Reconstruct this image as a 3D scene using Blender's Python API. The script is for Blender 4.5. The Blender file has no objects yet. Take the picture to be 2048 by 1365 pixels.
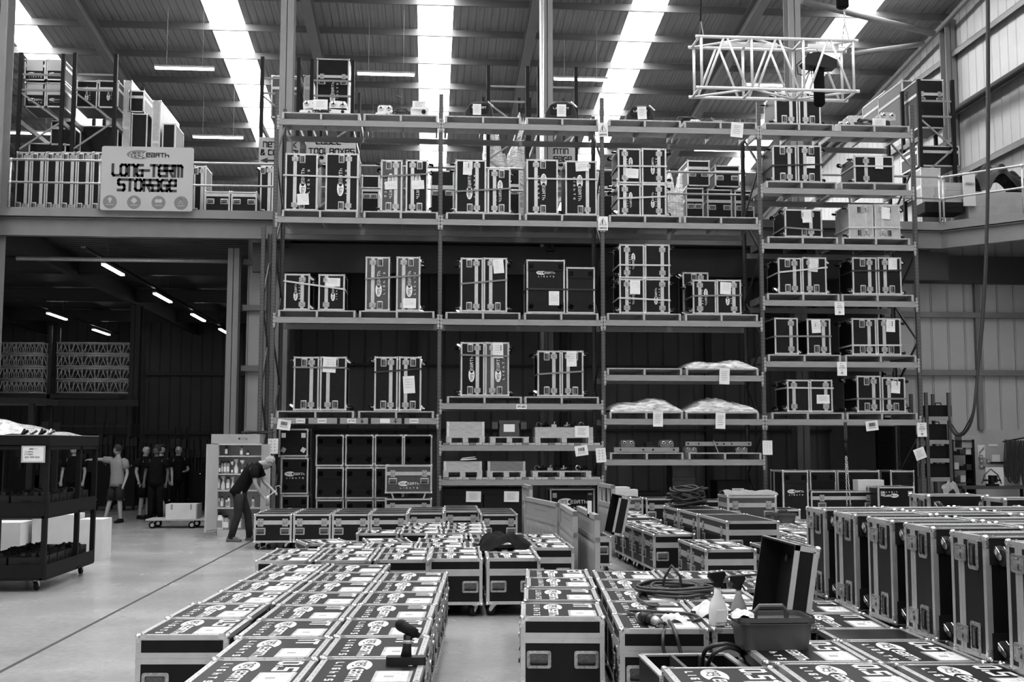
import bpy, bmesh, math, random
from mathutils import Vector, Matrix, Euler
random.seed(7)
SC = bpy.context.scene
C = SC.collection
PI = math.pi
R = math.radians

# ------------------------------------------------------------------ camera
FPX, PITCH, YAW, ROLL, EYE = 2262.0, .0909, .0740, .0013, 1.83
cd = bpy.data.cameras.new('camera'); cam = bpy.data.objects.new('camera', cd); C.objects.link(cam)
cd.sensor_fit = 'HORIZONTAL'; cd.sensor_width = 36.0; cd.lens = 36.0 * FPX / 2048.0
cd.clip_start = .1; cd.clip_end = 200
_F = Vector((math.sin(YAW) * math.cos(PITCH), math.cos(YAW) * math.cos(PITCH), math.sin(PITCH)))
_R = Vector((math.cos(YAW), -math.sin(YAW), 0)); _U = _R.cross(_F)
_R2 = math.cos(ROLL) * _R + math.sin(ROLL) * _U
_U2 = -math.sin(ROLL) * _R + math.cos(ROLL) * _U
_m = Matrix((_R2, _U2, -_F)).transposed().to_4x4(); _m.translation = (0, 0, EYE)
cam.matrix_world = _m
SC.camera = cam
CAMP = Vector((0, 0, EYE))

def ray(px, py):
    return _R2 * ((px - 1024) / FPX) - _U2 * ((py - 682.5) / FPX) + _F
def PZ(px, py, z):                      # where a sight line meets the height z
    v = ray(px, py); t = (z - EYE) / v.z
    return Vector((v.x * t, v.y * t, z))
def PY(px, py, Y):                      # where a sight line meets the plane at depth Y
    v = ray(px, py); t = Y / v.y
    return Vector((v.x * t, Y, EYE + v.z * t))

# ------------------------------------------------------------------ view, world, light
SC.view_settings.view_transform = 'Standard'
SC.view_settings.look = 'None'
SC.view_settings.gamma = 1.0
SC.view_settings.use_curve_mapping = False
SC.view_settings.exposure = 0.0
try:
    SC.cycles.use_denoising = True
    SC.cycles.max_bounces = 6; SC.cycles.diffuse_bounces = 3; SC.cycles.glossy_bounces = 2
    SC.cycles.transmission_bounces = 3; SC.cycles.transparent_max_bounces = 6
    SC.cycles.sample_clamp_indirect = 3.0
    SC.cycles.caustics_reflective = False; SC.cycles.caustics_refractive = False
    SC.cycles.use_light_tree = True
except Exception:
    pass
w = bpy.data.worlds.new('world'); SC.world = w; w.use_nodes = True
w.node_tree.nodes['Background'].inputs[0].default_value = (1, 1, 1, 1)
w.node_tree.nodes['Background'].inputs[1].default_value = .3

# roof: slopes down towards the back; heights used everywhere below
ROOF0, ROOFR = 15.6 + EYE, math.tan(.1136)
def roof_z(y): return ROOF0 - y * ROOFR
STRIPS = [-11.75, -5.8, .12, 6.05, 12.0]        # rooflight centres
DAY = 30.0
def daylight(name, loc, rot, sx, sy, watts):
    l = bpy.data.lights.new(name, 'AREA'); l.shape = 'RECTANGLE'; l.size = sx; l.size_y = sy
    l.energy = watts; l.color = (1, 1, 1)
    o = bpy.data.objects.new(name, l); C.objects.link(o); o.location = loc; o.rotation_euler = rot
    return o
for sx in STRIPS:                               # the daylight each rooflight lets in
    y0, y1 = -14.0, 54.0
    ym = (y0 + y1) / 2; L = (y1 - y0) / math.cos(.1136)
    daylight('rooflight_daylight', (sx, ym, roof_z(ym) - .03), (-.1136, 0, 0), 1.0, L, DAY * L)
daylight('added_front_fill', (-1.0, -13.2, 3.2), (R(90), 0, 0), 9.0, 5.0, 90)  # added fill light for the fronts, from an invented opening behind the viewer

# ------------------------------------------------------------------ materials
MATS = {}
def mat(name, v, rough=.6, metal=0.0, noise=0.0, nscale=20.0, bump=0.0, bscale=60.0, emit=0.0, spec=.5, stretch=None, alpha=None):
    m = bpy.data.materials.new(name); m.use_nodes = True
    nt = m.node_tree; b = nt.nodes['Principled BSDF']
    b.inputs['Base Color'].default_value = (v, v, v, 1)
    b.inputs['Roughness'].default_value = rough
    b.inputs['Metallic'].default_value = metal
    try: b.inputs['Specular IOR Level'].default_value = spec
    except KeyError: pass
    tc = nt.nodes.new('ShaderNodeTexCoord'); src = tc.outputs['Object']
    if stretch:
        mp = nt.nodes.new('ShaderNodeMapping'); mp.inputs['Scale'].default_value = stretch
        nt.links.new(src, mp.inputs[0]); src = mp.outputs[0]
    if noise:
        n = nt.nodes.new('ShaderNodeTexNoise'); n.inputs['Scale'].default_value = nscale; n.inputs['Detail'].default_value = 5
        nt.links.new(src, n.inputs['Vector'])
        cr = nt.nodes.new('ShaderNodeMapRange'); cr.inputs[1].default_value = .3; cr.inputs[2].default_value = .7
        cr.inputs[3].default_value = v * (1 - noise); cr.inputs[4].default_value = min(1, v * (1 + noise))
        nt.links.new(n.outputs['Fac'], cr.inputs[0]); nt.links.new(cr.outputs[0], b.inputs['Base Color'])
    if bump:
        n2 = nt.nodes.new('ShaderNodeTexNoise'); n2.inputs['Scale'].default_value = bscale
        nt.links.new(src, n2.inputs['Vector'])
        bp = nt.nodes.new('ShaderNodeBump'); bp.inputs['Strength'].default_value = bump; bp.inputs['Distance'].default_value = .01
        nt.links.new(n2.outputs['Fac'], bp.inputs['Height']); nt.links.new(bp.outputs[0], b.inputs['Normal'])
    if emit:
        b.inputs['Emission Color'].default_value = (1, 1, 1, 1); b.inputs['Emission Strength'].default_value = emit
    if alpha is not None: b.inputs['Alpha'].default_value = alpha
    MATS[name] = m
    return m
M_PANEL = mat('black_ply_panel', .006, .40, noise=.3, nscale=9, spec=.22)
M_PANELG = mat('grey_ply_panel', .055, .45, noise=.15, nscale=9)
M_PANELL = mat('light_grey_ply_panel', .42, .5, noise=.12, nscale=9)
M_ALU = mat('aluminium_extrusion', .60, .36, .7, noise=.07, nscale=10)
M_CHROME = mat('zinc_plated_steel', .72, .22, .9, noise=.15, nscale=30)
M_DISH = mat('pressed_steel_dish', .45, .35, .8, noise=.3, nscale=40)
M_DARK = mat('black_rubber', .010, .6, spec=.2)
M_BLACK = mat('matt_black_paint', .008, .6, noise=.2, nscale=12, spec=.18)
M_WHITE = mat('white_print', .82, .6)
M_PAPER = mat('white_paper', .78, .8, noise=.04, nscale=6)
M_INK = mat('black_ink', .03, .7)
M_INKG = mat('grey_ink', .28, .7)
M_STRAPG = mat('grey_webbing', .2, .8, noise=.2, nscale=60)
M_STRAPL = mat('pale_webbing', .55, .8, noise=.15, nscale=60)
M_STRAPD = mat('black_webbing', .025, .8)
M_BEAM = mat('grey_rack_beam', .30, .45, .1, noise=.10, nscale=3, stretch=(1, 1, 14))
M_PALLET = mat('galvanised_pallet', .42, .42, .35, noise=.18, nscale=8)
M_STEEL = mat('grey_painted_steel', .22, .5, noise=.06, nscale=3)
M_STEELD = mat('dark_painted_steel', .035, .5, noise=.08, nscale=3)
M_PURLIN = mat('galvanised_purlin', .17, .5, .15, noise=.1, nscale=2)
M_RAIL = mat('galvanised_tube', .55, .4, .5, noise=.1, nscale=12)
M_TRUSS = mat('pale_aluminium_tube', .78, .35, .25, noise=.06, nscale=10)
M_WOOD = mat('pale_softwood', .42, .7, noise=.25, nscale=6, stretch=(1, 6, 12))
M_WOODD = mat('dark_softwood', .17, .75, noise=.25, nscale=6, stretch=(1, 6, 12))
M_CARD = mat('cardboard', .36, .85, noise=.08, nscale=5)
M_CARDW = mat('white_card_box', .62, .8, noise=.05, nscale=5)
M_CREAM = mat('pale_enamel', .50, .45, noise=.04, nscale=4)
M_PLASTIC = mat('grey_moulded_plastic', .33, .5, noise=.07, nscale=5)
M_PLASTICD = mat('dark_plastic', .014, .45, noise=.15, nscale=5, spec=.3)
M_TOTE = mat('tote_plastic', .06, .38, noise=.08, nscale=4)
M_CABLE = mat('black_cable', .022, .45)
M_SKIN = mat('skin', .36, .6, noise=.08, nscale=14)
M_SKIND = mat('dark_skin', .09, .55, noise=.08, nscale=14)
M_HAIR = mat('dark_hair', .02, .8)
M_HAIRG = mat('grey_hair', .3, .85, noise=.3, nscale=60)
M_TEEB = mat('black_cloth', .008, .9, noise=.3, nscale=20, bump=.3, bscale=12, spec=.1)
M_TEEG = mat('grey_cloth', .24, .9, noise=.1, nscale=25, bump=.4, bscale=10)
M_JEANS = mat('dark_denim', .012, .9, noise=.3, nscale=18, bump=.4, bscale=14)
M_WRAP = mat('stretch_wrap', .55, .16, 0, noise=.5, nscale=7, bump=1.0, bscale=9, stretch=(1, 1, 4))
M_LAMP = mat('lamp_diffuser', .9, .5, emit=14.0)
M_GLAZE = mat('rooflight_sheet', .9, .5, emit=9.5)
M_SIGN = mat('grey_sign_board', .42, .5, noise=.03, nscale=2)
M_SIGND = mat('mid_grey_print', .18, .5)
M_SHOE = mat('brown_leather', .10, .6, noise=.2, nscale=20)
M_BOTTLE = mat('white_plastic_bottle', .75, .35)
M_BOTTLEG = mat('grey_bottle', .3, .3)
M_BOTTLED = mat('dark_bottle', .05, .3)

def wave_mat(name, v, axis, period, depth, rough=.55, metal=0.0, lines=None, sharp=False):
    """profiled sheet: ribs as a bump pattern along one object axis"""
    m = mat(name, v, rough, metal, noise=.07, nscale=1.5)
    nt = m.node_tree; b = nt.nodes['Principled BSDF']
    tc = nt.nodes.new('ShaderNodeTexCoord'); sp = nt.nodes.new('ShaderNodeSeparateXYZ')
    nt.links.new(tc.outputs['Object'], sp.inputs[0])
    mu = nt.nodes.new('ShaderNodeMath'); mu.operation = 'MULTIPLY'; mu.inputs[1].default_value = 1.0 / period
    nt.links.new(sp.outputs[axis], mu.inputs[0])
    pp = nt.nodes.new('ShaderNodeMath'); pp.operation = 'PINGPONG'; pp.inputs[1].default_value = .5
    nt.links.new(mu.outputs[0], pp.inputs[0])
    mr = nt.nodes.new('ShaderNodeMapRange'); mr.interpolation_type = 'SMOOTHSTEP'
    mr.inputs[1].default_value = .02 if sharp else .12; mr.inputs[2].default_value = .07 if sharp else .3
    nt.links.new(pp.outputs[0], mr.inputs[0])
    bp = nt.nodes.new('ShaderNodeBump'); bp.inputs['Strength'].default_value = 1.0; bp.inputs['Distance'].default_value = depth
    nt.links.new(mr.outputs[0], bp.inputs['Height']); nt.links.new(bp.outputs[0], b.inputs['Normal'])
    return m
M_ROOF = wave_mat('profiled_roof_sheet', .36, 0, .22, .03)
M_CLAD = wave_mat('profiled_wall_sheet', .42, 0, .42, .03, sharp=True)
M_CLADY = wave_mat('profiled_wall_sheet_side', .50, 1, .42, .03, sharp=True)
M_DECK = wave_mat('profiled_floor_deck', .10, 1, .30, .05, metal=.2)

def floor_mat():
    m = mat('polished_concrete', .36, .22, spec=.5)
    nt = m.node_tree; b = nt.nodes['Principled BSDF']
    tc = nt.nodes.new('ShaderNodeTexCoord')
    n = nt.nodes.new('ShaderNodeTexNoise'); n.inputs['Scale'].default_value = .9; n.inputs['Detail'].default_value = 5
    n.inputs['Roughness'].default_value = .5
    n2 = nt.nodes.new('ShaderNodeTexNoise'); n2.inputs['Scale'].default_value = 14; n2.inputs['Detail'].default_value = 4
    nt.links.new(tc.outputs['Object'], n.inputs['Vector']); nt.links.new(tc.outputs['Object'], n2.inputs['Vector'])
    a = nt.nodes.new('ShaderNodeMapRange'); a.inputs[1].default_value = .3; a.inputs[2].default_value = .7
    a.inputs[3].default_value = .30; a.inputs[4].default_value = .37
    nt.links.new(n.outputs['Fac'], a.inputs[0])
    c = nt.nodes.new('ShaderNodeMapRange'); c.inputs[1].default_value = .35; c.inputs[2].default_value = .65
    c.inputs[3].default_value = .92; c.inputs[4].default_value = 1.06
    nt.links.new(n2.outputs['Fac'], c.inputs[0])
    mu = nt.nodes.new('ShaderNodeMath'); mu.operation = 'MULTIPLY'
    nt.links.new(a.outputs[0], mu.inputs[0]); nt.links.new(c.outputs[0], mu.inputs[1])
    nt.links.new(mu.outputs[0], b.inputs['Base Color'])
    r = nt.nodes.new('ShaderNodeMapRange'); r.inputs[1].default_value = .3; r.inputs[2].default_value = .7
    r.inputs[3].default_value = .20; r.inputs[4].default_value = .30
    nt.links.new(n.outputs['Fac'], r.inputs[0]); nt.links.new(r.outputs[0], b.inputs['Roughness'])
    return m
M_FLOOR = floor_mat()

def post_mat(name, v):
    """perforated upright: rows of small dark slots"""
    m = mat(name, v, .45, .2)
    nt = m.node_tree; b = nt.nodes['Principled BSDF']
    tc = nt.nodes.new('ShaderNodeTexCoord'); sp = nt.nodes.new('ShaderNodeSeparateXYZ')
    nt.links.new(tc.outputs['Object'], sp.inputs[0])
    def math_(op, a, bb=None, clampv=False):
        q = nt.nodes.new('ShaderNodeMath'); q.operation = op
        if isinstance(a, float): q.inputs[0].default_value = a
        else: nt.links.new(a, q.inputs[0])
        if bb is not None:
            if isinstance(bb, float): q.inputs[1].default_value = bb
            else: nt.links.new(bb, q.inputs[1])
        return q.outputs[0]
    zf = math_('PINGPONG', math_('MULTIPLY', sp.outputs[2], 1 / .075), .5)
    zin = math_('LESS_THAN', zf, .17)
    ax = math_('ABSOLUTE', sp.outputs[0])
    xin = math_('MULTIPLY', math_('GREATER_THAN', ax, .014), math_('LESS_THAN', ax, .026))
    hole = math_('MULTIPLY', zin, xin)
    mx = nt.nodes.new('ShaderNodeMix'); mx.data_type = 'RGBA'
    nt.links.new(hole, mx.inputs[0])
    mx.inputs[6].default_value = (v, v, v, 1); mx.inputs[7].default_value = (.006, .006, .006, 1)
    nt.links.new(mx.outputs[2], b.inputs['Base Color'])
    return m
M_POST = post_mat('perforated_upright', .085)
M_POSTL = post_mat('perforated_connector', .34)

# ------------------------------------------------------------------ mesh building
class MB:
    def __init__(self): self.bm = bmesh.new()
    def box(self, x0, x1, y0, y1, z0, z1, M=None):
        vs = [self.bm.verts.new(v) for v in ((x0, y0, z0), (x1, y0, z0), (x1, y1, z0), (x0, y1, z0), (x0, y0, z1), (x1, y0, z1), (x1, y1, z1), (x0, y1, z1))]
        if M is not None:
            for v in vs: v.co = M @ v.co
        for f in ((3, 2, 1, 0), (4, 5, 6, 7), (0, 1, 5, 4), (1, 2, 6, 5), (2, 3, 7, 6), (3, 0, 4, 7)):
            self.bm.faces.new([vs[i] for i in f])
        return self
    def cbox(self, c, s, M=None):
        return self.box(c[0] - s[0] / 2, c[0] + s[0] / 2, c[1] - s[1] / 2, c[1] + s[1] / 2, c[2] - s[2] / 2, c[2] + s[2] / 2, M)
    def bar(self, a, b, w, h, up=(0, 0, 1)):
        """rectangular bar from a to b; w across, h along 'up'"""
        a, b = Vector(a), Vector(b); d = b - a; L = d.length
        if L < 1e-6: return self
        d.normalize(); u = Vector(up)
        if abs(u.dot(d)) > .98: u = Vector((0, 1, 0)) if abs(d.y) < .9 else Vector((1, 0, 0))
        s = d.cross(u).normalized(); u = s.cross(d)
        M = Matrix((s, d, u)).transposed().to_4x4(); M.translation = a
        return self.box(-w / 2, w / 2, 0, L, -h / 2, h / 2, M)
    def cyl(self, a, b, r, r2=None, n=12, caps=True):
        a, b = Vector(a), Vector(b); d = b - a
        if d.length < 1e-6: return self
        r2 = r if r2 is None else r2
        d.normalize(); u = Vector((0, 0, 1)) if abs(d.z) < .9 else Vector((1, 0, 0))
        s = d.cross(u).normalized(); t = d.cross(s)
        A = []; B = []
        for i in range(n):
            an = 2 * PI * i / n; v = s * math.cos(an) + t * math.sin(an)
            A.append(self.bm.verts.new(a + v * r)); B.append(self.bm.verts.new(b + v * r2))
        for i in range(n):
            j = (i + 1) % n; self.bm.faces.new((A[i], A[j], B[j], B[i]))
        if caps:
            self.bm.faces.new(A[::-1]); self.bm.faces.new(B)
        return self
    def tube(self, pts, r, n=8, closed=False):
        pts = [Vector(p) for p in pts]; rings = []; N = len(pts)
        prev = None
        for i, p in enumerate(pts):
            if closed: d = pts[(i + 1) % N] - pts[i - 1]
            else: d = pts[min(i + 1, N - 1)] - pts[max(i - 1, 0)]
            if d.length < 1e-9: d = Vector((0, 0, 1))
            d.normalize()
            if prev is None:
                u = Vector((0, 0, 1)) if abs(d.z) < .9 else Vector((1, 0, 0)); s = d.cross(u).normalized()
            else:
                s = (prev - d * prev.dot(d))
                s = s.normalized() if s.length > 1e-6 else d.orthogonal().normalized()
            prev = s; t = d.cross(s)
            rr = r[i] if isinstance(r, (list, tuple)) else r
            rings.append([self.bm.verts.new(p + (s * math.cos(2 * PI * k / n) + t * math.sin(2 * PI * k / n)) * rr) for k in range(n)])
        for i in range(N if closed else N - 1):
            a, b = rings[i], rings[(i + 1) % N]
            for k in range(n):
                q = (k + 1) % n; self.bm.faces.new((a[k], a[q], b[q], b[k]))
        if not closed:
            self.bm.faces.new(rings[0][::-1]); self.bm.faces.new(rings[-1])
        return self
    def lathe(self, prof, c=(0, 0, 0), n=16, sx=1.0, sy=1.0, M=None):
        """prof: list of (radius, z)"""
        rings = []
        for r, z in prof:
            ring = []
            for k in range(n):
                a = 2 * PI * k / n
                v = Vector((c[0] + r * math.cos(a) * sx, c[1] + r * math.sin(a) * sy, c[2] + z))
                if M is not None: v = M @ v
                ring.append(self.bm.verts.new(v))
            rings.append(ring)
        for a, b in zip(rings, rings[1:]):
            for k in range(n):
                q = (k + 1) % n; self.bm.faces.new((a[k], a[q], b[q], b[k]))
        self.bm.faces.new(rings[0][::-1]); self.bm.faces.new(rings[-1])
        return self
    def sphere(self, c, r, n=10, m=6, s=(1, 1, 1), M=None):
        prof = []
        for i in range(1, m):
            a = PI * i / m; prof.append((r * math.sin(a), -r * math.cos(a)))
        T = Matrix.Translation(Vector(c)) @ Matrix.Diagonal((s[0], s[1], s[2], 1))
        if M is not None: T = M @ T
        return self.lathe(prof, n=n, M=T)
    def prism(self, poly, z0, z1, M=None):
        """poly in XY extruded along Z"""
        a = [self.bm.verts.new((x, y, z0)) for x, y in poly]; b = [self.bm.verts.new((x, y, z1)) for x, y in poly]
        if M is not None:
            for v in a + b: v.co = M @ v.co
        n = len(poly)
        for i in range(n):
            j = (i + 1) % n; self.bm.faces.new((a[i], a[j], b[j], b[i]))
        self.bm.faces.new(a[::-1]); self.bm.faces.new(b)
        return self
    def grid(self, f, nu, nv, M=None):
        vs = [[self.bm.verts.new(f(i / nu, j / nv)) for j in range(nv + 1)] for i in range(nu + 1)]
        for i in range(nu):
            for j in range(nv):
                self.bm.faces.new((vs[i][j], vs[i + 1][j], vs[i + 1][j + 1], vs[i][j + 1]))
        return self
    def mesh(self, name, material, smooth=False):
        bmesh.ops.recalc_face_normals(self.bm, faces=self.bm.faces)
        me = bpy.data.meshes.new(name); self.bm.to_mesh(me); self.bm.free()
        me.materials.append(material)
        if smooth:
            for p in me.polygons: p.use_smooth = True
        return me
    def obj(self, name, material, parent=None, smooth=False):
        return put(name, self.mesh(name, material, smooth), parent)

def put(name, me, parent=None, loc=None, rot=None, scale=None, M=None):
    o = bpy.data.objects.new(name, me); C.objects.link(o)
    if parent is not None: o.parent = parent
    if M is not None: o.matrix_basis = M
    else:
        if loc is not None: o.location = loc
        if rot is not None: o.rotation_euler = rot
        if scale is not None: o.scale = scale
    return o
def tag(o, label=None, cat=None, group=None, kind=None):
    if label: o['label'] = label
    if cat: o['category'] = cat
    if group: o['group'] = group
    if kind: o['kind'] = kind
    return o
def thing(name, label, cat, loc=(0, 0, 0), rz=0, group=None, kind=None):
    o = bpy.data.objects.new(name, None); C.objects.link(o); o.empty_display_size = .1
    o.location = loc; o.rotation_euler = (0, 0, rz)
    return tag(o, label, cat, group, kind)
def struct(name, mb, m, label=None, parent=None):
    o = mb.obj(name, m, parent)
    if parent is None:
        o['kind'] = 'structure'
        if label: o['label'] = label
    return o
def copy_tree(o, parent=None):
    c = o.copy(); C.objects.link(c)
    if parent is not None: c.parent = parent
    for ch in list(o.children): copy_tree(ch, c)
    return c
ORD = ['first', 'second', 'third', 'fourth', 'fifth', 'sixth', 'seventh', 'eighth', 'ninth', 'tenth', 'eleventh', 'twelfth', 'thirteenth', 'fourteenth', 'fifteenth', 'sixteenth', 'seventeenth', 'eighteenth', 'nineteenth', 'twentieth']

# ------------------------------------------------------------------ lettering (square stroke alphabet, 4 wide x 6 high)
G = {
 'A': [[(0, 0), (0, 4.5), (1.5, 6), (2.5, 6), (4, 4.5), (4, 0)], [(0, 2.6), (4, 2.6)]],
 'B': [[(0, 0), (0, 6), (3.4, 6), (4, 5.2), (4, 3.8), (3.4, 3.1), (0, 3.1)], [(3.4, 3.1), (4, 2.4), (4, .8), (3.4, 0), (0, 0)]],
 'C': [[(4, 6), (.8, 6), (0, 5.2), (0, .8), (.8, 0), (4, 0)]],
 'D': [[(0, 0), (0, 6), (3.2, 6), (4, 5), (4, 1), (3.2, 0), (0, 0)]],
 'E': [[(4, 6), (0, 6), (0, 0), (4, 0)], [(0, 3.1), (3.4, 3.1)]],
 'F': [[(4, 6), (0, 6), (0, 0)], [(0, 3.1), (3.4, 3.1)]],
 'G': [[(4, 6), (.8, 6), (0, 5.2), (0, .8), (.8, 0), (4, 0), (4, 3), (2.2, 3)]],
 'H': [[(0, 0), (0, 6)], [(4, 0), (4, 6)], [(0, 3.1), (4, 3.1)]],
 'I': [[(2, 0), (2, 6)]],
 'K': [[(0, 0), (0, 6)], [(4, 6), (.6, 3.1), (4, 0)]],
 'L': [[(0, 6), (0, .8), (.8, 0), (4, 0)]],
 'M': [[(0, 0), (0, 6), (4.6, 6), (4.6, 0)], [(2.3, 6), (2.3, 0)]],
 'N': [[(0, 0), (0, 6), (4, 0), (4, 6)]],
 'O': [[(.8, 0), (0, .8), (0, 5.2), (.8, 6), (3.2, 6), (4, 5.2), (4, .8), (3.2, 0), (.8, 0)]],
 'P': [[(0, 0), (0, 6), (4, 6), (4, 2.7), (0, 2.7)]],
 'R': [[(0, 0), (0, 6), (4, 6), (4, 3), (0, 3)], [(2.2, 3), (4, 0)]],
 'S': [[(4, 6), (.6, 6), (0, 5.4), (0, 3.7), (.6, 3.1), (3.4, 3.1), (4, 2.5), (4, .6), (3.4, 0), (0, 0)]],
 'T': [[(0, 6), (4, 6)], [(2, 6), (2, 0)]],
 'U': [[(0, 6), (0, .8), (.8, 0), (3.2, 0), (4, .8), (4, 6)]],
 'V': [[(0, 6), (2, 0), (4, 6)]],
 'W': [[(0, 6), (0, 0), (4.6, 0), (4.6, 6)], [(2.3, 0), (2.3, 4)]],
 'X': [[(0, 0), (4, 6)], [(0, 6), (4, 0)]], 'Y': [[(0, 6), (2, 3), (4, 6)], [(2, 3), (2, 0)]],
 'Z': [[(0, 6), (4, 6), (0, 0), (4, 0)]],
 '0': [[(.8, 0), (0, .8), (0, 5.2), (.8, 6), (3.2, 6), (4, 5.2), (4, .8), (3.2, 0), (.8, 0)]],
 '1': [[(1, 5), (2.2, 6), (2.2, 0)]], '2': [[(0, 6), (4, 6), (4, 3.1), (0, 3.1), (0, 0), (4, 0)]],
 '3': [[(0, 6), (4, 6), (4, 0), (0, 0)], [(0, 3.1), (4, 3.1)]], '4': [[(0, 6), (0, 3), (4, 3)], [(4, 6), (4, 0)]],
 '5': [[(4, 6), (0, 6), (0, 3.3), (4, 3.3), (4, 0), (0, 0)]], '6': [[(4, 6), (0, 6), (0, 0), (4, 0), (4, 3.1), (0, 3.1)]],
 '7': [[(0, 6), (4, 6), (1.5, 0)]], '8': [[(0, 0), (0, 6), (4, 6), (4, 0), (0, 0)], [(0, 3.1), (4, 3.1)]],
 '9': [[(4, 0), (4, 6), (0, 6), (0, 3.1), (4, 3.1)]],
 '-': [[(.6, 3), (3.4, 3)]], '.': [[(.2, 0), (.2, .9)]], '&': [[(4, 0), (.4, 4.4), (.4, 6), (2.8, 6), (2.8, 4.4), (0, 2.6), (0, 0), (2.4, 0), (4, 2.2)]],
 '!': [[(2, 6), (2, 2)], [(2, .8), (2, 0)]], '/': [[(0, 0), (4, 6)]], ':': [[(.5, 1), (.5, 1.7)], [(.5, 4), (.5, 4.7)]],
 'n': [[(0, 0), (0, 6), (3.2, 6), (4, 5.2), (4, 0)]],
 'm': [[(0, 0), (0, 6), (4.2, 6), (5, 5.2), (5, 0)], [(2.5, 6), (2.5, 0)]],
 'e': [[(4, 0), (.8, 0), (0, .8), (0, 5.2), (.8, 6), (4, 6), (4, 3), (0, 3)]],
 'a': [[(0, 6), (3.2, 6), (4, 5.2), (4, 0), (0, 0), (0, 3), (4, 3)]],
 'g': [[(4, 2), (0, 2), (0, 6), (4, 6), (4, -1.6), (0, -1.6)]],
 'h': [[(0, 0), (0, 6)], [(0, 3.2), (3.4, 3.2), (4, 2.6), (4, 0)]],
 'r': [[(0, 0), (0, 6), (4, 6), (4, 3.2), (1, 3.2)], [(2.4, 3.2), (4, 0)]],
 't': [[(0, 6), (4, 6)], [(1.8, 6), (1.8, 0)]],
}
def strokes(mb, text, x, y, h, thick=.14, gap=.32, z0=0.0, z1=.001, M=None, sx=1.0, width=None):
    """writes text into mb, lower left corner at x,y; h cap height; returns the end x"""
    u = h / 6.0; t = thick * h / 2
    adv = []
    for ch in text:
        if ch == ' ': adv.append(3.0)
        else:
            mx = max(p[0] for st in G[ch] for p in st); mn = min(p[0] for st in G[ch] for p in st)
            adv.append((mx - mn) + gap * 6)
    tot = sum(adv) * u * sx - gap * h * sx
    if width is not None: sx *= width / tot
    cx = x
    for ch, a in zip(text, adv):
        if ch != ' ':
            mn = min(p[0] for st in G[ch] for p in st)
            for st in G[ch]:
                for p, q in zip(st, st[1:]):
                    P = Vector((cx + (p[0] - mn) * u * sx, y + p[1] * u, 0)); Q = Vector((cx + (q[0] - mn) * u * sx, y + q[1] * u, 0))
                    d = (Q - P).normalized(); n = Vector((-d.y, d.x, 0)) * t
                    P2 = P - d * t; Q2 = Q + d * t
                    mb.prism([(P2 + n).to_2d()[:], (P2 - n).to_2d()[:], (Q2 - n).to_2d()[:], (Q2 + n).to_2d()[:]], z0, z1, M)
        cx += a * u * sx
    return cx - gap * h * sx
def tw(text, h, gap=.32):
    s = 0
    for ch in text:
        if ch == ' ': s += 3.0; continue
        mx = max(p[0] for st in G[ch] for p in st); mn = min(p[0] for st in G[ch] for p in st); s += mx - mn + gap * 6
    return s * h / 6 - gap * h
# ------------------------------------------------------------------ flight cases
_cache = {}
def cached(key, fn):
    if key not in _cache: _cache[key] = fn()
    return _cache[key]
def face_m(face, w, d, z0, z1, u, v, ang=0.0, off=0.0):
    """placement on a case face: u from the centre to the viewer's right, v height above z0 (or from the centre on the top)"""
    if face == 'front': X, Yv, Z, p = (1, 0, 0), (0, 0, 1), (0, -1, 0), (u, -d / 2 - off, z0 + v)
    elif face == 'back': X, Yv, Z, p = (-1, 0, 0), (0, 0, 1), (0, 1, 0), (-u, d / 2 + off, z0 + v)
    elif face == 'right': X, Yv, Z, p = (0, 1, 0), (0, 0, 1), (1, 0, 0), (w / 2 + off, u, z0 + v)
    elif face == 'left': X, Yv, Z, p = (0, -1, 0), (0, 0, 1), (-1, 0, 0), (-w / 2 - off, -u, z0 + v)
    elif face == 'bottom': X, Yv, Z, p = (1, 0, 0), (0, -1, 0), (0, 0, -1), (u, -v, z0 - off)
    else: X, Yv, Z, p = (1, 0, 0), (0, 1, 0), (0, 0, 1), (u, v, z1 + off)
    M = Matrix((Vector(X), Vector(Yv), Vector(Z))).transposed().to_4x4()
    M.translation = p
    return M @ Matrix.Rotation(ang, 4, 'Z')
def rrect(w, h, r, n=3):
    pts = []
    for cx, cy, a0 in ((w / 2 - r, h / 2 - r, 0), (-w / 2 + r, h / 2 - r, 90), (-w / 2 + r, -h / 2 + r, 180), (w / 2 - r, -h / 2 + r, 270)):
        for i in range(n + 1):
            a = R(a0 + 90 * i / n); pts.append((cx + r * math.cos(a), cy + r * math.sin(a)))
    return pts
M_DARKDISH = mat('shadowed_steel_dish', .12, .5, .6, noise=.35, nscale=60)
def me_latch():
    m = MB(); m.prism(rrect(.100, .135, .014), 0, .004)
    for x in (-.046, .046): m.box(x - .004, x + .004, -.058, .058, .004, .009)
    for y in (-.063, .063): m.box(-.044, .044, y - .004, y + .004, .004, .009)
    m.prism(rrect(.060, .040, .008), .004, .008, Matrix.Translation((0, -.038, 0)))
    m.prism(rrect(.058, .050, .010), .004, .009, Matrix.Translation((0, .034, 0)))
    m.cyl((0, .004, .004), (0, .004, .015), .018, n=10); m.bar((-.026, -.004, .014), (.026, .012, .014), .011, .006)
    for x in (-.042, 0, .042):
        for y in (-.056, .056): m.sphere((x, y, .006), .0045, 5, 3)
    return m.mesh('latch', M_DISH)
def me_latch_well():
    m = MB(); m.prism([(-.032, -.012), (-.020, -.016), (.020, -.016), (.032, -.012), (.030, .004), (-.030, .004)], .0042, .0055); return m.mesh('latch_well', M_DARKDISH)
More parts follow.
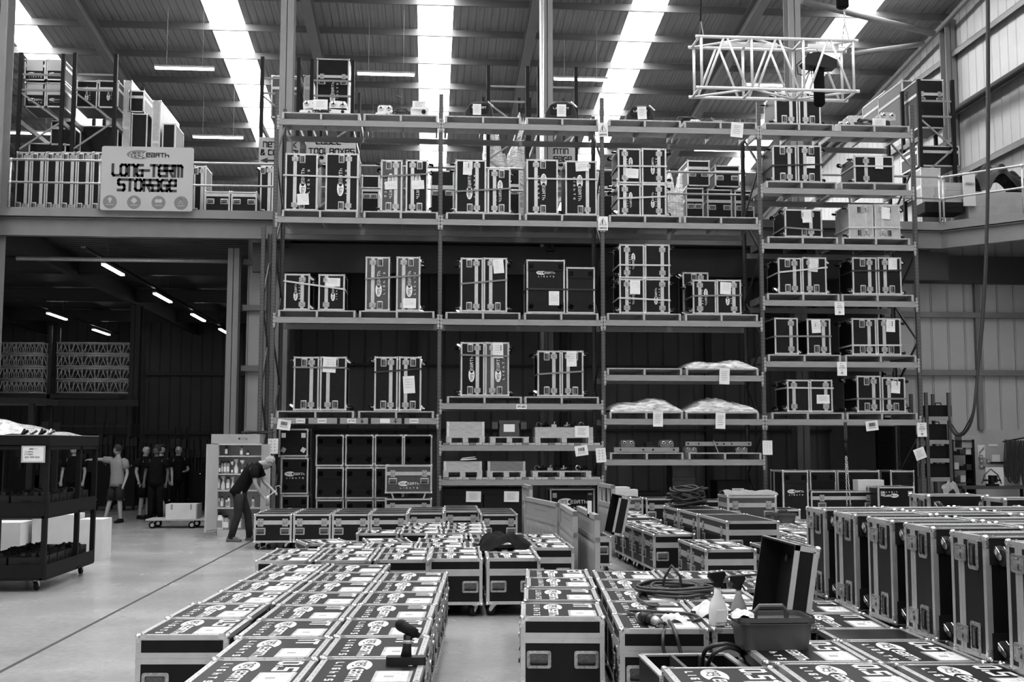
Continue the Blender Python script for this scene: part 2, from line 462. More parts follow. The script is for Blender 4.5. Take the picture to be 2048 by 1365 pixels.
def me_handle():
    m = MB(); o = rrect(.172, .122, .016)
    i = rrect(.128, .082, .008)
    n = len(o)
    def ring(a, za, b, zb):
        A = [m.bm.verts.new((x, y, za)) for x, y in a]; B = [m.bm.verts.new((x, y, zb)) for x, y in b]
        for k in range(n): m.bm.faces.new((A[k], A[(k + 1) % n], B[(k + 1) % n], B[k]))
        return A, B
    ring(o, 0, o, .004); ring(o, .004, i, .008)
    for k in range(5):
        for y in (-.052, .052): m.sphere((-.066 + .033 * k, y, .006), .0045, 5, 3)
    for x in (-.076, .076):
        for y in (-.025, .025): m.sphere((x, y, .006), .0045, 5, 3)
    return m.mesh('handle', M_DISH)
def me_handle_well():
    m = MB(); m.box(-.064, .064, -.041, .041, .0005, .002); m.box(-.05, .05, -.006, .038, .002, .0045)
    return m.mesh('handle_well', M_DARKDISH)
def me_grip():
    m = MB(); m.tube([(-.056, -.026, .004), (-.05, -.028, .014), (.05, -.028, .014), (.056, -.026, .004)], .007, 7)
    return m.mesh('grip', M_BLACK, True)
def me_corner(r=.021):
    m = MB(); m.sphere((.007, .007, .007), r, 10, 7)
    L = .062
    for a in range(3):
        pts = [(0, 0), (L, 0), (L, .018), (.022, .05 if False else .030), (.018, L), (0, L)]
        M = Matrix.Identity(4)
        # plate lying on each of the three outer faces, corner at the origin, case towards +x +y +z
        if a == 0: M = Matrix(((1, 0, 0, 0), (0, 1, 0, 0), (0, 0, 1, -.006), (0, 0, 0, 1)))
        if a == 1: M = Matrix(((1, 0, 0, 0), (0, 0, 1, -.006), (0, 1, 0, 0), (0, 0, 0, 1)))
        if a == 2: M = Matrix(((0, 0, 1, -.006), (1, 0, 0, 0), (0, 1, 0, 0), (0, 0, 0, 1)))
        m.prism(pts, 0, .003, M)
        for p in ((L - .01, .009), (.009, L - .01)): m.sphere(tuple(M @ Vector((p[0], p[1], 0))), .005, 5, 3)
    return m.mesh('corner', M_CHROME, False)
def me_caster():
    m = MB(); m.box(-.045, .045, -.05, .05, -.006, 0)
    m.cyl((0, 0, -.022), (0, 0, -.006), .034, n=14)
    for x in (-.024, .024):
        m.prism([(-.030, -.018), (.030, -.018), (.046, -.060), (.040, -.080), (.022, -.084), (.004, -.062)], x - .002, x + .002, Matrix(((0, 0, 1, 0), (1, 0, 0, 0), (0, 1, 0, 0), (0, 0, 0, 1))))
    for x in (-.035, .035):
        for y in (-.04, .04): m.sphere((x, y, -.008), .006, 5, 3)
    return m.mesh('caster', M_CHROME)
def me_wheel():
    m = MB(); prof = [(.030, -.017), (.046, -.017), (.050, -.012), (.050, .012), (.046, .017), (.030, .017)]
    M = Matrix.Translation((0, .03, -.072)) @ Matrix.Rotation(R(90), 4, 'Y')
    m.lathe(prof, n=18, M=M); return m.mesh('wheel', M_DARK, False)

def me_logo(size, dark=False, lights=True):
    """house logo: a light comet-shaped ellipse with the first three letters cut dark, then the rest and a spaced line below; length = size"""
    m = MB(); k = MB()
    L = size; h = L * .20
    # comet: ellipse bitten on its right side by a circle
    top = []; n = 16
    ew, eh = L * .275, L * .118
    pts = []
    for i in range(n + 1):
        a = R(48) + (R(312) - R(48)) * i / n
        pts.append((ew * math.cos(a) * 1.0 - L * .5 + ew, eh * math.sin(a)))
    bite = []
    x0, y0 = pts[-1]; x1, y1 = pts[0]
    for i in range(1, 8):
        t = i / 8; y = y0 + (y1 - y0) * t; bite.append((x0 - L * .12 * math.sin(PI * t), y))
    poly = pts + bite
    c = [m.bm.verts.new((x, y, .0008)) for x, y in poly]; cc = m.bm.verts.new((-L * .30, 0, .0008))
    for i in range(len(c)):
        m.bm.faces.new((c[i], c[(i + 1) % len(c)], cc))
    hh = L * .10
    strokes(m, 'earTh', -L * .055, -hh * .5, hh, .19, .42, 0, .0012, width=L * .54)
    if lights: strokes(m, 'LIGhTS', -L * .40, -L * .235, L * .062, .26, 1.4, 0, .0012, width=L * .84)
    strokes(k, 'neg', -L * .425, -hh * .42, hh * .88, .19, .42, .001, .0018, width=L * .22)
    return m.mesh('logo', M_INK if dark else M_WHITE), k.mesh('logo_letters', M_WHITE if dark else M_INK)
def add_logo(parent, M, size, dark=False, lights=True):
    a, b = cached(('logo', round(size, 3), dark, lights), lambda: me_logo(size, dark, lights))
    o = put('logo', a, parent, M=M); put('logo_lettering', b, o)
    return o
def me_marks(txt, h):
    m = MB(); strokes(m, txt, 0, 0, h, .20, .42, 0, .0012); return m.mesh('weight_mark', M_WHITE)
def me_docket():
    a = MB(); a.prism(rrect(.285, .200, .006), 0, .002)
    for x in (-.132, 0, .132):
        for y in (-.09, .09): a.sphere((x, y, .002), .004, 5, 3)
    b = MB(); b.box(-.120, .120, -.080, .080, .002, .0026)
    k = MB()
    strokes(k, 'LOLER', -.09, .045, .012, .18, .3, .0026, .003); strokes(k, 'HOIST', -.09, .02, .010, .18, .3, .0026, .003)
    for i in range(3): k.box(-.09, -.03, .004 - i * .014, .007 - i * .014, .0026, .003)
    k.box(-.016, .030, -.045, .008, .0026, .003); k.box(.05, .09, -.05, -.048, .0026, .003); k.box(.036, .038, -.06, .06, .0026, .003)
    for i in range(4): k.box(.046, .092, .05 - i * .022, .053 - i * .022, .0026, .003)
    return a.mesh('docket_frame', M_ALU), b.mesh('docket_card', M_PAPER), k.mesh('docket_print', M_INKG)

def me_edging(w, d, h, seam, rivets):
    m = MB(); E = .030; t = .003; x, y = w / 2, d / 2
    for sx in (-1, 1):
        for sy in (-1, 1):      # uprights
            X, Yc = sx * x, sy * y
            m.box(min(X, X + sx * t), max(X, X + sx * t), min(Yc, Yc - sy * E), max(Yc, Yc - sy * E), 0, h)
            m.box(min(X + sx * t, X - sx * E), max(X + sx * t, X - sx * E), min(Yc, Yc + sy * t), max(Yc, Yc + sy * t), 0, h)
    for z, sz in ((0, -1), (h, 1)):
        z2 = z + sz * t; za, zb = min(z - sz * E, z2), max(z - sz * E, z2)
        for s in (-1, 1):
            m.box(-x - t, x + t, min(s * y, s * (y + t)), max(s * y, s * (y + t)), za, zb)
            m.box(-x - t, x + t, min(s * y, s * (y - E)), max(s * y, s * (y - E)), min(z, z2), max(z, z2))
            m.box(min(s * x, s * (x + t)), max(s * x, s * (x + t)), -y - t, y + t, za, zb)
            m.box(min(s * x, s * (x - E)), max(s * x, s * (x - E)), -y - t, y + t, min(z, z2) , max(z, z2))
    if seam:
        for q0, q1 in ((-.036, -.003), (.003, .036)):
            za, zb = seam + q0, seam + q1
            m.box(-x - .004, x + .004, -y - .004, -y, za, zb); m.box(-x - .004, x + .004, y, y + .004, za, zb)
            m.box(-x - .004, -x, -y, y, za, zb); m.box(x, x + .004, -y, y, za, zb)
        m.box(-x - .002, x + .002, -y - .002, -y, seam - .003, seam + .003)
        m.box(-x - .002, -x, -y, y, seam - .003, seam + .003); m.box(x, x + .002, -y, y, seam - .003, seam + .003)
    if rivets:
        st = .085
        def run(a, b, n):
            a, b = Vector(a), Vector(b); L = (b - a).length; k = max(2, int(L / st))
            for i in range(k):
                p = a + (b - a) * ((i + .5) / k)
                m.sphere(tuple(p), .0042, 5, 3)
        e2 = E / 2; o = t + .0005
        for s in (-1, 1):
            run((-x + .06, s * (y - e2), h + o), (x - .06, s * (y - e2), h + o), 0)
            run((s * (x - e2), -y + .06, h + o), (s * (x - e2), y - .06, h + o), 0)
            run((s * (x + o), -y + .06, h - e2), (s * (x + o), y - .06, h - e2), 0)
            run((s * (x + o), -y + .06, e2), (s * (x + o), y - .06, e2), 0)
            for u in (-1, 1):
                run((s * (x - e2), u * (y + o), .06), (s * (x - e2), u * (y + o), h - .06), 0)
                run((s * (x + o), u * (y - e2), .06), (s * (x + o), u * (y - e2), h - .06), 0)
        run((-x + .06, -y - o, h - e2), (x - .06, -y - o, h - e2), 0); run((-x + .06, -y - o, e2), (x - .06, -y - o, e2), 0)
        if seam:
            for q in (-.02, .02):
                run((-x + .08, -y - .0045, seam + q), (x - .08, -y - .0045, seam + q), 0)
                for s in (-1, 1): run((s * (x + .0045), -y + .08, seam + q), (s * (x + .0045), y - .08, seam + q), 0)
    return m.mesh('edging', M_ALU)
def me_shell(w, d, z0, z1, m_):
    m = MB(); m.box(-w / 2 + .001, w / 2 - .001, -d / 2 + .001, d / 2 - .001, z0, z1); return m.mesh('panel', m_)

WH = .13
def flight_case(w, d, h, seam=None, style='y', wheels=True, tone='black', top=None, detail=2, sides='front right left',
                logo=None, latch_u=None, name='flight_case', low=False, handles=True, tipwheels=False):
    """h = body height without the casters. style 'y': latches on the front/back faces, 'x': on the left/right faces.
    top = '1T', '0.5T' ... prints the lid. detail 2 near, 1 middle, 0 far"""
    key = ('case', round(w, 3), round(d, 3), round(h, 3), seam, style, wheels, tone, top, detail, sides, logo, latch_u, low, handles, tipwheels)
    if key in _cache:
        return copy_tree(_cache[key])
    t = thing(name, None, 'flight case')
    _cache[key] = t
    z0 = WH if wheels else 0
    pm = {'black': M_PANEL, 'grey': M_PANELG, 'light': M_PANELL}[tone]
    if seam is None: seam = h * .30 if low else h * .70
    R4 = lambda v: round(v, 3)
    put('body', cached(('sh', R4(w), R4(d), 0, R4(seam), tone), lambda: me_shell(w, d, 0, seam, pm)), t, (0, 0, z0))
    put('lid', cached(('sh', R4(w), R4(d), R4(seam), R4(h), tone), lambda: me_shell(w, d, seam, h, pm)), t, (0, 0, z0))
    put('edging', cached(('ed', R4(w), R4(d), R4(h), R4(seam), detail >= 2), lambda: me_edging(w, d, h, seam, detail >= 2)), t, (0, 0, z0))
    cm = cached(('corner',), me_corner)
    for sx in (-1, 1):
        for sy in (-1, 1):
            for zz, sz in ((z0, 1), (z0 + h, -1)):
                if detail == 0 and (sz == 1 or sy == 1): continue
                put('corner', cm, t, (sx * w / 2, sy * d / 2, zz), scale=(-sx, -sy, sz))
    long_faces = ('front', 'back') if style == 'y' else ('left', 'right')
    for f in sides.split():
        fw = w if f in ('front', 'back') else d
        lu = latch_u if latch_u is not None else fw * .5 - max(.11, fw * .16)
        isl = f in long_faces
        if isl:
            for s in (-1, 1):
                l = put('latch', cached(('latch',), me_latch), t, M=face_m(f, w, d, z0, z0 + h, s * lu, seam, 0, .004))
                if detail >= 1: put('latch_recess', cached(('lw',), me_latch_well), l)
        if handles:
            hv = (seam + .16 if low else seam - .15)
            hu = lu if isl else fw * .5 - .125
            for s in (-1, 1):
                hd = put('handle', cached(('handle',), me_handle), t, M=face_m(f, w, d, z0, z0 + h, s * hu, hv, 0, .001))
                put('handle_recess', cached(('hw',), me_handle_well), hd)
                if detail >= 1: put('grip', cached(('grip',), me_grip), hd)
    if wheels:
        for sx in (-1, 1):
            for sy in (-1, 1):
                if detail == 0 and sy == 1 and style != 'all': continue
                c = put('caster', cached(('caster',), me_caster), t, (sx * (w / 2 - .075), sy * (d / 2 - .08), z0), (0, 0, R(random.choice((20, 75, 140, 200)) if not tipwheels else random.choice((-12, 0, 14)))))
                put('wheel', cached(('wheel',), me_wheel), c)
    if tipwheels:
        for sy in (-1, 1):
            m = MB(); m.box(-w / 2 + .02, w / 2 - .02, sy * (d / 2 - .08) - .075, sy * (d / 2 - .08) + .075, z0 - .012, z0 - .001); m.obj('castor_board', M_BLACK, t)
    if top:
        M = face_m('top', w, d, z0, z0 + h, -.060, .0, -R(90), .0008)
        add_logo(t, M, d * .84)
        mk = cached(('mark', top), lambda: me_marks(top, .115))
        
        put('weight_mark', mk, t, M=face_m('top', w, d, z0, z0 + h, w * .5 - .185, d * .5 - .06, -R(90), .0008))
        a, b, c = cached(('docket',), me_docket)
        dk = put('docket_frame', a, t, M=face_m('top', w, d, z0, z0 + h, w * .5 - .145, -d * .5 + .185, -R(90), .0008))
        put('docket_card', b, dk); put('docket_print', c, dk)
    if logo:
        f, u, v, ang, size = logo
        add_logo(t, face_m(f, w, d, z0, z0 + h, u, v, R(ang), .002), size)
    return t
def paper_note(parent, w, h, M, lines=3, seed=0, name='paper_note'):
    rnd = random.Random(seed)
    def mk():
        m = MB()
        m.grid(lambda u, v: Vector((-w / 2 + w * u, -h / 2 + h * v, .002 + .008 * math.sin(u * 3 + seed) * math.sin(v * 2.5 + seed * .7) + .006)), 6, 6)
        return m.mesh('paper_note', M_PAPER)
    o = put(name, mk(), parent, M=M)
    k = MB()
    for i in range(lines):
        y = h * .30 - i * h * .6 / max(1, lines); x = -w * .32
        while x < w * .3:
            l = w * rnd.uniform(.05, .16)
            k.box(x, x + l, y, y + h * .022, .012, .0125); x += l + w * .04
    put('handwriting', k.mesh('handwriting', M_INKG), o)
    return o
# ------------------------------------------------------------------ the building
XL, XR, Y0, Y1 = -24.0, 14.6, -14.0, 54.5
YW = 26.5                                   # inner wall below the gallery
b = MB(); b.box(XL, XR, Y0, Y1, -.2, 0); struct('floor', b, M_FLOOR)
jl = MB()                                    # sawn floor joint
a_, b_ = PZ(0, 1345, 0), PZ(505, 1082, 0)
d_ = (b_ - a_).normalized()
jl.bar(a_ - d_ * 3 + Vector((0, 0, .001)), b_ + d_ * 14 + Vector((0, 0, .001)), .035, .003)
g1, g2 = PZ(1195, 1128, 0), PZ(1228, 1142, 0); gd = (g2 - g1).normalized()
struct('trim_1', jl, mat('joint_sealant', .03, .7))
jl = MB(); jl.bar(g1 - gd * 2 + Vector((0, 0, .001)), g2 + gd * .6 + Vector((0, 0, .001)), .012, .003)
struct('trim_2', jl, MATS['joint_sealant'])

# roof sheeting between the rooflights
xs = [XL]
for s in STRIPS: xs += [s - .5, s + .5]
xs.append(XR)
rf = MB()
for i in range(0, len(xs), 2):
    x0, x1 = xs[i], xs[i + 1]
    rf.prism([(Y0, roof_z(Y0)), (Y1, roof_z(Y1)), (Y1, roof_z(Y1) + .12), (Y0, roof_z(Y0) + .12)], x0, x1, Matrix(((0, 0, 1, 0), (1, 0, 0, 0), (0, 1, 0, 0), (0, 0, 0, 1))))
ceiling = struct('ceiling', rf, M_ROOF)
YX = Matrix(((0, 0, 1, 0), (1, 0, 0, 0), (0, 1, 0, 0), (0, 0, 0, 1)))
for s in STRIPS:
    m = MB(); m.prism([(Y0, roof_z(Y0) + .02), (Y1, roof_z(Y1) + .02), (Y1, roof_z(Y1) + .05), (Y0, roof_z(Y0) + .05)], s - .5, s + .5, YX)
    m.obj('rooflight', M_GLAZE, ceiling)
k = -26
PY0 = 31.78
while True:
    y = PY0 + 1.797 * k; k += 1
    if y > Y1 - .5: break
    if y < Y0 + .3: continue
    m = MB(); z = roof_z(y) - .05
    m.box(XL, XR, y - .003, y + .003, z - .215, z); m.box(XL, XR, y, y + .06, z - .006, z); m.box(XL, XR, y - .06, y, z - .215, z - .209)
    m.obj('purlin', M_PURLIN, ceiling)
COLX = [-21.6, -15.5, -9.42, -3.30, 2.80, 8.80]
for x in COLX:
    m = MB(); n = 1
    def sl(za, zb, x0, x1):
        m.prism([(Y0, roof_z(Y0) - za), (Y1, roof_z(Y1) - za), (Y1, roof_z(Y1) - zb), (Y0, roof_z(Y0) - zb)], x0, x1, YX)
    sl(.28, .30, x - .13, x + .13); sl(.30, .68, x - .007, x + .007); sl(.68, .70, x - .13, x + .13)
    m.obj('rafter', M_STEEL, ceiling)
def ibeam(m, a, b, w, h, t=.016, up=(0, 0, 1)):
    a, b = Vector(a), Vector(b); u = Vector(up)
    m.bar(a, b, t, h, up); m.bar(a + u * (h / 2), b + u * (h / 2), w, t, up); m.bar(a - u * (h / 2), b - u * (h / 2), w, t, up)
def column(name, x, y, z1, w=.26, h=.34, m_=M_STEEL, z0=0, turn=False):
    m = MB(); t = .018
    if not turn:
        m.box(x - w / 2, x + w / 2, y, y + t, z0, z1); m.box(x - w / 2, x + w / 2, y + h - t, y + h, z0, z1); m.box(x - .008, x + .008, y, y + h, z0, z1)
    else:
        m.box(x - h / 2, x - h / 2 + t, y, y + w, z0, z1); m.box(x + h / 2 - t, x + h / 2, y, y + w, z0, z1); m.box(x - h / 2, x + h / 2, y + w / 2 - .008, y + w / 2 + .008, z0, z1)
    o = m.obj(name, m_); o['kind'] = 'structure'; return o
column('column', -9.50, 25.0, roof_z(25.0) - .7, .30, .50)
column('column', -3.36, 26.0, roof_z(26) - .7, .30, .40)
column('column', 2.76, 26.0, roof_z(26) - .7, .26, .40)
column('column', 8.78, 26.0, roof_z(26) - .7, .30, .40)
column('column', 14.42, 29.6, roof_z(29.6) - .4, .3, .35)
column('column', -4.47, 26.05, 6.3, .26, .3)
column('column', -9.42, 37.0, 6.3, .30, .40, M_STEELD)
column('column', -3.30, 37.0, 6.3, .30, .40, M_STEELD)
# tubular roof braces near the right hand gable
m = MB(); m.cyl(PY(1605, 2, 27.5), PY(1868, 68, 29.5), .085, n=12); o = m.obj('trim_3', M_STEEL, None, True); o['kind'] = 'structure'
m = MB(); m.cyl(PY(1705, 108, 27.2), PY(1846, 88, 29.5), .07, n=12); o = m.obj('trim_4', M_STEEL, None, True); o['kind'] = 'structure'
# eaves tube along the junction of roof and right hand wall
m = MB(); m.cyl((XR - .35, Y0, roof_z(Y0) - .55), (XR - .35, Y1, roof_z(Y1) - .55), .07, n=10); o = m.obj('trim_5', M_STEEL, None, True); o['kind'] = 'structure'

# outer walls
m = MB(); m.prism([(Y0, 0), (Y1, 0), (Y1, roof_z(Y1)), (Y0, roof_z(Y0))], XR, XR + .15, YX); wr = struct('wall_right', m, M_CLADY)
for z in (12.72, 11.05, 9.3, 7.5):
    m = MB(); m.box(XR - .16, XR, Y0, Y1, z - .01, z); m.box(XR - .16, XR - .15, Y0, Y1, z - .16, z); m.obj('girt', M_PURLIN, wr)
m = MB(); m.box(XR - .12, XR, 25.2, 25.3, 7.0, roof_z(25.2)); m.obj('mullion', M_PURLIN, wr)
m = MB(); m.prism([(Y0, 0), (Y1, 0), (Y1, roof_z(Y1)), (Y0, roof_z(Y0))], XL - .15, XL, YX); struct('wall_left', m, M_CLADY)
m = MB(); m.box(XL, XR, Y1, Y1 + .15, 0, roof_z(Y1)); struct('wall_back', m, M_CLAD)
m = MB(); zt = roof_z(Y0)                       # wall behind the viewer, opening added to let in front fill light
m.box(XL, -5.6, Y0 - .15, Y0, 0, zt); m.box(3.6, XR, Y0 - .15, Y0, 0, zt); m.box(-5.6, 3.6, Y0 - .15, Y0, 5.8, zt); struct('wall_front', m, M_CLAD)

# inner wall under the gallery (profiled sheet over a painted block dado)
zg = [PY(1950, 633, YW).z, PY(1950, 748, YW).z]
YB = 30.0                                   # the wall behind the racking stands deeper under the gallery
m = MB(); m.box(-4.22, -3.55, YW, YW + .1, 2.19, 6.9); m.box(10.9, XR, YW, YW + .1, 2.19, 6.9); m.box(-3.6, -3.5, YW, YB, 0, 6.9); m.box(10.85, 10.95, YW, YB, 0, 6.9); wi = struct('wall_inner', m, M_CLAD)
for z in zg + [6.02]:
    for xa, xb in ((-4.3, -3.5), (10.95, XR)):
        m = MB(); m.box(xa, xb, YW - .14, YW, z - .05, z + .0); m.box(xa, xb, YW - .15, YW - .14, z - .05, z + .08); m.obj('girt', M_PURLIN, wi)
m = MB(); m.box(-3.5, 10.9, YB, YB + .1, 0, 6.9); wb = struct('wall_recess', m, wave_mat('shaded_wall_sheet', .16, 0, .42, .03, sharp=True))  # sheet colour darkened to put in the shade behind the racking
for x in (-.4, 3.6, 7.5):
    m = MB(); m.box(x - .09, x + .09, YB - .2, YB, 0, 6.4); m.obj('mullion', M_STEELD, wb)
for z in (2.2, 3.9, 5.3):
    m = MB(); m.box(-3.5, 10.9, YB - .16, YB, z - .03, z + .03); m.obj('girt', M_STEELD, wb)
for x in (13.3,):
    m = MB(); m.box(x - .06, x + .06, YW - .12, YW, 2.19, 6.4); m.obj('mullion', M_PURLIN, wi)
M_BLOCK = mat('painted_blockwork', .40, .8, noise=.08, nscale=3)
m = MB(); m.box(-4.22, -3.6, YW - .02, YW + .18, 0, 2.19); m.box(10.9, XR, YW - .02, YW + .18, 0, 2.19); struct('wall_dado', m, M_BLOCK)
m = MB(); m.box(-4.0, 12.3, 25.75, 25.95, 5.72, 6.38); struct('trim_6', m, M_STEELD)
m = MB(); m.box(9.0, XR, 26.2, 26.4, 5.72, 6.38); struct('trim_7', m, M_STEELD)

# gallery: deck, edge beams, soffit beams
GZ = 7.02
gal = MB()
gal.prism([(XL, 25.36), (12.0, 25.36), (14.6, 22.76), (14.6, Y1), (XL, Y1)], GZ - .17, GZ - .03)
gallery = struct('gallery_deck', gal, M_DECK)
m = MB(); m.box(XL, 12.0, 25.28, 25.36, GZ - .19, GZ); m.obj('edge_channel', M_STEEL, gallery)
m = MB(); ibeam(m, (XL, 25.44, 6.61), (12.0, 25.44, 6.61), .18, .39); m.obj('edge_beam', M_STEEL, gallery)
m = MB(); dv = Vector((1, -1, 0)).normalized()
m.bar(Vector((11.95, 25.36, 6.93)), Vector((14.6, 22.71, 6.93)), .07, .19); m.obj('edge_channel', M_STEEL, gallery)
m = MB(); ibeam(m, (12.0, 25.44, 6.61), (14.6, 22.84, 6.61), .18, .39); m.obj('edge_beam', M_STEEL, gallery)
for x in (-15.5, -9.42, -3.30, 2.8, 8.8):
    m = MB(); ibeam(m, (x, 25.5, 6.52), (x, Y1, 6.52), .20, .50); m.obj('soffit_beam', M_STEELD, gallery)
for y in (31.0, 37.0, 43.0, 49.0):
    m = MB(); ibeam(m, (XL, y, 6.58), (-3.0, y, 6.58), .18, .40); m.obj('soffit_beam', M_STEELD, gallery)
m = MB(); m.cyl(PY(33, 517, 26.4), PY(460, 523, 26.4), .05, n=10); m.obj('service_pipe', M_RAIL, gallery, True)
# hall below the gallery, far end wall
m = MB(); m.box(XL, -3.0, 47.0, 47.15, 0, 6.8); wf = struct('wall_far', m, wave_mat('unlit_wall_sheet', .06, 0, .42, .03, sharp=True))  # colour lowered to paint in the unlit depth below the gallery
for z in (4.6, 2.2):
    m = MB(); m.box(XL, -3.0, 46.85, 47.0, z, z + .15); m.obj('girt', M_STEELD, wf)

# handrail on the gallery edge
def handrail(name, label, p, q, n, zb=GZ, posts=None):
    t = thing(name, label, 'handrail', tuple(p)); p = Vector(p); q = Vector(q); D = q - p
    m = MB(); m.cyl((0, 0, 1.06), (D.x, D.y, 1.06), .026, n=10); m.obj('top_rail', M_RAIL, t, True)
    m = MB(); m.cyl((0, 0, .55), (D.x, D.y, .55), .024, n=10); m.obj('middle_rail', M_RAIL, t, True)
    for i in range(n + 1):
        f = i / n; m = MB(); m.cyl((D.x * f, D.y * f, -.02), (D.x * f, D.y * f, 1.06), .025, n=8)
        for z in (.55, 1.06): m.cyl((D.x * f, D.y * f, z - .045), (D.x * f, D.y * f, z + .03), .036, n=8)
        m.obj('rail_post', M_RAIL, t, True)
    return t
handrail('handrail', 'galvanised two-bar tube handrail along the straight gallery edge', (-9.22, 25.24, GZ), (-3.45, 25.24, GZ), 3)
handrail('handrail', 'galvanised two-bar handrail of the gallery seen behind the pallet racking', (-3.2, 25.24, GZ), (11.9, 25.24, GZ), 7)
handrail('handrail', 'galvanised two-bar handrail running diagonally on the right hand gallery', (12.0, 25.26, GZ), (14.5, 22.76, GZ), 2)

# suspended linear lamps
def lamp(name, label, c, L, ax='x', wires=1.2, r=.035, group=None, z1=None, power=60):
    t = thing(name, label, 'lamp', c, 0, group)
    v = Vector((1, 0, 0)) if ax == 'x' else Vector((0, 1, 0))
    m = MB(); m.bar(v * -L / 2, v * L / 2, .11, .05); m.obj('housing', M_STEEL, t)
    m = MB(); m.bar(v * (-L / 2 + .02) + Vector((0, 0, -.045)), v * (L / 2 - .02) + Vector((0, 0, -.045)), .10, .045); m.obj('diffuser', M_LAMP, t)
    for s in (-.3, .3):
        m = MB(); p = v * L * s; m.cyl(p, p + Vector((0, 0, wires)), .004, n=5); m.obj('suspension_wire', M_STEEL, t)
    l = bpy.data.lights.new('lamp_light', 'AREA'); l.shape = 'RECTANGLE'; l.energy = power
    l.size = L if ax == 'x' else .10; l.size_y = .10 if ax == 'x' else L
    lo = bpy.data.objects.new('lamp_light', l); C.objects.link(lo); lo.parent = t; lo.location = (0, 0, -.07)
    return t
hi = [((309, 131), (429, 137), 30.2, 'linear roof lamp beside the left rafter, the upper one over long-term storage'),
      ((714, 142), (830, 149), 30.2, 'linear roof lamp just left of the middle rooflight'),
      ((385, 270), (487, 275), 35.6, 'linear roof lamp low on the left, right of the storage sign top'),
      ((1110, 154), (1212, 158), 30.2, 'linear roof lamp right of the column with the white pipe'),
      ((1494, 165), (1584, 170), 30.2, 'linear roof lamp seen through the hanging truss'),
      ((0, 121), (8, 122), 29.2, 'linear roof lamp cut off by the left edge of the view'),
      ((1405, 297), (1462, 299), 35.6, 'linear roof lamp seen under the top shelf beside the right hand post'),
      ((742, 281), (806, 284), 35.6, 'linear roof lamp seen under the top shelf left of the second post'),
      ((42, 262), (82, 266), 35.6, 'linear roof lamp between the stored cases at the far left')]
for p, q, Yl, lb in hi:
    A, B = PY(*p, Yl), PY(*q, Yl); c = (A + B) / 2; L = max(1.5, (B - A).length); dz = .78 if p[0] == 1405 else .28
    if p[0] == 0: c = B - Vector((.8, 0, 0)); L = 1.6
    lamp('linear_lamp', lb, tuple(c), L, 'x', max(.2, roof_z(Yl) - c.z - dz), power=30)
und = [((203, 525), (249, 547), 'lamp under the gallery nearest the viewer'), ((309, 584), (342, 602), 'lamp under the gallery, second of the right row'),
       ((383, 626), (410, 640), 'lamp under the gallery, third of the right row'), ((440, 656), (455, 665), 'lamp under the gallery, farthest, beside the slender column'),
       ((94, 624), (134, 637), 'lamp under the gallery, nearer one of the left pair'), ((187, 657), (218, 668), 'lamp under the gallery, farther one of the left pair')]
for p, q, lb in und:
    A, B = PZ(*p, 6.1), PZ(*q, 6.1); c = (A + B) / 2
    lamp('linear_lamp', 'bright white ' + lb, tuple(c), (B - A).length, 'y', .6, power=6)
def cable_tray(x, ya, yb):
    m = MB(); m.bar((x, ya, 6.2), (x, yb, 6.2), .1, .05); return m
tag(cable_tray(-7.7, 25.6, 46).obj('lighting_trunking', M_STEELD), 'dark trunking carrying the right row of lamps under the gallery', 'trunking')
tag(cable_tray(-12.36, 27, 46).obj('lighting_trunking', M_STEELD), 'dark trunking carrying the left row of lamps under the gallery', 'trunking')
# rainwater pipes
m = MB(); m.cyl((XR - .32, 16.0, PY(1975, 112, 24.9).z), (XR - .32, 29.4, PY(1975, 112, 24.9).z), .10, n=14)
tag(m.obj('drain_pipe', M_DARK, None, True), 'thick black pipe running along the right hand cladding wall', 'pipe')
m = MB(); m.cyl((2.62, 25.9, 0), (2.62, 25.9, roof_z(26) - .75), .055, n=12)
tag(m.obj('downpipe', M_RAIL, None, True), 'pale vertical pipe clipped to the left side of the middle column', 'pipe')
# ------------------------------------------------------------------ pallet racking
RY, RD = 23.5, 1.35
PX_ = [-3.21, .23, 3.67, 7.10, 10.52]
TOPZ = 9.24
rack = thing('pallet_rack', 'tall grey pallet racking of four bays filling the middle of the hall', 'pallet rack', (0, RY, 0))
def me_post(h, w=.085, d=.07):
    m = MB(); m.box(-w / 2, w / 2, 0, .004, 0, h); m.box(-w / 2, -w / 2 + .004, 0, d, 0, h); m.box(w / 2 - .004, w / 2, 0, d, 0, h)
    m.box(-w / 2 - .02, w / 2 + .02, -.02, d + .02, 0, .01)
    return m.mesh('post', M_POST)
pm_ = me_post(TOPZ)
for x in PX_:
    put('front_post', pm_, rack, (x, 0, 0)); put('rear_post', pm_, rack, (x, RD, 0), (0, 0, R(180)))
    z = .25; s = 0
    while z < TOPZ - .8:
        m = MB(); a = (x, .06, z + (0 if s == 0 else .95)); b = (x, RD - .06, z + (.95 if s == 0 else 0)); m.bar(a, b, .03, .045)
        m.obj('brace', M_STEELD, rack); z += .95; s = 1 - s
levels = {0: [8.50, 6.42, 4.32, 2.24], 1: [8.50, 6.42, 4.31, 2.55, 1.69, .98], 2: [8.50, 6.42, 4.32, 3.16, 2.24, 1.39], 3: [8.50, 7.22, 6.01, 4.78, 3.47, 2.24]}
BH = .12
def me_beam(L):
    m = MB(); m.box(0, L, -.012, .035, 0, BH)
    for z in (.035, .058, .081): m.box(0, L, -.0135, -.012, z, z + .006)
    return m.mesh('beam', M_BEAM)
def me_conn():
    m = MB(); m.box(-.026, .026, -.010, .002, -.10, .20); return m.mesh('beam_connector', M_POSTL)
cn = me_conn()
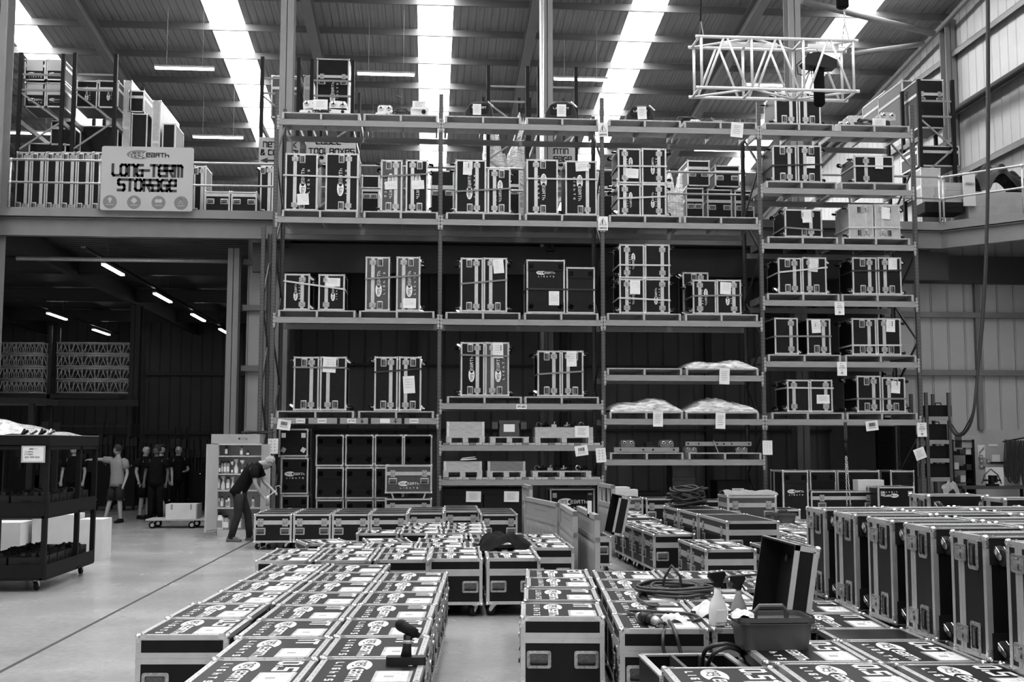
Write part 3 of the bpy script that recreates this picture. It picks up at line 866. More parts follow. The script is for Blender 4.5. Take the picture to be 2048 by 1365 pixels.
for bay, zs in levels.items():
    x0, x1 = PX_[bay] + .0425, PX_[bay + 1] - .0425
    bmsh = me_beam(x1 - x0)
    for z in zs:
        f = put('front_beam', bmsh, rack, (x0, 0, z)); put('rear_beam', bmsh, rack, (x0, RD - .03, z))
        put('connector', cn, f, (-.012, -.006, 0)); put('connector', cn, f, (x1 - x0 + .012, -.006, 0))
# side stub frame left of the racking
sr = thing('rack_frame', 'shorter perforated upright standing just left of the racking', 'upright frame', (-3.44, RY + .02, 0))
put('front_post', me_post(6.36), sr, (0, 0, 0)); put('rear_post', cached(('p636',), lambda: me_post(6.36)), sr, (0, 1.0, 0), (0, 0, R(180)))
z = .3; s = 0
while z < 5.6:
    m = MB(); m.bar((0, .06, z + (0 if s else .9)), (0, .94, z + (.9 if s else 0)), .03, .045); m.obj('brace', M_STEELD, sr); z += .9; s = 1 - s

# steel decks (flat pallets) resting on the beams
PH = .145
def me_deck(w, d=1.30):
    m = MB(); m.box(-w / 2, w / 2, 0, d, PH - .025, PH)
    return m.mesh('deck', M_PALLET)
def me_runner(d=1.30):
    m = MB(); m.box(-.022, .022, 0, d, .0, PH - .025); return m.mesh('runner', M_PALLET)
rn = me_runner()
LEVN = {8.50: 'top', 7.22: 'second', 6.42: 'second', 6.01: 'third', 4.32: 'third', 4.31: 'third', 4.78: 'fourth', 3.47: 'fifth', 3.16: 'fourth', 2.24: 'lowest loaded', 2.55: 'fourth', 1.39: 'lowest'}
BAYN = ['leftmost', 'second', 'third', 'rightmost']
def deck(bay, z, x0, x1, off=0.0):
    """pallet between two picture columns on a beam of height z"""
    a, b = PY(x0, 700, RY), PY(x1, 700, RY)
    zz = z + BH
    # picture columns are read at the pallet's own height
    sy = 682.5
    A = PYz(x0, zz + PH, RY - .03); B = PYz(x1, zz + PH, RY - .03)
    w = B - A; x = (A + B) / 2
    side = 'left' if x < (PX_[bay] + PX_[bay + 1]) / 2 else 'right'
    t = thing('steel_pallet', 'flat steel pallet on the %s shelf of the %s bay, %s one' % (LEVN.get(z, 'low'), BAYN[bay], side), 'pallet', (x, RY - .03, zz), 0, 'flat steel pallets in the racking')
    put('deck_plate', cached(('deck', round(w, 2)), lambda: me_deck(w)), t)
    for s in (-1, 0, 1): put('runner', rn, t, (s * (w / 2 - .022), 0, 0))
    return t
def PYz(px, z, Y):
    """X at depth Y and height z that appears at picture column px"""
    lo, hi = -30.0, 30.0
    for _ in range(40):
        mid = (lo + hi) / 2; p = Vector((mid, Y, z - EYE)); q = 1024 + FPX * p.dot(_R2) / p.dot(_F)
        if q < px: lo = mid
        else: hi = mid
    return (lo + hi) / 2
for bay, z, x0, x1 in [
    (0, 8.50, 564, 720), (0, 8.50, 727, 876), (1, 8.50, 890, 1042), (1, 8.50, 1052, 1197), (2, 8.50, 1217, 1362), (2, 8.50, 1368, 1514), (3, 8.50, 1528, 1668), (3, 8.50, 1678, 1819),
    (0, 6.42, 564, 716), (0, 6.42, 727, 876), (1, 6.42, 892, 1042), (1, 6.42, 1050, 1198), (2, 6.42, 1218, 1362), (2, 6.42, 1368, 1516),
    (0, 4.32, 556, 711), (0, 4.32, 718, 869), (1, 4.31, 891, 1041), (1, 4.31, 1048, 1197), (2, 4.32, 1214, 1362), (2, 4.32, 1370, 1516),
    (0, 2.24, 553, 708), (0, 2.24, 716, 868), (1, 2.55, 894, 1044), (1, 2.55, 1049, 1198),
    (2, 3.16, 1214, 1364), (2, 3.16, 1372, 1517), (2, 2.24, 1219, 1366), (2, 2.24, 1371, 1518), (2, 1.39, 1220, 1367), (2, 1.39, 1377, 1523),
    (3, 7.22, 1532, 1674), (3, 7.22, 1681, 1817), (3, 6.01, 1535, 1676), (3, 6.01, 1684, 1820), (3, 4.78, 1534, 1679), (3, 4.78, 1683, 1827),
    (3, 3.47, 1536, 1682), (3, 3.47, 1690, 1833), (3, 2.24, 1543, 1688), (3, 2.24, 1693, 1835)]:
    deck(bay, z, x0, x1)

# cases standing on end on the shelves
rc_n = 0
def rack_case(x0, y0, x1, y1, z, wside='R', low=False, tone='black', logo=True, note=None, Yf=RY + .10, depth=.80, label='', group=None, flip=False, latch=True, z_is_abs=False, detail=1, wheels=True):
    """a case standing on its end: the picture box gives its front; wside: side its castors point to"""
    global rc_n; rc_n += 1
    zb = z + .004 if z_is_abs else z + BH + PH + .012
    X0, X1 = PYz(x0, zb, Yf), PYz(x1, zb, Yf)
    H = PY((x0 + x1) / 2, y0, Yf).z - zb; W = X1 - X0
    # upright frame: w = H (lies along z after rolling), body height = W
    lg = None
    if logo: lg = ('front', 0.0 if not isinstance(logo, (int, float)) or logo is True else logo, W * (.45 if not low else .55), 180 if flip else 0, min(.62, H * .48))
    t = flight_case(H - .008, depth, W - .006, seam=None, style='y', wheels=wheels, tone=tone, detail=detail, sides='front', logo=lg, latch_u=H * .5 - .12, low=low, handles=not low)
    cx = (X0 + X1) / 2; zc = zb + H / 2
    if wside == 'R':      # bottom to +X: roll by -90 about Y
        T = Matrix.Translation((X1 - .003 + WH * wheels, Yf + depth / 2, zc)) @ Matrix.Rotation(R(-90), 4, 'Y')
    elif wside == 'L':
        T = Matrix.Translation((X0 + .003 - WH * wheels, Yf + depth / 2, zc)) @ Matrix.Rotation(R(90), 4, 'Y')
    t.matrix_basis = T
    t['label'] = label; t['category'] = 'flight case'
    if group: t['group'] = group
    if note:
        nx, ny, nw, nh = note
        P = PY(nx, ny, Yf - .012)
        n = paper_note(t, nw, nh, Matrix.Identity(4), 4, rc_n)
        n.matrix_basis = T.inverted() @ Matrix.Translation(P) @ Matrix.Rotation(R(random.uniform(-5, 5)), 4, 'Y') @ Matrix.Rotation(R(90), 4, 'X')
    return t
def strap(x0, ya, x1, yb, label, m_=M_STRAPG, Yf=RY + .075, wd=.035, depth=.86):
    """webbing ratcheted round a pair of cases"""
    A, B = PY(x0, ya, Yf), PY(x1, yb, Yf)
    m = MB(); m.bar(A, B, .006, wd)
    for P in (A, B): m.bar(P + Vector((0, -.003, 0)), P + Vector((0, depth, 0)), .006, wd)
    tag(m.obj('ratchet_strap', m_), label, 'strap')
# ------------------------------------------------------------------ what stands on the shelves
z2, z3, z4 = 6.42, 4.32, 2.24
RC = rack_case
RC(569, 307, 634, 421, z2, 'R', label='tall dark case on end, far left of the second shelf, note low down', note=(606, 399, .24, .24))
RC(650, 307, 716, 424, z2, 'L', wheels=False, label='tall dark flight case on end, second from the left on the second shelf', flip=True)
RC(761, 320, 804, 425, z2, 'L', tone='grey', label='grey-faced case on end on the second shelf, left of a strapped pair', note=(782, 371, .26, .17))
RC(811, 320, 855, 425, z2, 'R', label='black flight case on end with a tilted note, strapped right of the grey-faced one', note=(836, 370, .26, .19), flip=True)
RC(911, 320, 972, 427, z2, 'L', label='taller case with a long note, strapped left of a shorter one, second shelf', note=(935, 337, .19, .28), flip=True)
RC(975, 337, 1021, 428, z2, 'R', label='shorter flight case strapped right of a taller one on the second shelf', flip=True)
RC(1053, 319, 1116, 431, z2, 'R', label='wide flight case on end crossed by a white strap, left one of the pair', flip=True)
RC(1131, 322, 1194, 432, z2, 'L', wheels=False, label='wide flight case on end with a note at its top, right of the white-strapped one', note=(1164, 334, .28, .19))
for (a, b, c, d, wsd, lb, nt) in [(1236, 368, 1282, 433, 'L', 'lower left', None), (1284, 368, 1333, 433, 'R', 'lower right', None)]:
    RC(a, b, c, d, z2, wsd, low=True, label='%s case of the four strapped in a block on the second shelf' % lb, note=nt)
zs_ = PY(1258, 367, RY + .1).z
RC(1236, 297, 1282, 366, zs_, 'L', low=True, label='upper left case of the four strapped in a block on the second shelf', note=(1264, 347, .28, .21), z_is_abs=True)
RC(1284, 297, 1333, 366, zs_, 'R', low=True, label='upper right case of the four strapped in a block on the second shelf', z_is_abs=True)
# third shelf
RC(568, 548, 619, 621, z3, 'R', low=True, label='short flight case far left of the third shelf, white strap across it')
RC(636, 549, 689, 622, z3, 'L', wheels=False, low=True, label='short flight case second from left on the third shelf, note at its top', note=(666, 565, .30, .18), flip=True)
RC(730, 514, 779, 623, z3, 'R', wheels=False, tone='grey', label='dark grey tall flight case with large house logo, left one of the strapped grey pair')
RC(792, 514, 840, 623, z3, 'R', tone='grey', label='dark grey tall flight case with large house logo and a torn note near its foot', note=(819, 607, .27, .21))
RC(921, 516, 966, 625, z3, 'L', logo=None, label='plain black case, left of the pair on the third shelf, second bay')
RC(967, 516, 1014, 625, z3, 'R', logo=None, label='plain black case with a note, right of the pair, third shelf, second bay', note=(997, 533, .22, .30))
for (a, b, c, d, wsd, lb) in [(1239, 558, 1289, 628, 'L', 'lower left'), (1290, 558, 1340, 628, 'R', 'lower right')]:
    RC(a, b, c, d, z3, wsd, low=True, label='%s case of the four strapped in a block on the third shelf' % lb, note=(1270, 575, .22, .30) if lb == 'lower left' else None)
zs_ = PY(1262, 557, RY + .1).z
RC(1239, 489, 1289, 556, zs_, 'L', low=True, label='upper left case of the four strapped in a block on the third shelf', z_is_abs=True)
RC(1290, 489, 1340, 556, zs_, 'R', low=True, logo=None, label='upper right case of the four strapped in a block on the third shelf', z_is_abs=True)
RC(1386, 560, 1433, 629, z3, 'L', low=True, label='flight case on the right pallet of the third bay, left one under a thin strap')
RC(1434, 560, 1483, 629, z3, 'R', low=True, label='flight case on the right pallet of the third bay with a curling note', note=(1451, 577, .24, .26))
RC(1366, 545, 1418, 629, z3, 'L', logo=None, Yf=RY + .92, depth=.4, label='taller case standing behind the strapped pair, third shelf, third bay')
# cases whose castor side faces the hall
def castor_front(x0, y0, x1, y1, z, label, logo=None, Yf=RY + .1, zabs=False, depth=.75, detail=1, group=None, tone='black', board=True):
    zb = z if zabs else z + BH + PH
    X0, X1 = PYz(x0, zb, Yf), PYz(x1, zb, Yf); H = PY((x0 + x1) / 2, y0, Yf).z - zb
    W = X1 - X0
    t = flight_case(W - .006, H - .006, depth, seam=None, style='y', wheels=False, detail=detail, sides='', tone=tone)
    T = Matrix.Translation(((X0 + X1) / 2, Yf, zb + H / 2)) @ Matrix.Rotation(R(-90), 4, 'X')
    t.matrix_basis = T
    t['label'] = label; t['category'] = 'flight case'
    if group: t['group'] = group
    ti = T.inverted()
    for s in (-1, 1):
        zz = zb + H / 2 + s * (H / 2 - .14)
        if board:
            m = MB(); m.box(X0 + .03, X1 - .03, Yf - .016, Yf - .002, zz - .10, zz + .10)
            bo = m.obj('castor_board', M_BLACK, t); bo.matrix_basis = ti
        for u in (-1, 1):
            M = ti @ Matrix.Translation(((X0 + X1) / 2 + u * (W / 2 - .10), Yf - .016, zz)) @ Matrix.Rotation(R(-90), 4, 'X') @ Matrix.Rotation(R(180), 4, 'X') @ Matrix.Rotation(R(180 if s > 0 else 150), 4, 'Z')
            c = put('caster', cached(('caster',), me_caster), t, M=M); put('wheel', cached(('wheel',), me_wheel), c)
    if logo:
        u, v, sz = logo
        M = ti @ Matrix.Translation(((X0 + X1) / 2 + u, Yf - .006, zb + v)) @ Matrix.Rotation(R(90), 4, 'X')
        add_logo(t, M, sz)
    return t, T
t, T = castor_front(1053, 520, 1130, 627, z3, 'wide black case showing its castors and house logo, third shelf, second bay', (0, .86, .40))
n = paper_note(t, .22, .30, Matrix.Identity(4), 5, 3); n.matrix_basis = T.inverted() @ Matrix.Translation(PY(1108, 597, RY + .085)) @ Matrix.Rotation(R(90), 4, 'X')
castor_front(1133, 535, 1190, 627, z3, 'narrow black case showing its castors, right of the wide one with the logo')
# lowest loaded shelf of the left bay, fourth of the second bay
RC(586, 714, 637, 824, z4, 'L', logo=None, flip=True, label='plain black case, left of the first pair on the lowest loaded shelf')
RC(639, 714, 692, 824, z4, 'R', logo=None, label='plain black case with a note, right of the first pair, lowest loaded shelf', note=(659, 730, .27, .32))
RC(748, 714, 795, 824, z4, 'L', logo=None, flip=True, label='plain black case, left of the second pair on the lowest loaded shelf')
RC(797, 714, 842, 824, z4, 'R', logo=None, label='plain black case with a low note, right of the second pair, lowest loaded shelf', note=(818, 770, .24, .36))
RC(921, 685, 969, 794, 2.55, 'L', label='black case with a big vertical logo left of the grey one, second bay', flip=True)
RC(970, 685, 1018, 794, 2.55, 'R', tone='grey', label='grey case with a big vertical logo and a note, fourth shelf of the second bay', note=(996, 701, .22, .33))
RC(1075, 702, 1122, 795, 2.55, 'L', logo=None, label='plain black case, left of the strapped pair right of the grey logo case')
RC(1123, 702, 1167, 795, 2.55, 'R', logo=None, label='plain black case with a long note, right of the grey logo case', note=(1143, 718, .21, .33))
# right bay
BG = 'the right hand bay'
RC(1551, 185, 1596, 248, 8.50, 'L', logo=None, label='black case on the top shelf behind the hanging truss, left of two')
RC(1598, 185, 1642, 248, 8.50, 'R', logo=None, label='black case on the top shelf behind the hanging truss, right of two')
RC(1546, 291, 1594, 361, 7.22, 'L', logo=None, label='black case on the second shelf of the rightmost bay, left of a strapped pair')
RC(1596, 291, 1644, 361, 7.22, 'R', logo=None, label='black case with a note on the second shelf of the rightmost bay', note=(1621, 325, .19, .26))
RC(1709, 312, 1788, 363, 7.22, 'L', low=True, logo=None, label='single squat case with a note at the right end of the second shelf, rightmost bay', note=(1758, 326, .18, .27))
RC(1570, 419, 1645, 473, 6.01, 'L', logo=None, label='single squat black case with a note on the third shelf of the rightmost bay', note=(1613, 433, .20, .28))
RC(1698, 409, 1748, 476, 6.01, 'L', tone='light', logo=None, label='pale grey flight case on the third shelf, left of the pale pair')
RC(1750, 409, 1801, 476, 6.01, 'R', tone='light', logo=None, label='pale grey flight case with a tilted note, right of the pale pair', note=(1771, 427, .19, .26))
RC(1557, 516, 1604, 587, 4.78, 'L', logo=None, label='black case, left one under the rising white strap, fourth shelf of the rightmost bay')
RC(1605, 515, 1654, 587, 4.78, 'R', logo=None, label='black case with a note under the rising white strap, fourth shelf of the rightmost bay', note=(1627, 531, .19, .28))
RC(1706, 515, 1755, 588, 4.78, 'L', logo=None, label='black case left of the right pair on the fourth shelf of the rightmost bay')
RC(1757, 515, 1804, 588, 4.78, 'R', logo=None, label='black case with a skewed note at the right end of the fourth shelf', note=(1785, 530, .20, .28))
RC(1550, 636, 1597, 710, 3.47, 'R', low=True, logo=None, label='narrow black case, left of the spaced pair on the fifth shelf of the rightmost bay')
RC(1615, 638, 1662, 710, 3.47, 'L', wheels=False, logo=None, label='narrow black case with a note, right of the spaced pair on the fifth shelf', note=(1632, 653, .20, .29))
RC(1705, 637, 1754, 711, 3.47, 'L', logo=None, label='black case above a low white strap on the fifth shelf, left of the pair')
RC(1755, 637, 1803, 711, 3.47, 'R', logo=None, label='black case with a note above a low white strap on the fifth shelf', note=(1781, 652, .20, .27))
RC(1575, 760, 1620, 826, 2.24, 'L', low=True, logo=None, label='black case on the lowest loaded shelf of the rightmost bay, left under a white strap')
RC(1621, 760, 1666, 826, 2.24, 'R', low=True, logo=None, label='black case with a wide note on the lowest loaded shelf of the rightmost bay', note=(1646, 799, .28, .19))
RC(1715, 752, 1763, 826, 2.24, 'L', logo=None, label='black case at the right of the lowest loaded shelf, left of the last pair')
RC(1765, 755, 1812, 826, 2.24, 'R', logo=None, label='black case with a note at the right end of the lowest loaded shelf', note=(1791, 775, .20, .26))
for a in [(566, 350, 718, 355, M_STRAPL, 'pale strap round the two tall cases at the far left of the second shelf'), (760, 353, 856, 348, M_STRAPG, 'grey strap round the grey-faced and black pair'),
          (911, 383, 1022, 377, M_STRAPG, 'grey strap round the taller and shorter cases of the second bay'), (1053, 357, 1195, 359, M_STRAPL, 'white strap round the two wide cases on the second shelf'),
          (1235, 332, 1334, 333, M_STRAPL, 'upper pale strap round the block of four on the second shelf'), (1235, 397, 1334, 393, M_STRAPL, 'lower pale strap round the block of four on the second shelf'),
          (567, 562, 690, 579, M_STRAPL, 'white strap sloping over the two short cases of the third shelf'), (730, 558, 841, 551, M_STRAPG, 'grey strap round the dark grey logo pair'),
          (921, 568, 1015, 560, M_STRAPG, 'grey strap round the plain pair on the third shelf'), (1052, 578, 1191, 580, M_STRAPD, 'dark strap round the two cases showing their castors'),
          (1238, 530, 1341, 531, M_STRAPL, 'upper pale strap round the block of four on the third shelf'), (1238, 596, 1341, 601, M_STRAPL, 'lower pale strap round the block of four on the third shelf'),
          (1386, 592, 1484, 591, M_STRAPG, 'thin dull strap round the pair on the right of the third shelf'), (586, 735, 693, 736, M_STRAPG, 'grey strap high round the first pair on the lowest loaded shelf'),
          (748, 745, 843, 738, M_STRAPD, 'black strap round the second pair on the lowest loaded shelf'), (921, 710, 1019, 713, M_STRAPG, 'grey strap round the black and grey logo cases'),
          (1075, 749, 1168, 743, M_STRAPG, 'grey strap round the pair right of the grey logo case'), (1545, 331, 1645, 329, M_STRAPD, 'dark strap round the pair on the second shelf, rightmost bay'),
          (1708, 332, 1789, 333, M_STRAPL, 'white strap round the squat case on the second shelf'), (1569, 455, 1646, 461, M_STRAPG, 'grey strap round the squat case on the third shelf'),
          (1697, 455, 1802, 455, M_STRAPL, 'pale strap round the pale pair'), (1557, 545, 1655, 535, M_STRAPL, 'white strap rising across the pair on the fourth shelf'),
          (1706, 542, 1805, 541, M_STRAPD, 'black strap round the right pair on the fourth shelf'), (1549, 673, 1663, 673, M_STRAPG, 'grey strap round the spaced pair'),
          (1704, 691, 1804, 691, M_STRAPL, 'white strap low round the pair on the fifth shelf'), (1574, 776, 1667, 777, M_STRAPL, 'white strap high round the left pair of the lowest loaded shelf'),
          (1715, 798, 1813, 798, M_STRAPG, 'grey strap round the last pair of the lowest loaded shelf')]:
    strap(a[0], a[1], a[2], a[3], a[5], a[4])

# signs and tickets on the racking
def ticket(px, py, w, h, name, label, cat='sign', ang=0, Yf=RY - .03, kind='code', hang=True):
    t = thing(name, label, cat, tuple(PY(px, py, Yf)), 0); t.rotation_euler = (R(90), R(0), 0)
    t.matrix_basis = Matrix.Translation(PY(px, py, Yf)) @ Matrix.Rotation(R(ang), 4, 'Y') @ Matrix.Rotation(R(90), 4, 'X')
    m = MB(); m.grid(lambda u, v: Vector((-w / 2 + w * u, -h / 2 + h * v, .004 * math.sin(4 * v + px))), 2, 6); m.obj('card', M_PAPER, t)
    k = MB(); z0, z1 = .006, .0065
    if kind == 'code':
        x = -w * .25; rnd = random.Random(px)
        while x < w * .25:
            q = rnd.choice((.004, .007, .011)); k.box(x, x + q, -h * .06, h * .30, z0, z1); x += q + rnd.choice((.004, .007))
        strokes(k, 'BEAM 0270', -w * .28, -h * .25, h * .07, .2, .3, z0, z1, width=w * .56)
    elif kind == 'warn':
        T_ = [(-w * .34, -h * .12), (w * .34, -h * .12), (0, h * .36)]
        for a, b in zip(T_, T_[1:] + T_[:1]): k.bar((a[0], a[1], z0), (b[0], b[1], z0), .008, .001)
        strokes(k, '!', -.012, -h * .03, h * .24, .3, .3, z0, z1)
        strokes(k, 'WaRnInG', -w * .36, -h * .38, h * .09, .2, .3, z0, z1, width=w * .72)
    elif kind == 'dots':
        for i in range(4):
            for j in range(2): k.box(-w * .25 + j * w * .36, -w * .25 + j * w * .36 + w * .12, h * .30 - i * h * .2, h * .30 - i * h * .2 + h * .06, z0, z1)
    elif kind == 'grid':
        for i in range(7):
            for j in range(3): k.box(-w * .35 + j * w * .27, -w * .35 + j * w * .27 + w * .08, h * .34 - i * h * .11, h * .34 - i * h * .11 + h * .025, z0, z1)
    elif kind == 'load':
        k.box(-w * .18, w * .22, h * .36, h * .375, z0, z1); k.box(-w * .2, -w * .02, h * .35, h * .385, z0, z1)
        strokes(k, '12 WaY', -w * .2, h * .17, h * .06, .22, .3, z0, z1, width=w * .4); strokes(k, '36 VOLTaGe', -w * .3, h * .03, h * .06, .22, .3, z0, z1, width=w * .6)
        strokes(k, 'OnLY', -w * .12, -h * .12, h * .05, .22, .3, z0, z1, width=w * .26)
        k.prism([(0, -h * .2), (w * .16, -h * .3), (0, -h * .4), (-w * .16, -h * .3)], z0, z1)
    elif kind == 'text':
        for i in range(5): k.box(-w * .3, w * (.3 - .07 * (i % 3)), h * .28 - i * h * .13, h * .28 - i * h * .13 + h * .025, z0, z1)
    k.obj('print', M_INK if kind in ('warn', 'code') else M_INKG, t)
    return t
ticket(568, 850, .27, .21, 'location_ticket', 'tilted barcode ticket hanging from the lowest left beam', ang=8)
ticket(1163, 902, .27, .21, 'location_ticket', 'tilted barcode ticket on the wooden-decked beam of the second bay', ang=-8)
ticket(1744, 852, .27, .21, 'location_ticket', 'barcode ticket hanging from the lowest beam of the rightmost bay', ang=-7)
ticket(1206, 260, .21, .30, 'warning_sign', 'warning triangle card on the post between second and third bays, upper one', ang=-2, kind='warn')
ticket(1206, 447, .21, .30, 'warning_sign', 'warning triangle card on the post between second and third bays, lower one', ang=0, kind='warn')
ticket(546, 893, .21, .31, 'code_card', 'white card with eight small squares on the far left post', kind='dots')
ticket(1202, 911, .21, .30, 'code_card', 'white card with six small squares hanging beside the third bay', ang=-4, kind='dots')
ticket(1535, 896, .21, .30, 'code_card', 'white card with rows of small print on the post left of the rightmost bay', kind='grid')
ticket(1679, 617, .21, .29, 'load_notice', 'load notice hanging under the fourth shelf of the rightmost bay', kind='load')
ticket(1684, 738, .21, .30, 'load_notice', 'load notice hanging under the fifth shelf of the rightmost bay', kind='load')
ticket(1844, 860, .21, .30, 'load_notice', 'load notice on the right end post of the racking', ang=-1, kind='load')
ticket(1474, 260, .27, .32, 'shelf_note', 'curling white sheet hanging over the top beam of the third bay', ang=5, kind='text', Yf=RY - .06)
ticket(1449, 753, .22, .34, 'shelf_note', 'white sheet under the wrapped bundle on the fourth shelf of the third bay', ang=2, kind='text', Yf=RY - .06)
ticket(1316, 839, .21, .31, 'shelf_note', 'white sheet under the left wrapped bundle of the lower shelf', ang=1, kind='text', Yf=RY - .06)
ticket(1441, 842, .21, .34, 'shelf_note', 'white sheet under the right wrapped bundle of the lower shelf', ang=2, kind='text', Yf=RY - .06)
ticket(1840, 908, .24, .24, 'document_pouch', 'tilted clear document pouch on the right end post', ang=-20, kind='text', Yf=RY - .05)
# tape labels and dark tapes on the lowest beam of the left bay
for i, (a, txt, arrow) in enumerate([(601, 'MA10', 0), (644, '500KG', 0), (703, 'LIFTeD', 1), (770, '', 1), (828, '500KG', 0)]):
    t = thing('beam_label', '%s small white label along the lowest left beam' % ORD[i], 'label', tuple(PY(a, 842.5, RY - .016)), 0)
    t.matrix_basis = Matrix.Translation(PY(a, 842.5, RY - .016)) @ Matrix.Rotation(R(90), 4, 'X')
    m = MB(); m.box(-.09 if txt else -.10, .09 if txt else .10, -.045, .045, 0, .002); m.obj('card', M_PAPER, t)
    k = MB()
    if txt: strokes(k, txt, -.07, -.014, .03, .2, .3, .002, .003, width=.14)
    if arrow: k.box(.205, .222, -.02, .05, .0, .003); k.prism([(.18, 0), (.213, -.05), (.247, 0), (.235, .008), (.213, -.02), (.19, .008)], 0, .003)
    k.obj('print', M_INK, t)
for x in (614, 677, 739, 806):
    m = MB(); c = PY(x, 842.5, RY - .014); m.box(c.x - .03, c.x + .03, c.y - .003, c.y, c.z - .06, c.z + .06)
    tag(m.obj('tape_band', M_BLACK), 'black tape band on the lowest left beam, %s from the left' % ORD[(614, 677, 739, 806).index(x)], 'tape')
t = thing('beam_label', 'small white weight plate at the middle of the fourth beam, second bay', 'label'); t.matrix_basis = Matrix.Translation(PY(1043, 814, RY - .016)) @ Matrix.Rotation(R(90), 4, 'X')
m = MB(); m.box(-.11, .11, -.05, .05, 0, .002); m.obj('card', M_PAPER, t); k = MB(); strokes(k, '097 WKG', -.08, -.018, .036, .2, .3, .002, .003, width=.16); k.obj('print', M_INK, t)

# chain hoists, trolleys and beams on the top shelf
TZ = 8.50 + BH + PH
def plate_trolley(px, py, s=1.0, label='', m_=M_BOTTLE, zb=None, Y=RY + .25, tilt=0):
    """beam trolley side plate with two flanged wheels"""
    P = PY(px, py, Y)
    if zb is not None: P.z = zb
    t = thing('beam_trolley', label, 'trolley', tuple(P)); t.rotation_euler = (0, R(tilt), 0)
    m = MB(); w, h = .30 * s, .15 * s
    for y in (0, .22): m.prism([(-w / 2, 0), (w / 2, 0), (w / 2, h * .7), (w * .38, h), (-w * .38, h), (-w / 2, h * .7)], y, y + .012, Matrix(((1, 0, 0, 0), (0, 0, 1, 0), (0, 1, 0, 0), (0, 0, 0, 1))))
    m.box(-w / 2 + .02, w / 2 - .02, .012, .22, .01, .04); m.obj('side_plates', m_, t)
    for u in (-1, 1):
        k = MB(); M = Matrix.Translation((u * w * .26, 0, h * .62)) @ Matrix.Rotation(R(90), 4, 'X')
        k.lathe([(.012 * s, .02), (.045 * s, .02), (.045 * s, .008), (.035 * s, .004), (.035 * s, -.02), (.012 * s, -.02)], n=16, M=M); wo = k.obj('flanged_wheel', M_CHROME, t, True)
        k = MB(); k.lathe([(.002, .022), (.020 * s, .022), (.020 * s, .026), (.002, .026)], n=12, M=M); k.obj('hub', M_DARK, wo)
    return t
def cable_heap(name, label, c, w, d, h, r=.014, n=6, m_=M_CABLE, seed=1, cat='cable'):
    rnd = random.Random(seed); m = MB()
    for i in range(n):
        pts = []; a0 = rnd.uniform(0, 6.28); rx, ry = w / 2 * rnd.uniform(.55, 1), d / 2 * rnd.uniform(.55, 1); ph = rnd.uniform(0, 6)
        for k in range(26):
            a = a0 + 2 * PI * k / 26
            pts.append((c[0] + rx * math.cos(a) * (1 + .12 * math.sin(3 * a + ph)), c[1] + ry * math.sin(a), c[2] + r + h * (i / n) + h * .12 * (1 + math.sin(2 * a + ph))))
        m.tube(pts, r, 7, True)
    return tag(m.obj(name, m_, None, True), label, cat)
def chain(name, label, p, q, m_=M_CHROME, link=.05, r=.006, maxn=60):
    p, q = Vector(p), Vector(q); L = (q - p).length; n = min(maxn, max(2, int(L / (link * .75)))); m = MB(); d = (q - p) / n
    u = d.normalized(); s = u.orthogonal().normalized(); v = u.cross(s)
    for i in range(n):
        c = p + d * (i + .5); a = s if i % 2 else v; h = d.length * .68; ww = h * .42
        m.tube([c + u * (h * math.cos(t_)) + a * (ww * math.sin(t_)) for t_ in [2 * PI * k / 8 for k in range(8)]], r, 5, True)
    return tag(m.obj(name, m_, None, True), label, 'chain')
plate_trolley(623, 204, 1.15, 'white two-wheel beam trolley on the top shelf, left of the far left pallet', zb=TZ + .18, tilt=-4)
plate_trolley(676, 199, 1.25, 'white two-wheel beam trolley on the top shelf, right of the far left pallet', zb=TZ + .16, tilt=3)
plate_trolley(770, 213, 1.05, 'white two-wheel beam trolley on the top shelf, second pallet', zb=TZ + .12)
def motor_box(px, w, h, d, label, m_=M_BOTTLE, Y=RY + .25, zb=TZ, tilt=0, lid=True):
    X = PYz(px, zb, Y); t = thing('hoist_motor', label, 'hoist', (X, Y, zb)); t.rotation_euler = (0, 0, R(tilt))
    m = MB(); m.prism(rrect(w, h * .72, .03), 0, d, Matrix(((1, 0, 0, 0), (0, 0, 1, 0), (0, 1, 0, h * .5), (0, 0, 0, 1)))); m.obj('motor_body', m_, t)
    m = MB()
    for i in range(6): m.box(-w / 2 - .012, w / 2 + .012, .03 + i * d * .15, .04 + i * d * .15, h * .18, h * .82)
    m.obj('cooling_fins', m_, t)
    m = MB(); m.box(-w / 2, w / 2, .0, d, 0, h * .16); m.obj('base_bracket', M_STEELD, t)
    m = MB(); m.cyl((w * .25, -.02, h * .5), (w * .25, .01, h * .5), h * .16, n=12); m.obj('chain_guide', M_DARK, t)
    return t
motor_box(612, .26, .16, .3, 'small pale hoist motor under the left trolley on the top shelf')
motor_box(676, .38, .22, .35, 'larger pale hoist motor under the right trolley on the top shelf')
motor_box(766, .30, .14, .3, 'pale hoist motor under the trolley on the second top pallet')
motor_box(839, .36, .30, .4, 'pale control box of a hoist on the second top pallet, a note on its side', zb=TZ)
cable_heap('cable_coil', 'black cable loops between the trolleys on the far left top pallet', (PYz(645, TZ, RY + .35), RY + .35, TZ), .45, .4, .18, .013, 7, seed=3)
cable_heap('cable_coil', 'black cable heap left of the pale control box on the top shelf', (PYz(803, TZ, RY + .35), RY + .35, TZ), .42, .4, .18, .013, 7, seed=4)
m = MB(); c = PY(794, 205, RY + .3); m.tube([c + Vector((-.13 * math.cos(a), 0, .16 * math.sin(a) - .02)) for a in [PI * k / 12 for k in range(-1, 14)]], .009, 7)
tag(m.obj('cable_hoop', M_CABLE, None, True), 'thin black cable arching up on the second top pallet', 'cable')
ticket(641, 209, .30, .22, 'shelf_note', 'crumpled note on the cables of the far left top pallet', kind='text', Yf=RY + .1)
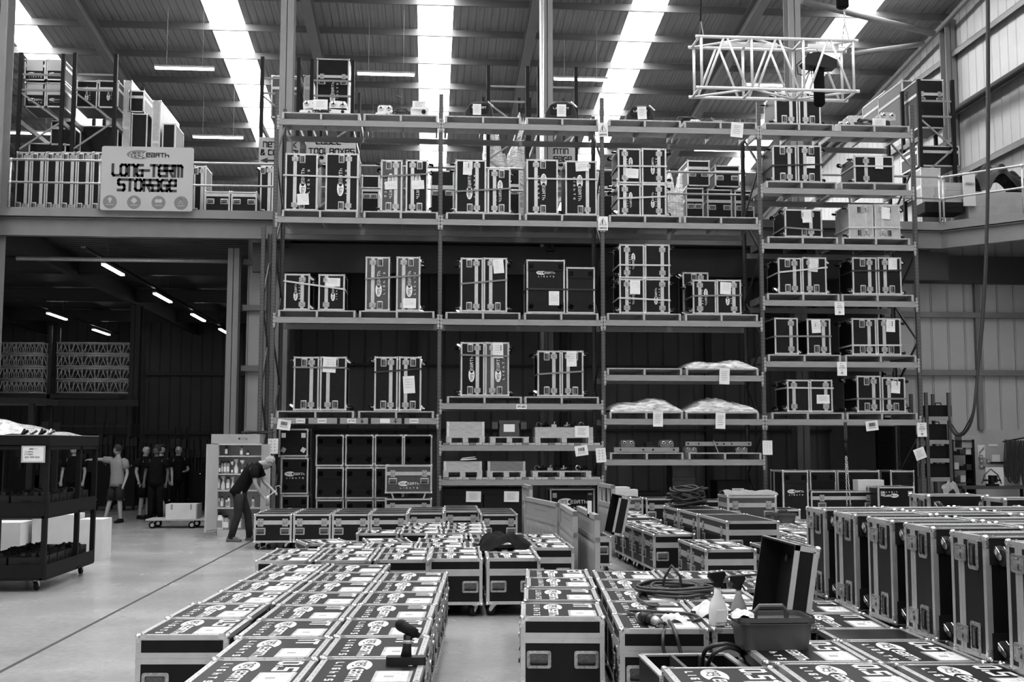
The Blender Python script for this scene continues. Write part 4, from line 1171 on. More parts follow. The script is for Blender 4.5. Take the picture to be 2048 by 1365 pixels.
ticket(838, 210, .28, .17, 'shelf_note', 'note on the pale control box of the second top pallet', kind='text', Yf=RY + .2)
def black_hoist(px, label, note=None, w=.62, h=.40):
    X = PYz(px, TZ, RY + .2); t = thing('chain_hoist', label, 'hoist', (X, RY + .2, TZ))
    sh = [(-w / 2, .04), (-w * .48, h * .45), (-w * .34, h * .82), (-w * .18, h * .97), (w * .2, h), (w * .38, h * .86), (w * .48, h * .5), (w / 2, .04)]
    m = MB(); m.prism(sh, 0, .36, Matrix(((1, 0, 0, 0), (0, 0, 1, 0), (0, 1, 0, 0), (0, 0, 0, 1)))); o = m.obj('housing', M_PLASTICD, t)
    bv = o.modifiers.new('bevel', 'BEVEL'); bv.width = .03; bv.segments = 3
    m = MB(); m.prism(rrect(w * .66, h * .48, .05), -.015, 0, Matrix(((1, 0, 0, 0), (0, 0, 1, 0), (0, 1, 0, h * .58), (0, 0, 0, 1)))); m.obj('cover_plate', M_BLACK, t)
    m = MB(); strokes(m, 'LIFTKeT', -w * .24, 0, .035, .24, .3, 0, .002, Matrix.Translation((0, -.018, h * .60)) @ Matrix.Rotation(R(90), 4, 'X'), width=w * .48); m.obj('maker_print', M_WHITE, t)
    m = MB(); m.bar((w * .30, -.02, h * .98), (w * .50, -.02, h * .70), .02, .03); m.obj('handle', M_CHROME, t)
    m = MB(); m.box(-w * .62, w * .80, .0, .30, 0, .035); m.obj('mounting_rail', M_BLACK, t)
    return t
black_hoist(958, 'black chain hoist on the top shelf, left one of three, note in its middle'); ticket(954, 219, .18, .24, 'shelf_note', 'note taped to the left black hoist', kind='text', Yf=RY + .17)
black_hoist(1122, 'black chain hoist on the top shelf, middle one of three, tall note on it', w=.70, h=.44); ticket(1123, 221, .20, .27, 'shelf_note', 'note taped to the middle black hoist', kind='text', Yf=RY + .17)
black_hoist(1281, 'black chain hoist on the top shelf, right one of three'); ticket(1284, 226, .20, .28, 'shelf_note', 'tilted note taped to the right black hoist', kind='text', Yf=RY + .17, ang=-3)
plate_trolley(1390, 233, .8, 'low metal trolley bracket on the right pallet of the third bay, left one', M_CHROME, TZ); plate_trolley(1408, 233, .8, 'low metal trolley bracket on the right pallet of the third bay, right one', M_CHROME, TZ, Y=RY + .6)
m = MB()
X = PYz(1436, TZ, RY + .3); m.box(X - .10, X + .10, RY + .3, RY + .55, TZ, TZ + .13); m.bar((X - .10, RY + .29, TZ + .13), (X - .16, RY + .29, TZ + .18), .1, .005); m.bar((X + .10, RY + .4, TZ + .13), (X + .17, RY + .4, TZ + .16), .1, .005)
tag(m.obj('cardboard_box', M_CARD), 'small open cardboard box on the top shelf of the third bay', 'box')
cable_heap('cable_coil', 'thick black cable coil left of the small open box on the top shelf', (PYz(1372, TZ, RY + .5), RY + .5, TZ), .5, .5, .18, .02, 5, seed=6)
# right bay top
plate_trolley(1688, 236, .9, 'small metal beam trolley left of the motors on the rightmost top pallet', M_CHROME, TZ + .02)
plate_trolley(1775, 224, 1.2, 'metal beam trolley with two pale wheels on the rightmost top pallet', M_CHROME, TZ + .20)
motor_box(1712, .34, .34, .35, 'open metal motor frame on the rightmost top pallet', M_CHROME)
motor_box(1760, .46, .22, .35, 'dark hoist motor under the trolley on the rightmost top pallet', M_PLASTICD)
cable_heap('cable_coil', 'black cable and chain heap on the rightmost top pallet', (PYz(1735, TZ, RY + .3), RY + .3, TZ), .8, .4, .16, .015, 6, seed=8)
ticket(1758, 245, .30, .18, 'shelf_note', 'white note on the heap of the rightmost top pallet', kind='text', Yf=RY + .05)

# lower shelves of the second bay: boarded shelves, wooden crates on pallets
def boards(bay, z, label):
    x0, x1 = PX_[bay] + .08, PX_[bay + 1] - .08; n = 24; w = (x1 - x0) / n
    t = thing('shelf_boarding', label, 'shelf boards', (x0, RY - .02, z + BH))
    for i in range(n):
        m = MB(); m.box(i * w + .004, (i + 1) * w - .004, 0, RD, 0, .04 + .003 * (i % 3)); m.obj('board', M_WOOD if i % 4 else M_WOODD, t)
boards(1, 1.69, 'row of softwood boards decking the upper low shelf of the second bay'); boards(1, .98, 'row of softwood boards decking the lowest shelf of the second bay')
def wood_pallet(x0, x1, z, label, Y=RY + .05, d=.9):
    a, b = PYz(x0, z, Y), PYz(x1, z, Y); w = b - a; t = thing('wooden_pallet', label, 'pallet', ((a + b) / 2, Y, z))
    for s in (-1, 0, 1):
        m = MB()
        for y in (.0, d / 2 - .05, d - .1): m.box(s * (w / 2 - .06) - .055, s * (w / 2 - .06) + .055, y, y + .1, 0, .10)
        m.obj('block', M_WOOD, t)
    for i in range(5):
        m = MB(); y = i * (d - .1) / 4; m.box(-w / 2, w / 2, y, y + .1, .10, .125); m.obj('deck_board', M_WOOD, t)
    return t, (a + b) / 2, w, z + .125
def collar(x, w, z, h, label, Y=RY + .05, d=.88, m_=M_WOOD):
    t = thing('wooden_crate', label, 'crate', (x, Y + .01, z)); n = 1 if h < .22 else 2
    for i in range(n):
        m = MB(); a, b_ = i * h / n + .001, (i + 1) * h / n - .001
        m.box(-w / 2, w / 2, 0, .02, a, b_); m.box(-w / 2, w / 2, d - .02, d, a, b_); m.box(-w / 2, -w / 2 + .02, .02, d - .02, a, b_); m.box(w / 2 - .02, w / 2, .02, d - .02, a, b_)
        m.obj('boards', m_, t)
    for s in (-1, 1):
        m = MB(); m.box(s * (w / 2 - .03) - .025, s * (w / 2 - .03) + .025, -.004, 0, .0, h)
        for q in range(5): m.sphere((s * (w / 2 - .03) + .01 * (-1) ** q, -.005, h * (q + .5) / 5), .006, 5, 3)
        m.obj('hinge_plate', M_CHROME, t)
    return t
za, zb_ = 1.69 + BH + .047, .98 + BH + .047
_, x, w, z = wood_pallet(892, 970, za, 'wooden pallet under the tall pale crate, upper low shelf'); collar(x, w - .02, z, .31, 'tall pale wooden collar crate on the upper low shelf of the second bay')
_, x, w, z = wood_pallet(980, 1058, za, 'wooden pallet under the dark parts bin'); bx, bz = x, z
_, x, w, z = wood_pallet(1070, 1187, za, 'wooden pallet under the long pale crate with a note'); collar(x, w - .01, z, .20, 'long pale wooden crate with a white sheet on its front'); ticket(1164, 864, .30, .24, 'crate_note', 'white sheet on the long pale crate', kind='text', Yf=RY + .04)
_, x, w, z = wood_pallet(886, 965, zb_, 'wooden pallet under the pale crate with papers'); collar(x, w - .02, z, .20, 'pale wooden crate heaped with papers on the lowest shelf'); cx1, cz1 = x, z + .2
_, x, w, z = wood_pallet(974, 1052, zb_, 'wooden pallet under the dark brown crate'); collar(x, w - .02, z, .20, 'dark brown wooden crate on the lowest shelf', m_=M_WOODD)
_, x, w, z = wood_pallet(1065, 1183, zb_, 'wooden pallet loaded with loose metal fittings'); fx, fz = x, z
t = thing('parts_bin', 'dark open-fronted parts bin with a white card on a wooden pallet', 'bin', (bx, RY + .1, bz))
m = MB()
W2 = .20
for s in (-1, 1): m.prism([(0, 0), (.7, 0), (.7, .34), (.25, .34), (0, .2)], s * W2 - .01, s * W2 + .01, YX)
m.box(-W2, W2, 0, .015, 0, .2); m.box(-W2, W2, .68, .7, 0, .34); m.box(-W2, W2, 0, .7, 0, .015); m.box(-W2 - .02, W2 + .02, -.02, 0, .28, .34); m.box(-W2, W2, -.01, .004, .0, .34)
m.obj('bin_shell', M_TOTE, t)
m = MB(); m.box(-.12, .11, -.02, -.012, .10, .26); m.obj('card', M_PAPER, t)
for s in (-1, 1):
    m = MB(); m.prism([(0, .16), (.5, .16), (.5, .30), (.2, .36), (0, .30)], s * .30 - .06, s * .30 + .06, YX); m.obj('side_pocket', M_TOTE, t)
def fittings(name, label, x, z, n, w, seed, Y=RY + .3):
    rnd = random.Random(seed)
    for i in range(n):
        m = MB(); c = Vector((x + w * (i / max(1, n - 1) - .5), Y + rnd.uniform(-.1, .15), z + .03))
        if i % 3 == 0: m.tube([c + Vector((.05 * math.cos(a), .0, .03 + .05 * math.sin(a))) for a in [2 * PI * k / 10 for k in range(8)]], .012, 6)
        elif i % 3 == 1: m.cyl(c + Vector((-.07, 0, 0)), c + Vector((.07, .05, .02)), .025, n=10); m.cyl(c, c + Vector((0, 0, .08)), .02, n=8)
        else: m.box(c.x - .06, c.x + .05, c.y - .05, c.y + .05, c.z - .03, c.z + .03); m.cyl(c + Vector((0, 0, .03)), c + Vector((.02, 0, .09)), .015, n=8)
        tag(m.obj(name, M_CHROME if i % 2 == 0 else M_BLACK), label % ORD[i], 'fitting', 'loose metal fittings in the second bay')
fittings('metal_fitting', '%s of the metal fittings lying in the long pale crate, from the left', x + .0, 1.69 + BH + .047 + .125 + .2, 7, .9, 2)
fittings('metal_fitting', '%s of the metal fittings loose on the lowest pallet, from the left', fx, fz, 8, 1.0, 5)
m = MB(); m.bar((cx1 - .05, RY + .15, cz1 + .03), (cx1 + .28, RY + .15, cz1 + .05), .24, .02); m.bar((cx1 - .02, RY + .2, cz1 + .06), (cx1 + .26, RY + .2, cz1 + .09), .22, .015)
tag(m.obj('folded_papers', M_PAPER), 'folded pale papers lying on the pale crate of the lowest shelf', 'paper')

# shrink-wrapped bundles and beam trolleys, third bay
def wrapped(name, label, x0, x1, zt, z, seed, Y=RY - .01, d=1.2, boxy=1.5):
    rnd = random.Random(seed); a, b = PYz(x0, z, Y), PYz(x1, z, Y); w = b - a; cx = (a + b) / 2; h = zt
    m = MB(); N = 22
    def prof(u):
        return max(.12, min(1, boxy * (1 - abs(2 * u - 1)) ** .55)) * (.84 + .16 * math.sin(u * 9 + seed))
    def f(u, v):
        th = v * PI
        return Vector((cx - w / 2 + w * u, Y + d / 2 - d / 2 * math.cos(th) * (.96 + .03 * math.sin(u * 31 + seed)), z + .005 + h * prof(u) * (math.sin(th) ** .35) * (.9 + .08 * math.sin(u * 23 + v * 17 + seed) + .05 * rnd.uniform(-1, 1))))
    m.grid(f, 44, 16)
    t = tag(m.obj(name, M_WRAP, None, True), label, 'wrapped bundle'); return t
wrapped('wrapped_bundle', 'flat load in clear stretch wrap on the fourth shelf of the third bay', 1370, 1516, .23, 3.16 + BH + PH, 1)
wrapped('wrapped_bundle', 'flat load in clear stretch wrap, left one on the lower shelf of the third bay', 1221, 1367, .33, 2.24 + BH + PH, 2)
wrapped('wrapped_bundle', 'flat load in clear stretch wrap, right one on the lower shelf of the third bay', 1371, 1517, .33, 2.24 + BH + PH, 4)
z1_ = 1.39 + BH + PH
X0_, X1_ = PYz(1228, z1_, RY + .2), PYz(1358, z1_, RY + .2)
t = thing('hoist_beam', 'grey steel lifting beam on the lowest shelf, left pallet of the third bay', 'beam', ((X0_ + X1_) / 2, RY + .2, z1_))
m = MB(); L_ = X1_ - X0_; m.box(-L_ / 2, L_ / 2, 0, .01, 0, .12); m.box(-L_ / 2, L_ / 2, 0, .12, .11, .12); m.box(-L_ / 2, L_ / 2, 0, .12, 0, .01); m.obj('channel', M_BEAM, t)
for u in (-.4, -.05, .1, .42):
    m = MB(); m.cyl((L_ * u, -.008, .06), (L_ * u, .002, .06), .02, n=10); m.obj('bolt', M_DARK, t)
plate_trolley(1256, 884, .95, 'two-wheel trolley on the lifting beam, left one', M_STEEL, z1_ + .12); plate_trolley(1334, 885, .95, 'two-wheel trolley on the lifting beam, right one', M_STEEL, z1_ + .12)
motor_box(1303, .22, .12, .2, 'small dark motor between the trolleys on the lifting beam', M_PLASTICD, zb=z1_ + .12)
plate_trolley(1382, 897, .85, 'two-wheel trolley under the bolted rail, left one', M_STEEL, z1_); plate_trolley(1483, 897, .85, 'two-wheel trolley under the bolted rail, right one', M_STEEL, z1_)
X0_, X1_ = PYz(1371, z1_ + .13, RY + .2), PYz(1503, z1_ + .13, RY + .2)
t = thing('hoist_rail', 'grey bolted rail lying on two trolleys at the right of the lowest shelf', 'beam', ((X0_ + X1_) / 2, RY + .2, z1_ + .13)); L_ = X1_ - X0_
m = MB(); m.box(-L_ / 2, L_ / 2, 0, .01, 0, .11); m.box(-L_ / 2, L_ / 2, 0, .12, .10, .11); m.box(-L_ / 2, L_ / 2, 0, .12, 0, .01); m.obj('channel', M_BEAM, t)
for u in (-.46, -.3, -.02, .08, .2, .46):
    m = MB(); m.cyl((L_ * u, -.008, .055), (L_ * u, .002, .055), .018, n=10); m.obj('bolt', M_DARK, t)
tb = MB(); X = PYz(1430, z1_, RY + .2); tb.bar((X - .04, RY + .17, z1_ + .26), (X + .06, RY + .17, z1_), .04, .01); tag(tb.obj('ratchet_strap', M_STRAPL), 'pale strap crossing the bolted rail', 'strap')

# ground level under the racking
def gcase(x0, y0, x1, y1, label, logo=None, Yf=RY + .62, board=True, group=None):
    zb = PY((x0 + x1) / 2, y1, Yf).z
    return castor_front(x0, y0, x1, y1, zb, label, logo, Yf, True, .7, 1, group, board=board)
gz = [1001, 935, 869]
gcase(561, 916, 616, 989, 'black castored logo case, second up in the stack at the far left', (0, .42, .42))
gcase(561, 991, 616, 1062, 'black castored case, bottom of the stack at the far left', (0, .42, .42))
gcase(557, 858, 616, 914, 'black plain case on top of the stack at the far left', board=False)
for c, (xa, xb) in enumerate([(631, 687), (690, 747), (749, 806), (807, 864)]):
    for r, (ya, yb) in enumerate([(1000, 1062), (935, 998), (870, 933)]):
        if c == 3 and r < 2: continue
        gcase(xa, ya, xb, yb, 'black castored case, %s level, %s column under the left bay' % (['bottom', 'middle', 'top'][r], ORD[c + 1]), None)
lc = flight_case(PYz(864, 1.4, RY - .5) - PYz(771, 1.4, RY - .5), .6, PY(817, 931, RY - .5).z - PY(817, 987, RY - .5).z, style='y', wheels=False, tone='grey', detail=1, sides='front', logo=('front', 0, .19, 0, .42))
lc.location = ((PYz(771, 1.4, RY - .5) + PYz(864, 1.4, RY - .5)) / 2, RY - .2, PY(817, 987, RY - .5).z); tag(lc, 'bright-edged grey case with a house logo raised above a lower case', 'flight case')
l2 = flight_case(PYz(864, 1.0, RY - .5) - PYz(771, 1.0, RY - .5), .6, .62, seam=.47, style='y', wheels=False, detail=1, sides='front'); z_ = PY(817, 998, RY - .5).z - .62
l2.location = (lc.location.x, RY - .2, z_); tag(l2, 'black case directly under the raised grey case with the logo', 'flight case')
for s in (-1, 1):
    m = MB(); m.bar((lc.location.x + s * .30, RY - .4, z_ + .62), (lc.location.x + s * .34, RY - .4, lc.location.z), .04, .03)
    tag(m.obj('lid_stay', M_CHROME), 'short metal stay holding up the grey case, %s one' % ('left' if s < 0 else 'right'), 'stay')
# second bay ground: two long dark cases with white cards
for (xa, xb, card, lb, tx) in [(888, 966, (947, 994), 'long matt black case with a white card, left one under the second bay', 'LanCeLOT SanDS'), (968, 1052, (1023, 994), 'long matt black case with a white card, right one under the second bay', 'BaTTeRY PaCK')]:
    za_ = PY(930, 978, RY + .1).z; a, b = PYz(xa, za_, RY + .1), PYz(xb, za_, RY + .1)
    t = thing('storage_case', lb, 'case', ((a + b) / 2, RY + .1, 0))
    m = MB(); m.box(-(b - a) / 2, (b - a) / 2, 0, .9, 0, za_ - .12); m.obj('body', M_BLACK, t); m = MB(); m.box(-(b - a) / 2 - .01, (b - a) / 2 + .01, -.01, .91, za_ - .12, za_); m.obj('lid', M_BLACK, t)
    m = MB(); m.box((b - a) / 2 - .08, (b - a) / 2 - .05, -.02, -.01, za_ - .2, za_ - .08); m.obj('latch', M_CHROME, t)
    ticket(card[0], card[1], .31, .22, 'case_card', 'white card taped on the %s' % ('left long black case' if xa < 900 else 'right long black case'), kind='text', Yf=RY + .07, ang=1)
gl = castor_front(1100, 978, 1190, 1062, PY(1140, 1062, RY + .3).z, 'black case with a large house logo behind the plastic barriers', (0, .60, .62), RY + .3, True, board=False)
# third bay ground: dark cases and boxes
for i, (xa, xb, yt, lb) in enumerate([(1345, 1388, 932, 'dark box stacked upper, under the third bay'), (1345, 1390, 956, 'dark box stacked lower, under the third bay'), (1435, 1500, 962, 'dark case with a white label, under the right of the third bay'), (1225, 1325, 985, 'dark case at the left under the third bay')]):
    Yb = RY + .5; zt_ = PY(xa, yt, Yb).z; zl = PY(xa, 956, Yb).z if i == 0 else 0.02
    a, b = PYz(xa, zt_, Yb), PYz(xb, zt_, Yb); m = MB(); m.box(a, b, Yb, Yb + .6, zl, zt_); m.box(a - .01, b + .01, Yb - .01, Yb + .61, zt_ - .05, zt_ - .001)
    o = m.obj('storage_box', M_STEELD if i < 2 else M_BLACK); tag(o, lb, 'box')
    if i == 2: ticket(1476, 980, .26, .06, 'case_card', 'small white label on the dark case under the third bay', kind='none', Yf=Yb - .03)
m = MB(); X = PY(1560, 960, 24.3); m.prism(rrect(.9, 2.44, .1), 0, .15, Matrix(((1, 0, 0, PYz(1795, 1, 25.1)), (0, 0, 1, 25.05), (0, 1, 0, 1.22), (0, 0, 0, 1))))
tag(m.obj('hanging_drape', M_TEEB), 'dark drape hanging behind the rightmost bay', 'drape')
# rightmost bay ground
def plain_front(x0, y0, x1, ybot, label, Yf, logo=None, depth=.75, boards_=True, detail=1, latches=False):
    zb = 0.0 if ybot is None else PY((x0 + x1) / 2, ybot, Yf).z
    return castor_front(x0, y0, x1, ybot or 1085, zb, label, logo, Yf, True, depth, detail, board=boards_)
plain_front(1567, 942, 1619, None, 'tall black logo case at the left end under the rightmost bay', 22.6, (0, .88, .34), .8)
plain_front(1622, 942, 1675, None, 'tall black case with house logo, second from the left under the rightmost bay', RY + .2, (0, .82, .36))
plain_front(1677, 942, 1762, None, 'wide black case with house logo, third from the left under the rightmost bay', RY + .2, (-.25, .82, .36))
plain_front(1784, 942, 1832, None, 'tall black case at the right end of the rightmost bay', RY + .2, (0, .82, .3))
t = flight_case(PYz(1758, 1, 22.8) - PYz(1621, 1, 22.8), .6, PY(1690, 983, 22.8).z - WH, seam=PY(1690, 983, 22.8).z - WH - .14, style='y', detail=1, sides='front'); t.location = (PYz(1690, 1, 22.8), 23.1, 0)
tag(t, 'long low black case with three latches across the front of the rightmost bay', 'flight case')
t, T = castor_front(1758, 974, 1832, 1085, 0, 'black case with an upside down logo in front of the rightmost bay', None, 22.4, True, .7, board=False)
add_logo(t, T.inverted() @ Matrix.Translation(PY(1781, 992, 22.37)) @ Matrix.Rotation(R(90), 4, 'X') @ Matrix.Rotation(PI, 4, 'Z'), .34)
m = MB(); X = PY(1740, 972, 23.0); m.box(X.x - .25, X.x + .30, 23.0, 23.3, X.z - .18, X.z + .12); tag(m.obj('white_box', M_CARDW), 'pale box lying on the long low case of the rightmost bay', 'box')
chain('hoist_chain', 'left fall of the black chain hanging in the rightmost bay', PY(1691, 906, 22.2), PY(1694, 1012, 22.2), link=.06, maxn=34); chain('hoist_chain', 'right fall of the black chain hanging in the rightmost bay', PY(1692.5, 906, 22.2), PY(1701, 1012, 22.2), link=.06, maxn=34)
t = thing('chain_hook', 'black hook block from which the two chain falls hang in the rightmost bay', 'hook', tuple(PY(1692, 900, 22.2)))
m = MB(); m.cyl((0, 0, -.12), (0, 0, .16), .035, n=10); m.sphere((0, 0, .18), .05); m.obj('hook_block', M_BLACK, t, True); m = MB(); m.bar((0, 0, .2), (0, 0, PY(1692, 845, 22.2).z - PY(1692, 900, 22.2).z), .07, .008, (0, 1, 0)); m.obj('sling', M_STRAPD, t)
# ------------------------------------------------------------------ cases standing on the floor
HC, TOP = .48, .61
def place(x, y, ang, label, w=.58, d=.70, top='1T', detail=2, sides='front', style='x', h=HC, group=None, logo=None, tone='black', z=0, wheels=True, seam=None, rots=0, name='flight_case'):
    """x,y: front left corner; ang: heading of the long sides (slope dx/dy)"""
    a = -math.atan(ang)
    t = flight_case(w, d, h, seam=seam, style=style, wheels=wheels, top=top, detail=detail, sides=sides, logo=logo, tone=tone, name=name)
    c = Vector((w / 2, d / 2, 0)); c.rotate(Euler((0, 0, a)))
    t.location = (x + c.x, y + c.y, z); t.rotation_euler = (0, 0, a + R(rots))
    t['label'] = label; t['category'] = 'flight case'
    if group: t['group'] = group
    return t
def nth(i, n): return 'nearest' if i == 0 else ('farthest' if i == n - 1 else ORD[i] + ' from the front')
def colblk(pts, x_off, ang, colname, tops, block, sides_first='front', side='', d=.69, w=.58, detail=2):
    n = len(pts)
    for i, (x, y) in enumerate(pts):
        s = (sides_first if i == 0 else '') + ' ' + side
        place(x + x_off, y, ang, 'case with %s on lid, %s, %s column of the %s' % (tops[i], nth(i, n), colname, block), w, d, tops[i], detail, s.strip())
AL = .055
colblk([(-1.84, 7.51), (-1.82, 8.23), (-1.74, 8.95), (-1.70, 9.67), (-1.65, 10.38), (-1.61, 11.07)], 0, AL, 'left', ['0.5T'] * 6, 'left block', 'front', 'left')
colblk([(-1.235, 5.95), (-1.21, 6.67), (-1.20, 7.39), (-1.16, 8.11), (-1.12, 8.83), (-1.07, 9.56), (-1.03, 10.28), (-.99, 11.01)], 0, AL, 'middle', ['0.5T'] + ['1T'] * 7, 'left block', '', '')
colblk([(-.62, 5.95), (-.60, 6.67), (-.58, 7.39), (-.55, 8.11), (-.50, 8.83), (-.46, 9.55), (-.42, 10.27)], 0, AL, 'right', ['1T'] * 7, 'left block', '', 'right')
# second block behind it
P1 = [(-1.78, -1.16, -.55, .02, .64), (12.12, 12.10, 12.14, 12.22, 12.23)]
for i, (x, y) in enumerate(zip(*P1)):
    place(x, y, .03, 'flight case with dark front in view, %s along the second block' % ORD[i], .57, .69, '1T' if i > 1 else '2T', 2 if i > 2 else 1, 'front')
    place(x + .02, y + .71, .03, 'flight case in the second row of the second block, %s from the left' % ORD[i], .57, .67, '1T', 1, '')
for i, (x, y) in enumerate([(-1.27, 13.54), (-.69, 13.54), (-.10, 13.57), (.51, 13.56), (1.17, 13.44)]):
    place(x, y, .03, 'flight case in the third row of the second block, %s from the left' % ORD[i], .56, .63, '1T', 1, 'front right' if i == 4 else '')
for i, (x, y, n) in enumerate([(-.12, 14.24, 'left'), (.56, 14.22, 'middle'), (1.17, 14.12, 'right')]):
    place(x, y, .03, 'flight case in the fourth row of the second block, %s one of three' % n, .56, .60, '1T', 1, 'right' if i == 2 else '')
for i, (x, y, n) in enumerate([(-.03, 14.88, 'left'), (.56, 14.86, 'middle'), (1.19, 14.88, 'right')]):
    place(x, y, .03, 'flight case in the fifth row of the second block, %s one of three' % n, .55, .60, '1T', 1, 'right' if i == 2 else '')
place(-1.47, 14.12, -.32, 'low-set case turned askew at the left rear of the second block', .56, .62, '1T', 1, 'left front')
place(-.74, 14.24, -.13, 'case turned the other way round beside the askew one', .56, .62, '1T', 1, '', rots=180)
for i, (x, y) in enumerate([(-.96, 15.74), (-.36, 15.71), (.25, 15.75)]):
    place(x, y, .02, 'flight case in the front of the third block, %s of three' % ['left', 'middle', 'right'][i], .565, .62, '1T', 1, 'front')
for i, (x, y) in enumerate([(-.36, 16.40), (.29, 16.40), (-.30, 17.1), (.31, 17.1)]):
    place(x, y, .02, 'flight case in the %s row of the third block, %s one' % (['second', 'third'][i // 2], ['left', 'right'][i % 2]), .56, .66, '1T', 1, '')
# row with latches towards the hall, in front of the racking
NX = [(-2.98, 20.03), (-2.31, 20.03), (-1.64, 20.0), (-.985, 20.02), (-.34, 20.34), (.315, 20.92), (.93, 19.86)]
for i, (x, y) in enumerate(NX):
    place(x, y, .0, 'black latched case, %s from the left in the long far row' % ORD[i], .64, .58, None, 1, 'front' + (' left' if i == 0 else ''), 'y', seam=.34)
    place(x + .01, y + .62, .0, 'black case behind the %s of the long far row' % ORD[i], .64, .58, None, 0, '', 'y', seam=.34)
    place(x + .02, y + 1.24, .0, 'black case in the rearmost row behind the %s of the long far row' % ORD[i], .64, .56, None, 0, '', 'y', seam=.34)
# middle block, right of the aisle
AM = .09
for col, pts, tp in [('left', [(.67, 8.12), (.765, 8.97), (.86, 9.80), (.91, 10.46)], ['1T', '1T', '2T', '2T']),
                     ('second', [(1.28, 7.55), (1.345, 8.20), (1.41, 8.88), (1.475, 9.61), (1.54, 10.31)], ['1T', '1T', '1T', '2T', '2T']),
                     ('third', [(1.895, 7.52), (1.965, 8.20), (2.02, 8.92), (2.16, 10.27)], ['1T', '1T', '1T', '2T']),
                     ('fourth', [(2.52, 7.50), (2.57, 8.19), (2.69, 9.55), (2.78, 10.27)], ['1T', '1T', '2T', '1T']),
                     ('fifth', [(3.36, 10.02), (3.44, 10.75)], ['1T', '1T'])]:
    n = len(pts)
    for i, (x, y) in enumerate(pts):
        s = 'front' if (i == 0 or (col, i) in (('third', 3), ('fourth', 2))) else ''
        if col == 'left' or (col == 'second' and i == 0): s += ' left'
        place(x, y, AM, 'case with %s on lid, %s, %s column of the middle block' % (tp[i], nth(i, n), col), .58 if col != 'left' else .585, .655 if not (col == 'left' and i < 2) else .70, tp[i], 2, s.strip())
# near right block (lids marked 0.5T), it also carries the cases lying on their sides
KG = [('left', 1.265, 5.55), ('second', 1.92, 5.62), ('third', 2.575, 5.55)]
for n_, x, y in KG: place(x, y, .04, 'case with 0.5T on its lid, %s in the nearest row at the right' % n_, .60, .70, '0.5T', 2, 'left')
place(1.90, 6.36, .06, 'flight case with 0.5T on its lid under the grey tote', .60, .70, '0.5T', 2, 'front left')
place(2.535, 6.30, .04, 'flight case with 0.5T on its lid right of the one under the tote', .60, .70, '0.5T', 2, '')
place(2.56, 7.03, .04, 'shallow case with a plain lid beside the tipped cases, behind the open lid', .58, .44, None, 2, '')
for i in range(7):
    for j in range(4):
        y = 4.82 + i * .72; x = 3.19 + j * .625 + (.14 if i == 6 else 0)
        if PZ(2048, 1200, TOP).x < 0 or (x / (y + .7)) > .60: continue
        place(x + .01 * i, y, .02, 'case underneath the tipped ones, %s row, %s column' % (ORD[i], ORD[j]), .59, .70, '0.5T', 1, '')
# cases tipped on their sides, castors towards the viewer
def tipped(x, y, label, detail=2, w=.585, d=.69, h=.42, zb=TOP, sides='left'):
    t = flight_case(w, d, h, style='x', top=None, detail=detail, sides=sides, tipwheels=True)
    t.matrix_basis = Matrix.Translation((x + w / 2, y - WH, zb + d / 2 + .006)) @ Matrix.Rotation(R(-90), 4, 'X')
    t['label'] = label; t['category'] = 'flight case'; return t
TY = [5.62, 6.28, 6.95, 7.58, 8.25, 8.90]
for i, y in enumerate(TY):
    for j in range(4):
        x = 3.16 + j * .64
        if x / (y + .4) > .585: continue
        if j == 0: lb = 'case tipped on its side, %s from the front beside the lids' % ORD[i]
        else: lb = 'flight case lying on its side, %s row, %s from the left' % (ORD[i], ORD[j])
        t = tipped(x, y + (.0 if j == 0 else .04 * ((j + i) % 2)), lb, 2 if j == 0 else 1, sides='left' if j == 0 else '')
tipped(4.72, 10.45, 'flight case on its side standing alone behind the tipped ones, farther one', 1, zb=.65); tipped(5.10, 9.75, 'flight case on its side behind the tipped ones, nearer one', 1, sides='', zb=.65)
place(4.70, 10.3, 0, 'flight case under the farther lone tipped one', .6, .7, None, 0, '', z=0.03); place(5.08, 9.62, 0, 'flight case under the nearer lone tipped one', .6, .62, None, 0, '', z=0.03)

# long plain cases, stepping back
for i, (y, L, n) in enumerate([(14.30, 1.44, 'nearest'), (15.80, 1.11, 'middle'), (16.97, .98, 'farthest')]):
    place(3.80 - .02 * i, y, 0, 'long black case with a plain lid, %s of three in a line' % n, .68, L, None, 1, 'front left' if i == 0 else 'left', 'x', h=.72, seam=.58)
# row with close-set latches on castors
for i, y in enumerate([15.32, 16.02, 16.72, 17.40]):
    place(3.06 - .02 * i, y, -.02, 'case with many latches on its left side, %s in the castored row' % nth(i, 4), .575, .66, '1T', 1, 'front left' if i == 0 else 'left', 'x')
for i, (y, n) in enumerate([(13.08, 'nearer'), (13.80, 'farther')]):
    place(3.22, y, 0, 'case in the pair standing before the castored row, %s one' % n, .60, .69, '1T', 1, 'front left' if i == 0 else 'left', 'x')
t = place(4.01, 13.27, 0, 'plain-topped case with a framed docket on its front', .60, .70, None, 1, 'left', 'x')
dk = put('docket_frame', cached(('docket',), me_docket)[0], t, M=face_m('front', .6, .7, WH, WH + HC, .02, .28, R(90), .001)); put('docket_card', cached(('docket',), me_docket)[1], dk); dk.scale = (1.25, 1.5, 1)
for i in range(7):
    for j in range(3):
        if i == 0 and j == 0: pass
        place(4.70 + j * .62, 13.2 + i * .72, 0, 'case in the right rear field of lids, %s row, %s column' % (ORD[i], ORD[j]), .59, .70, '1T', 1, '')
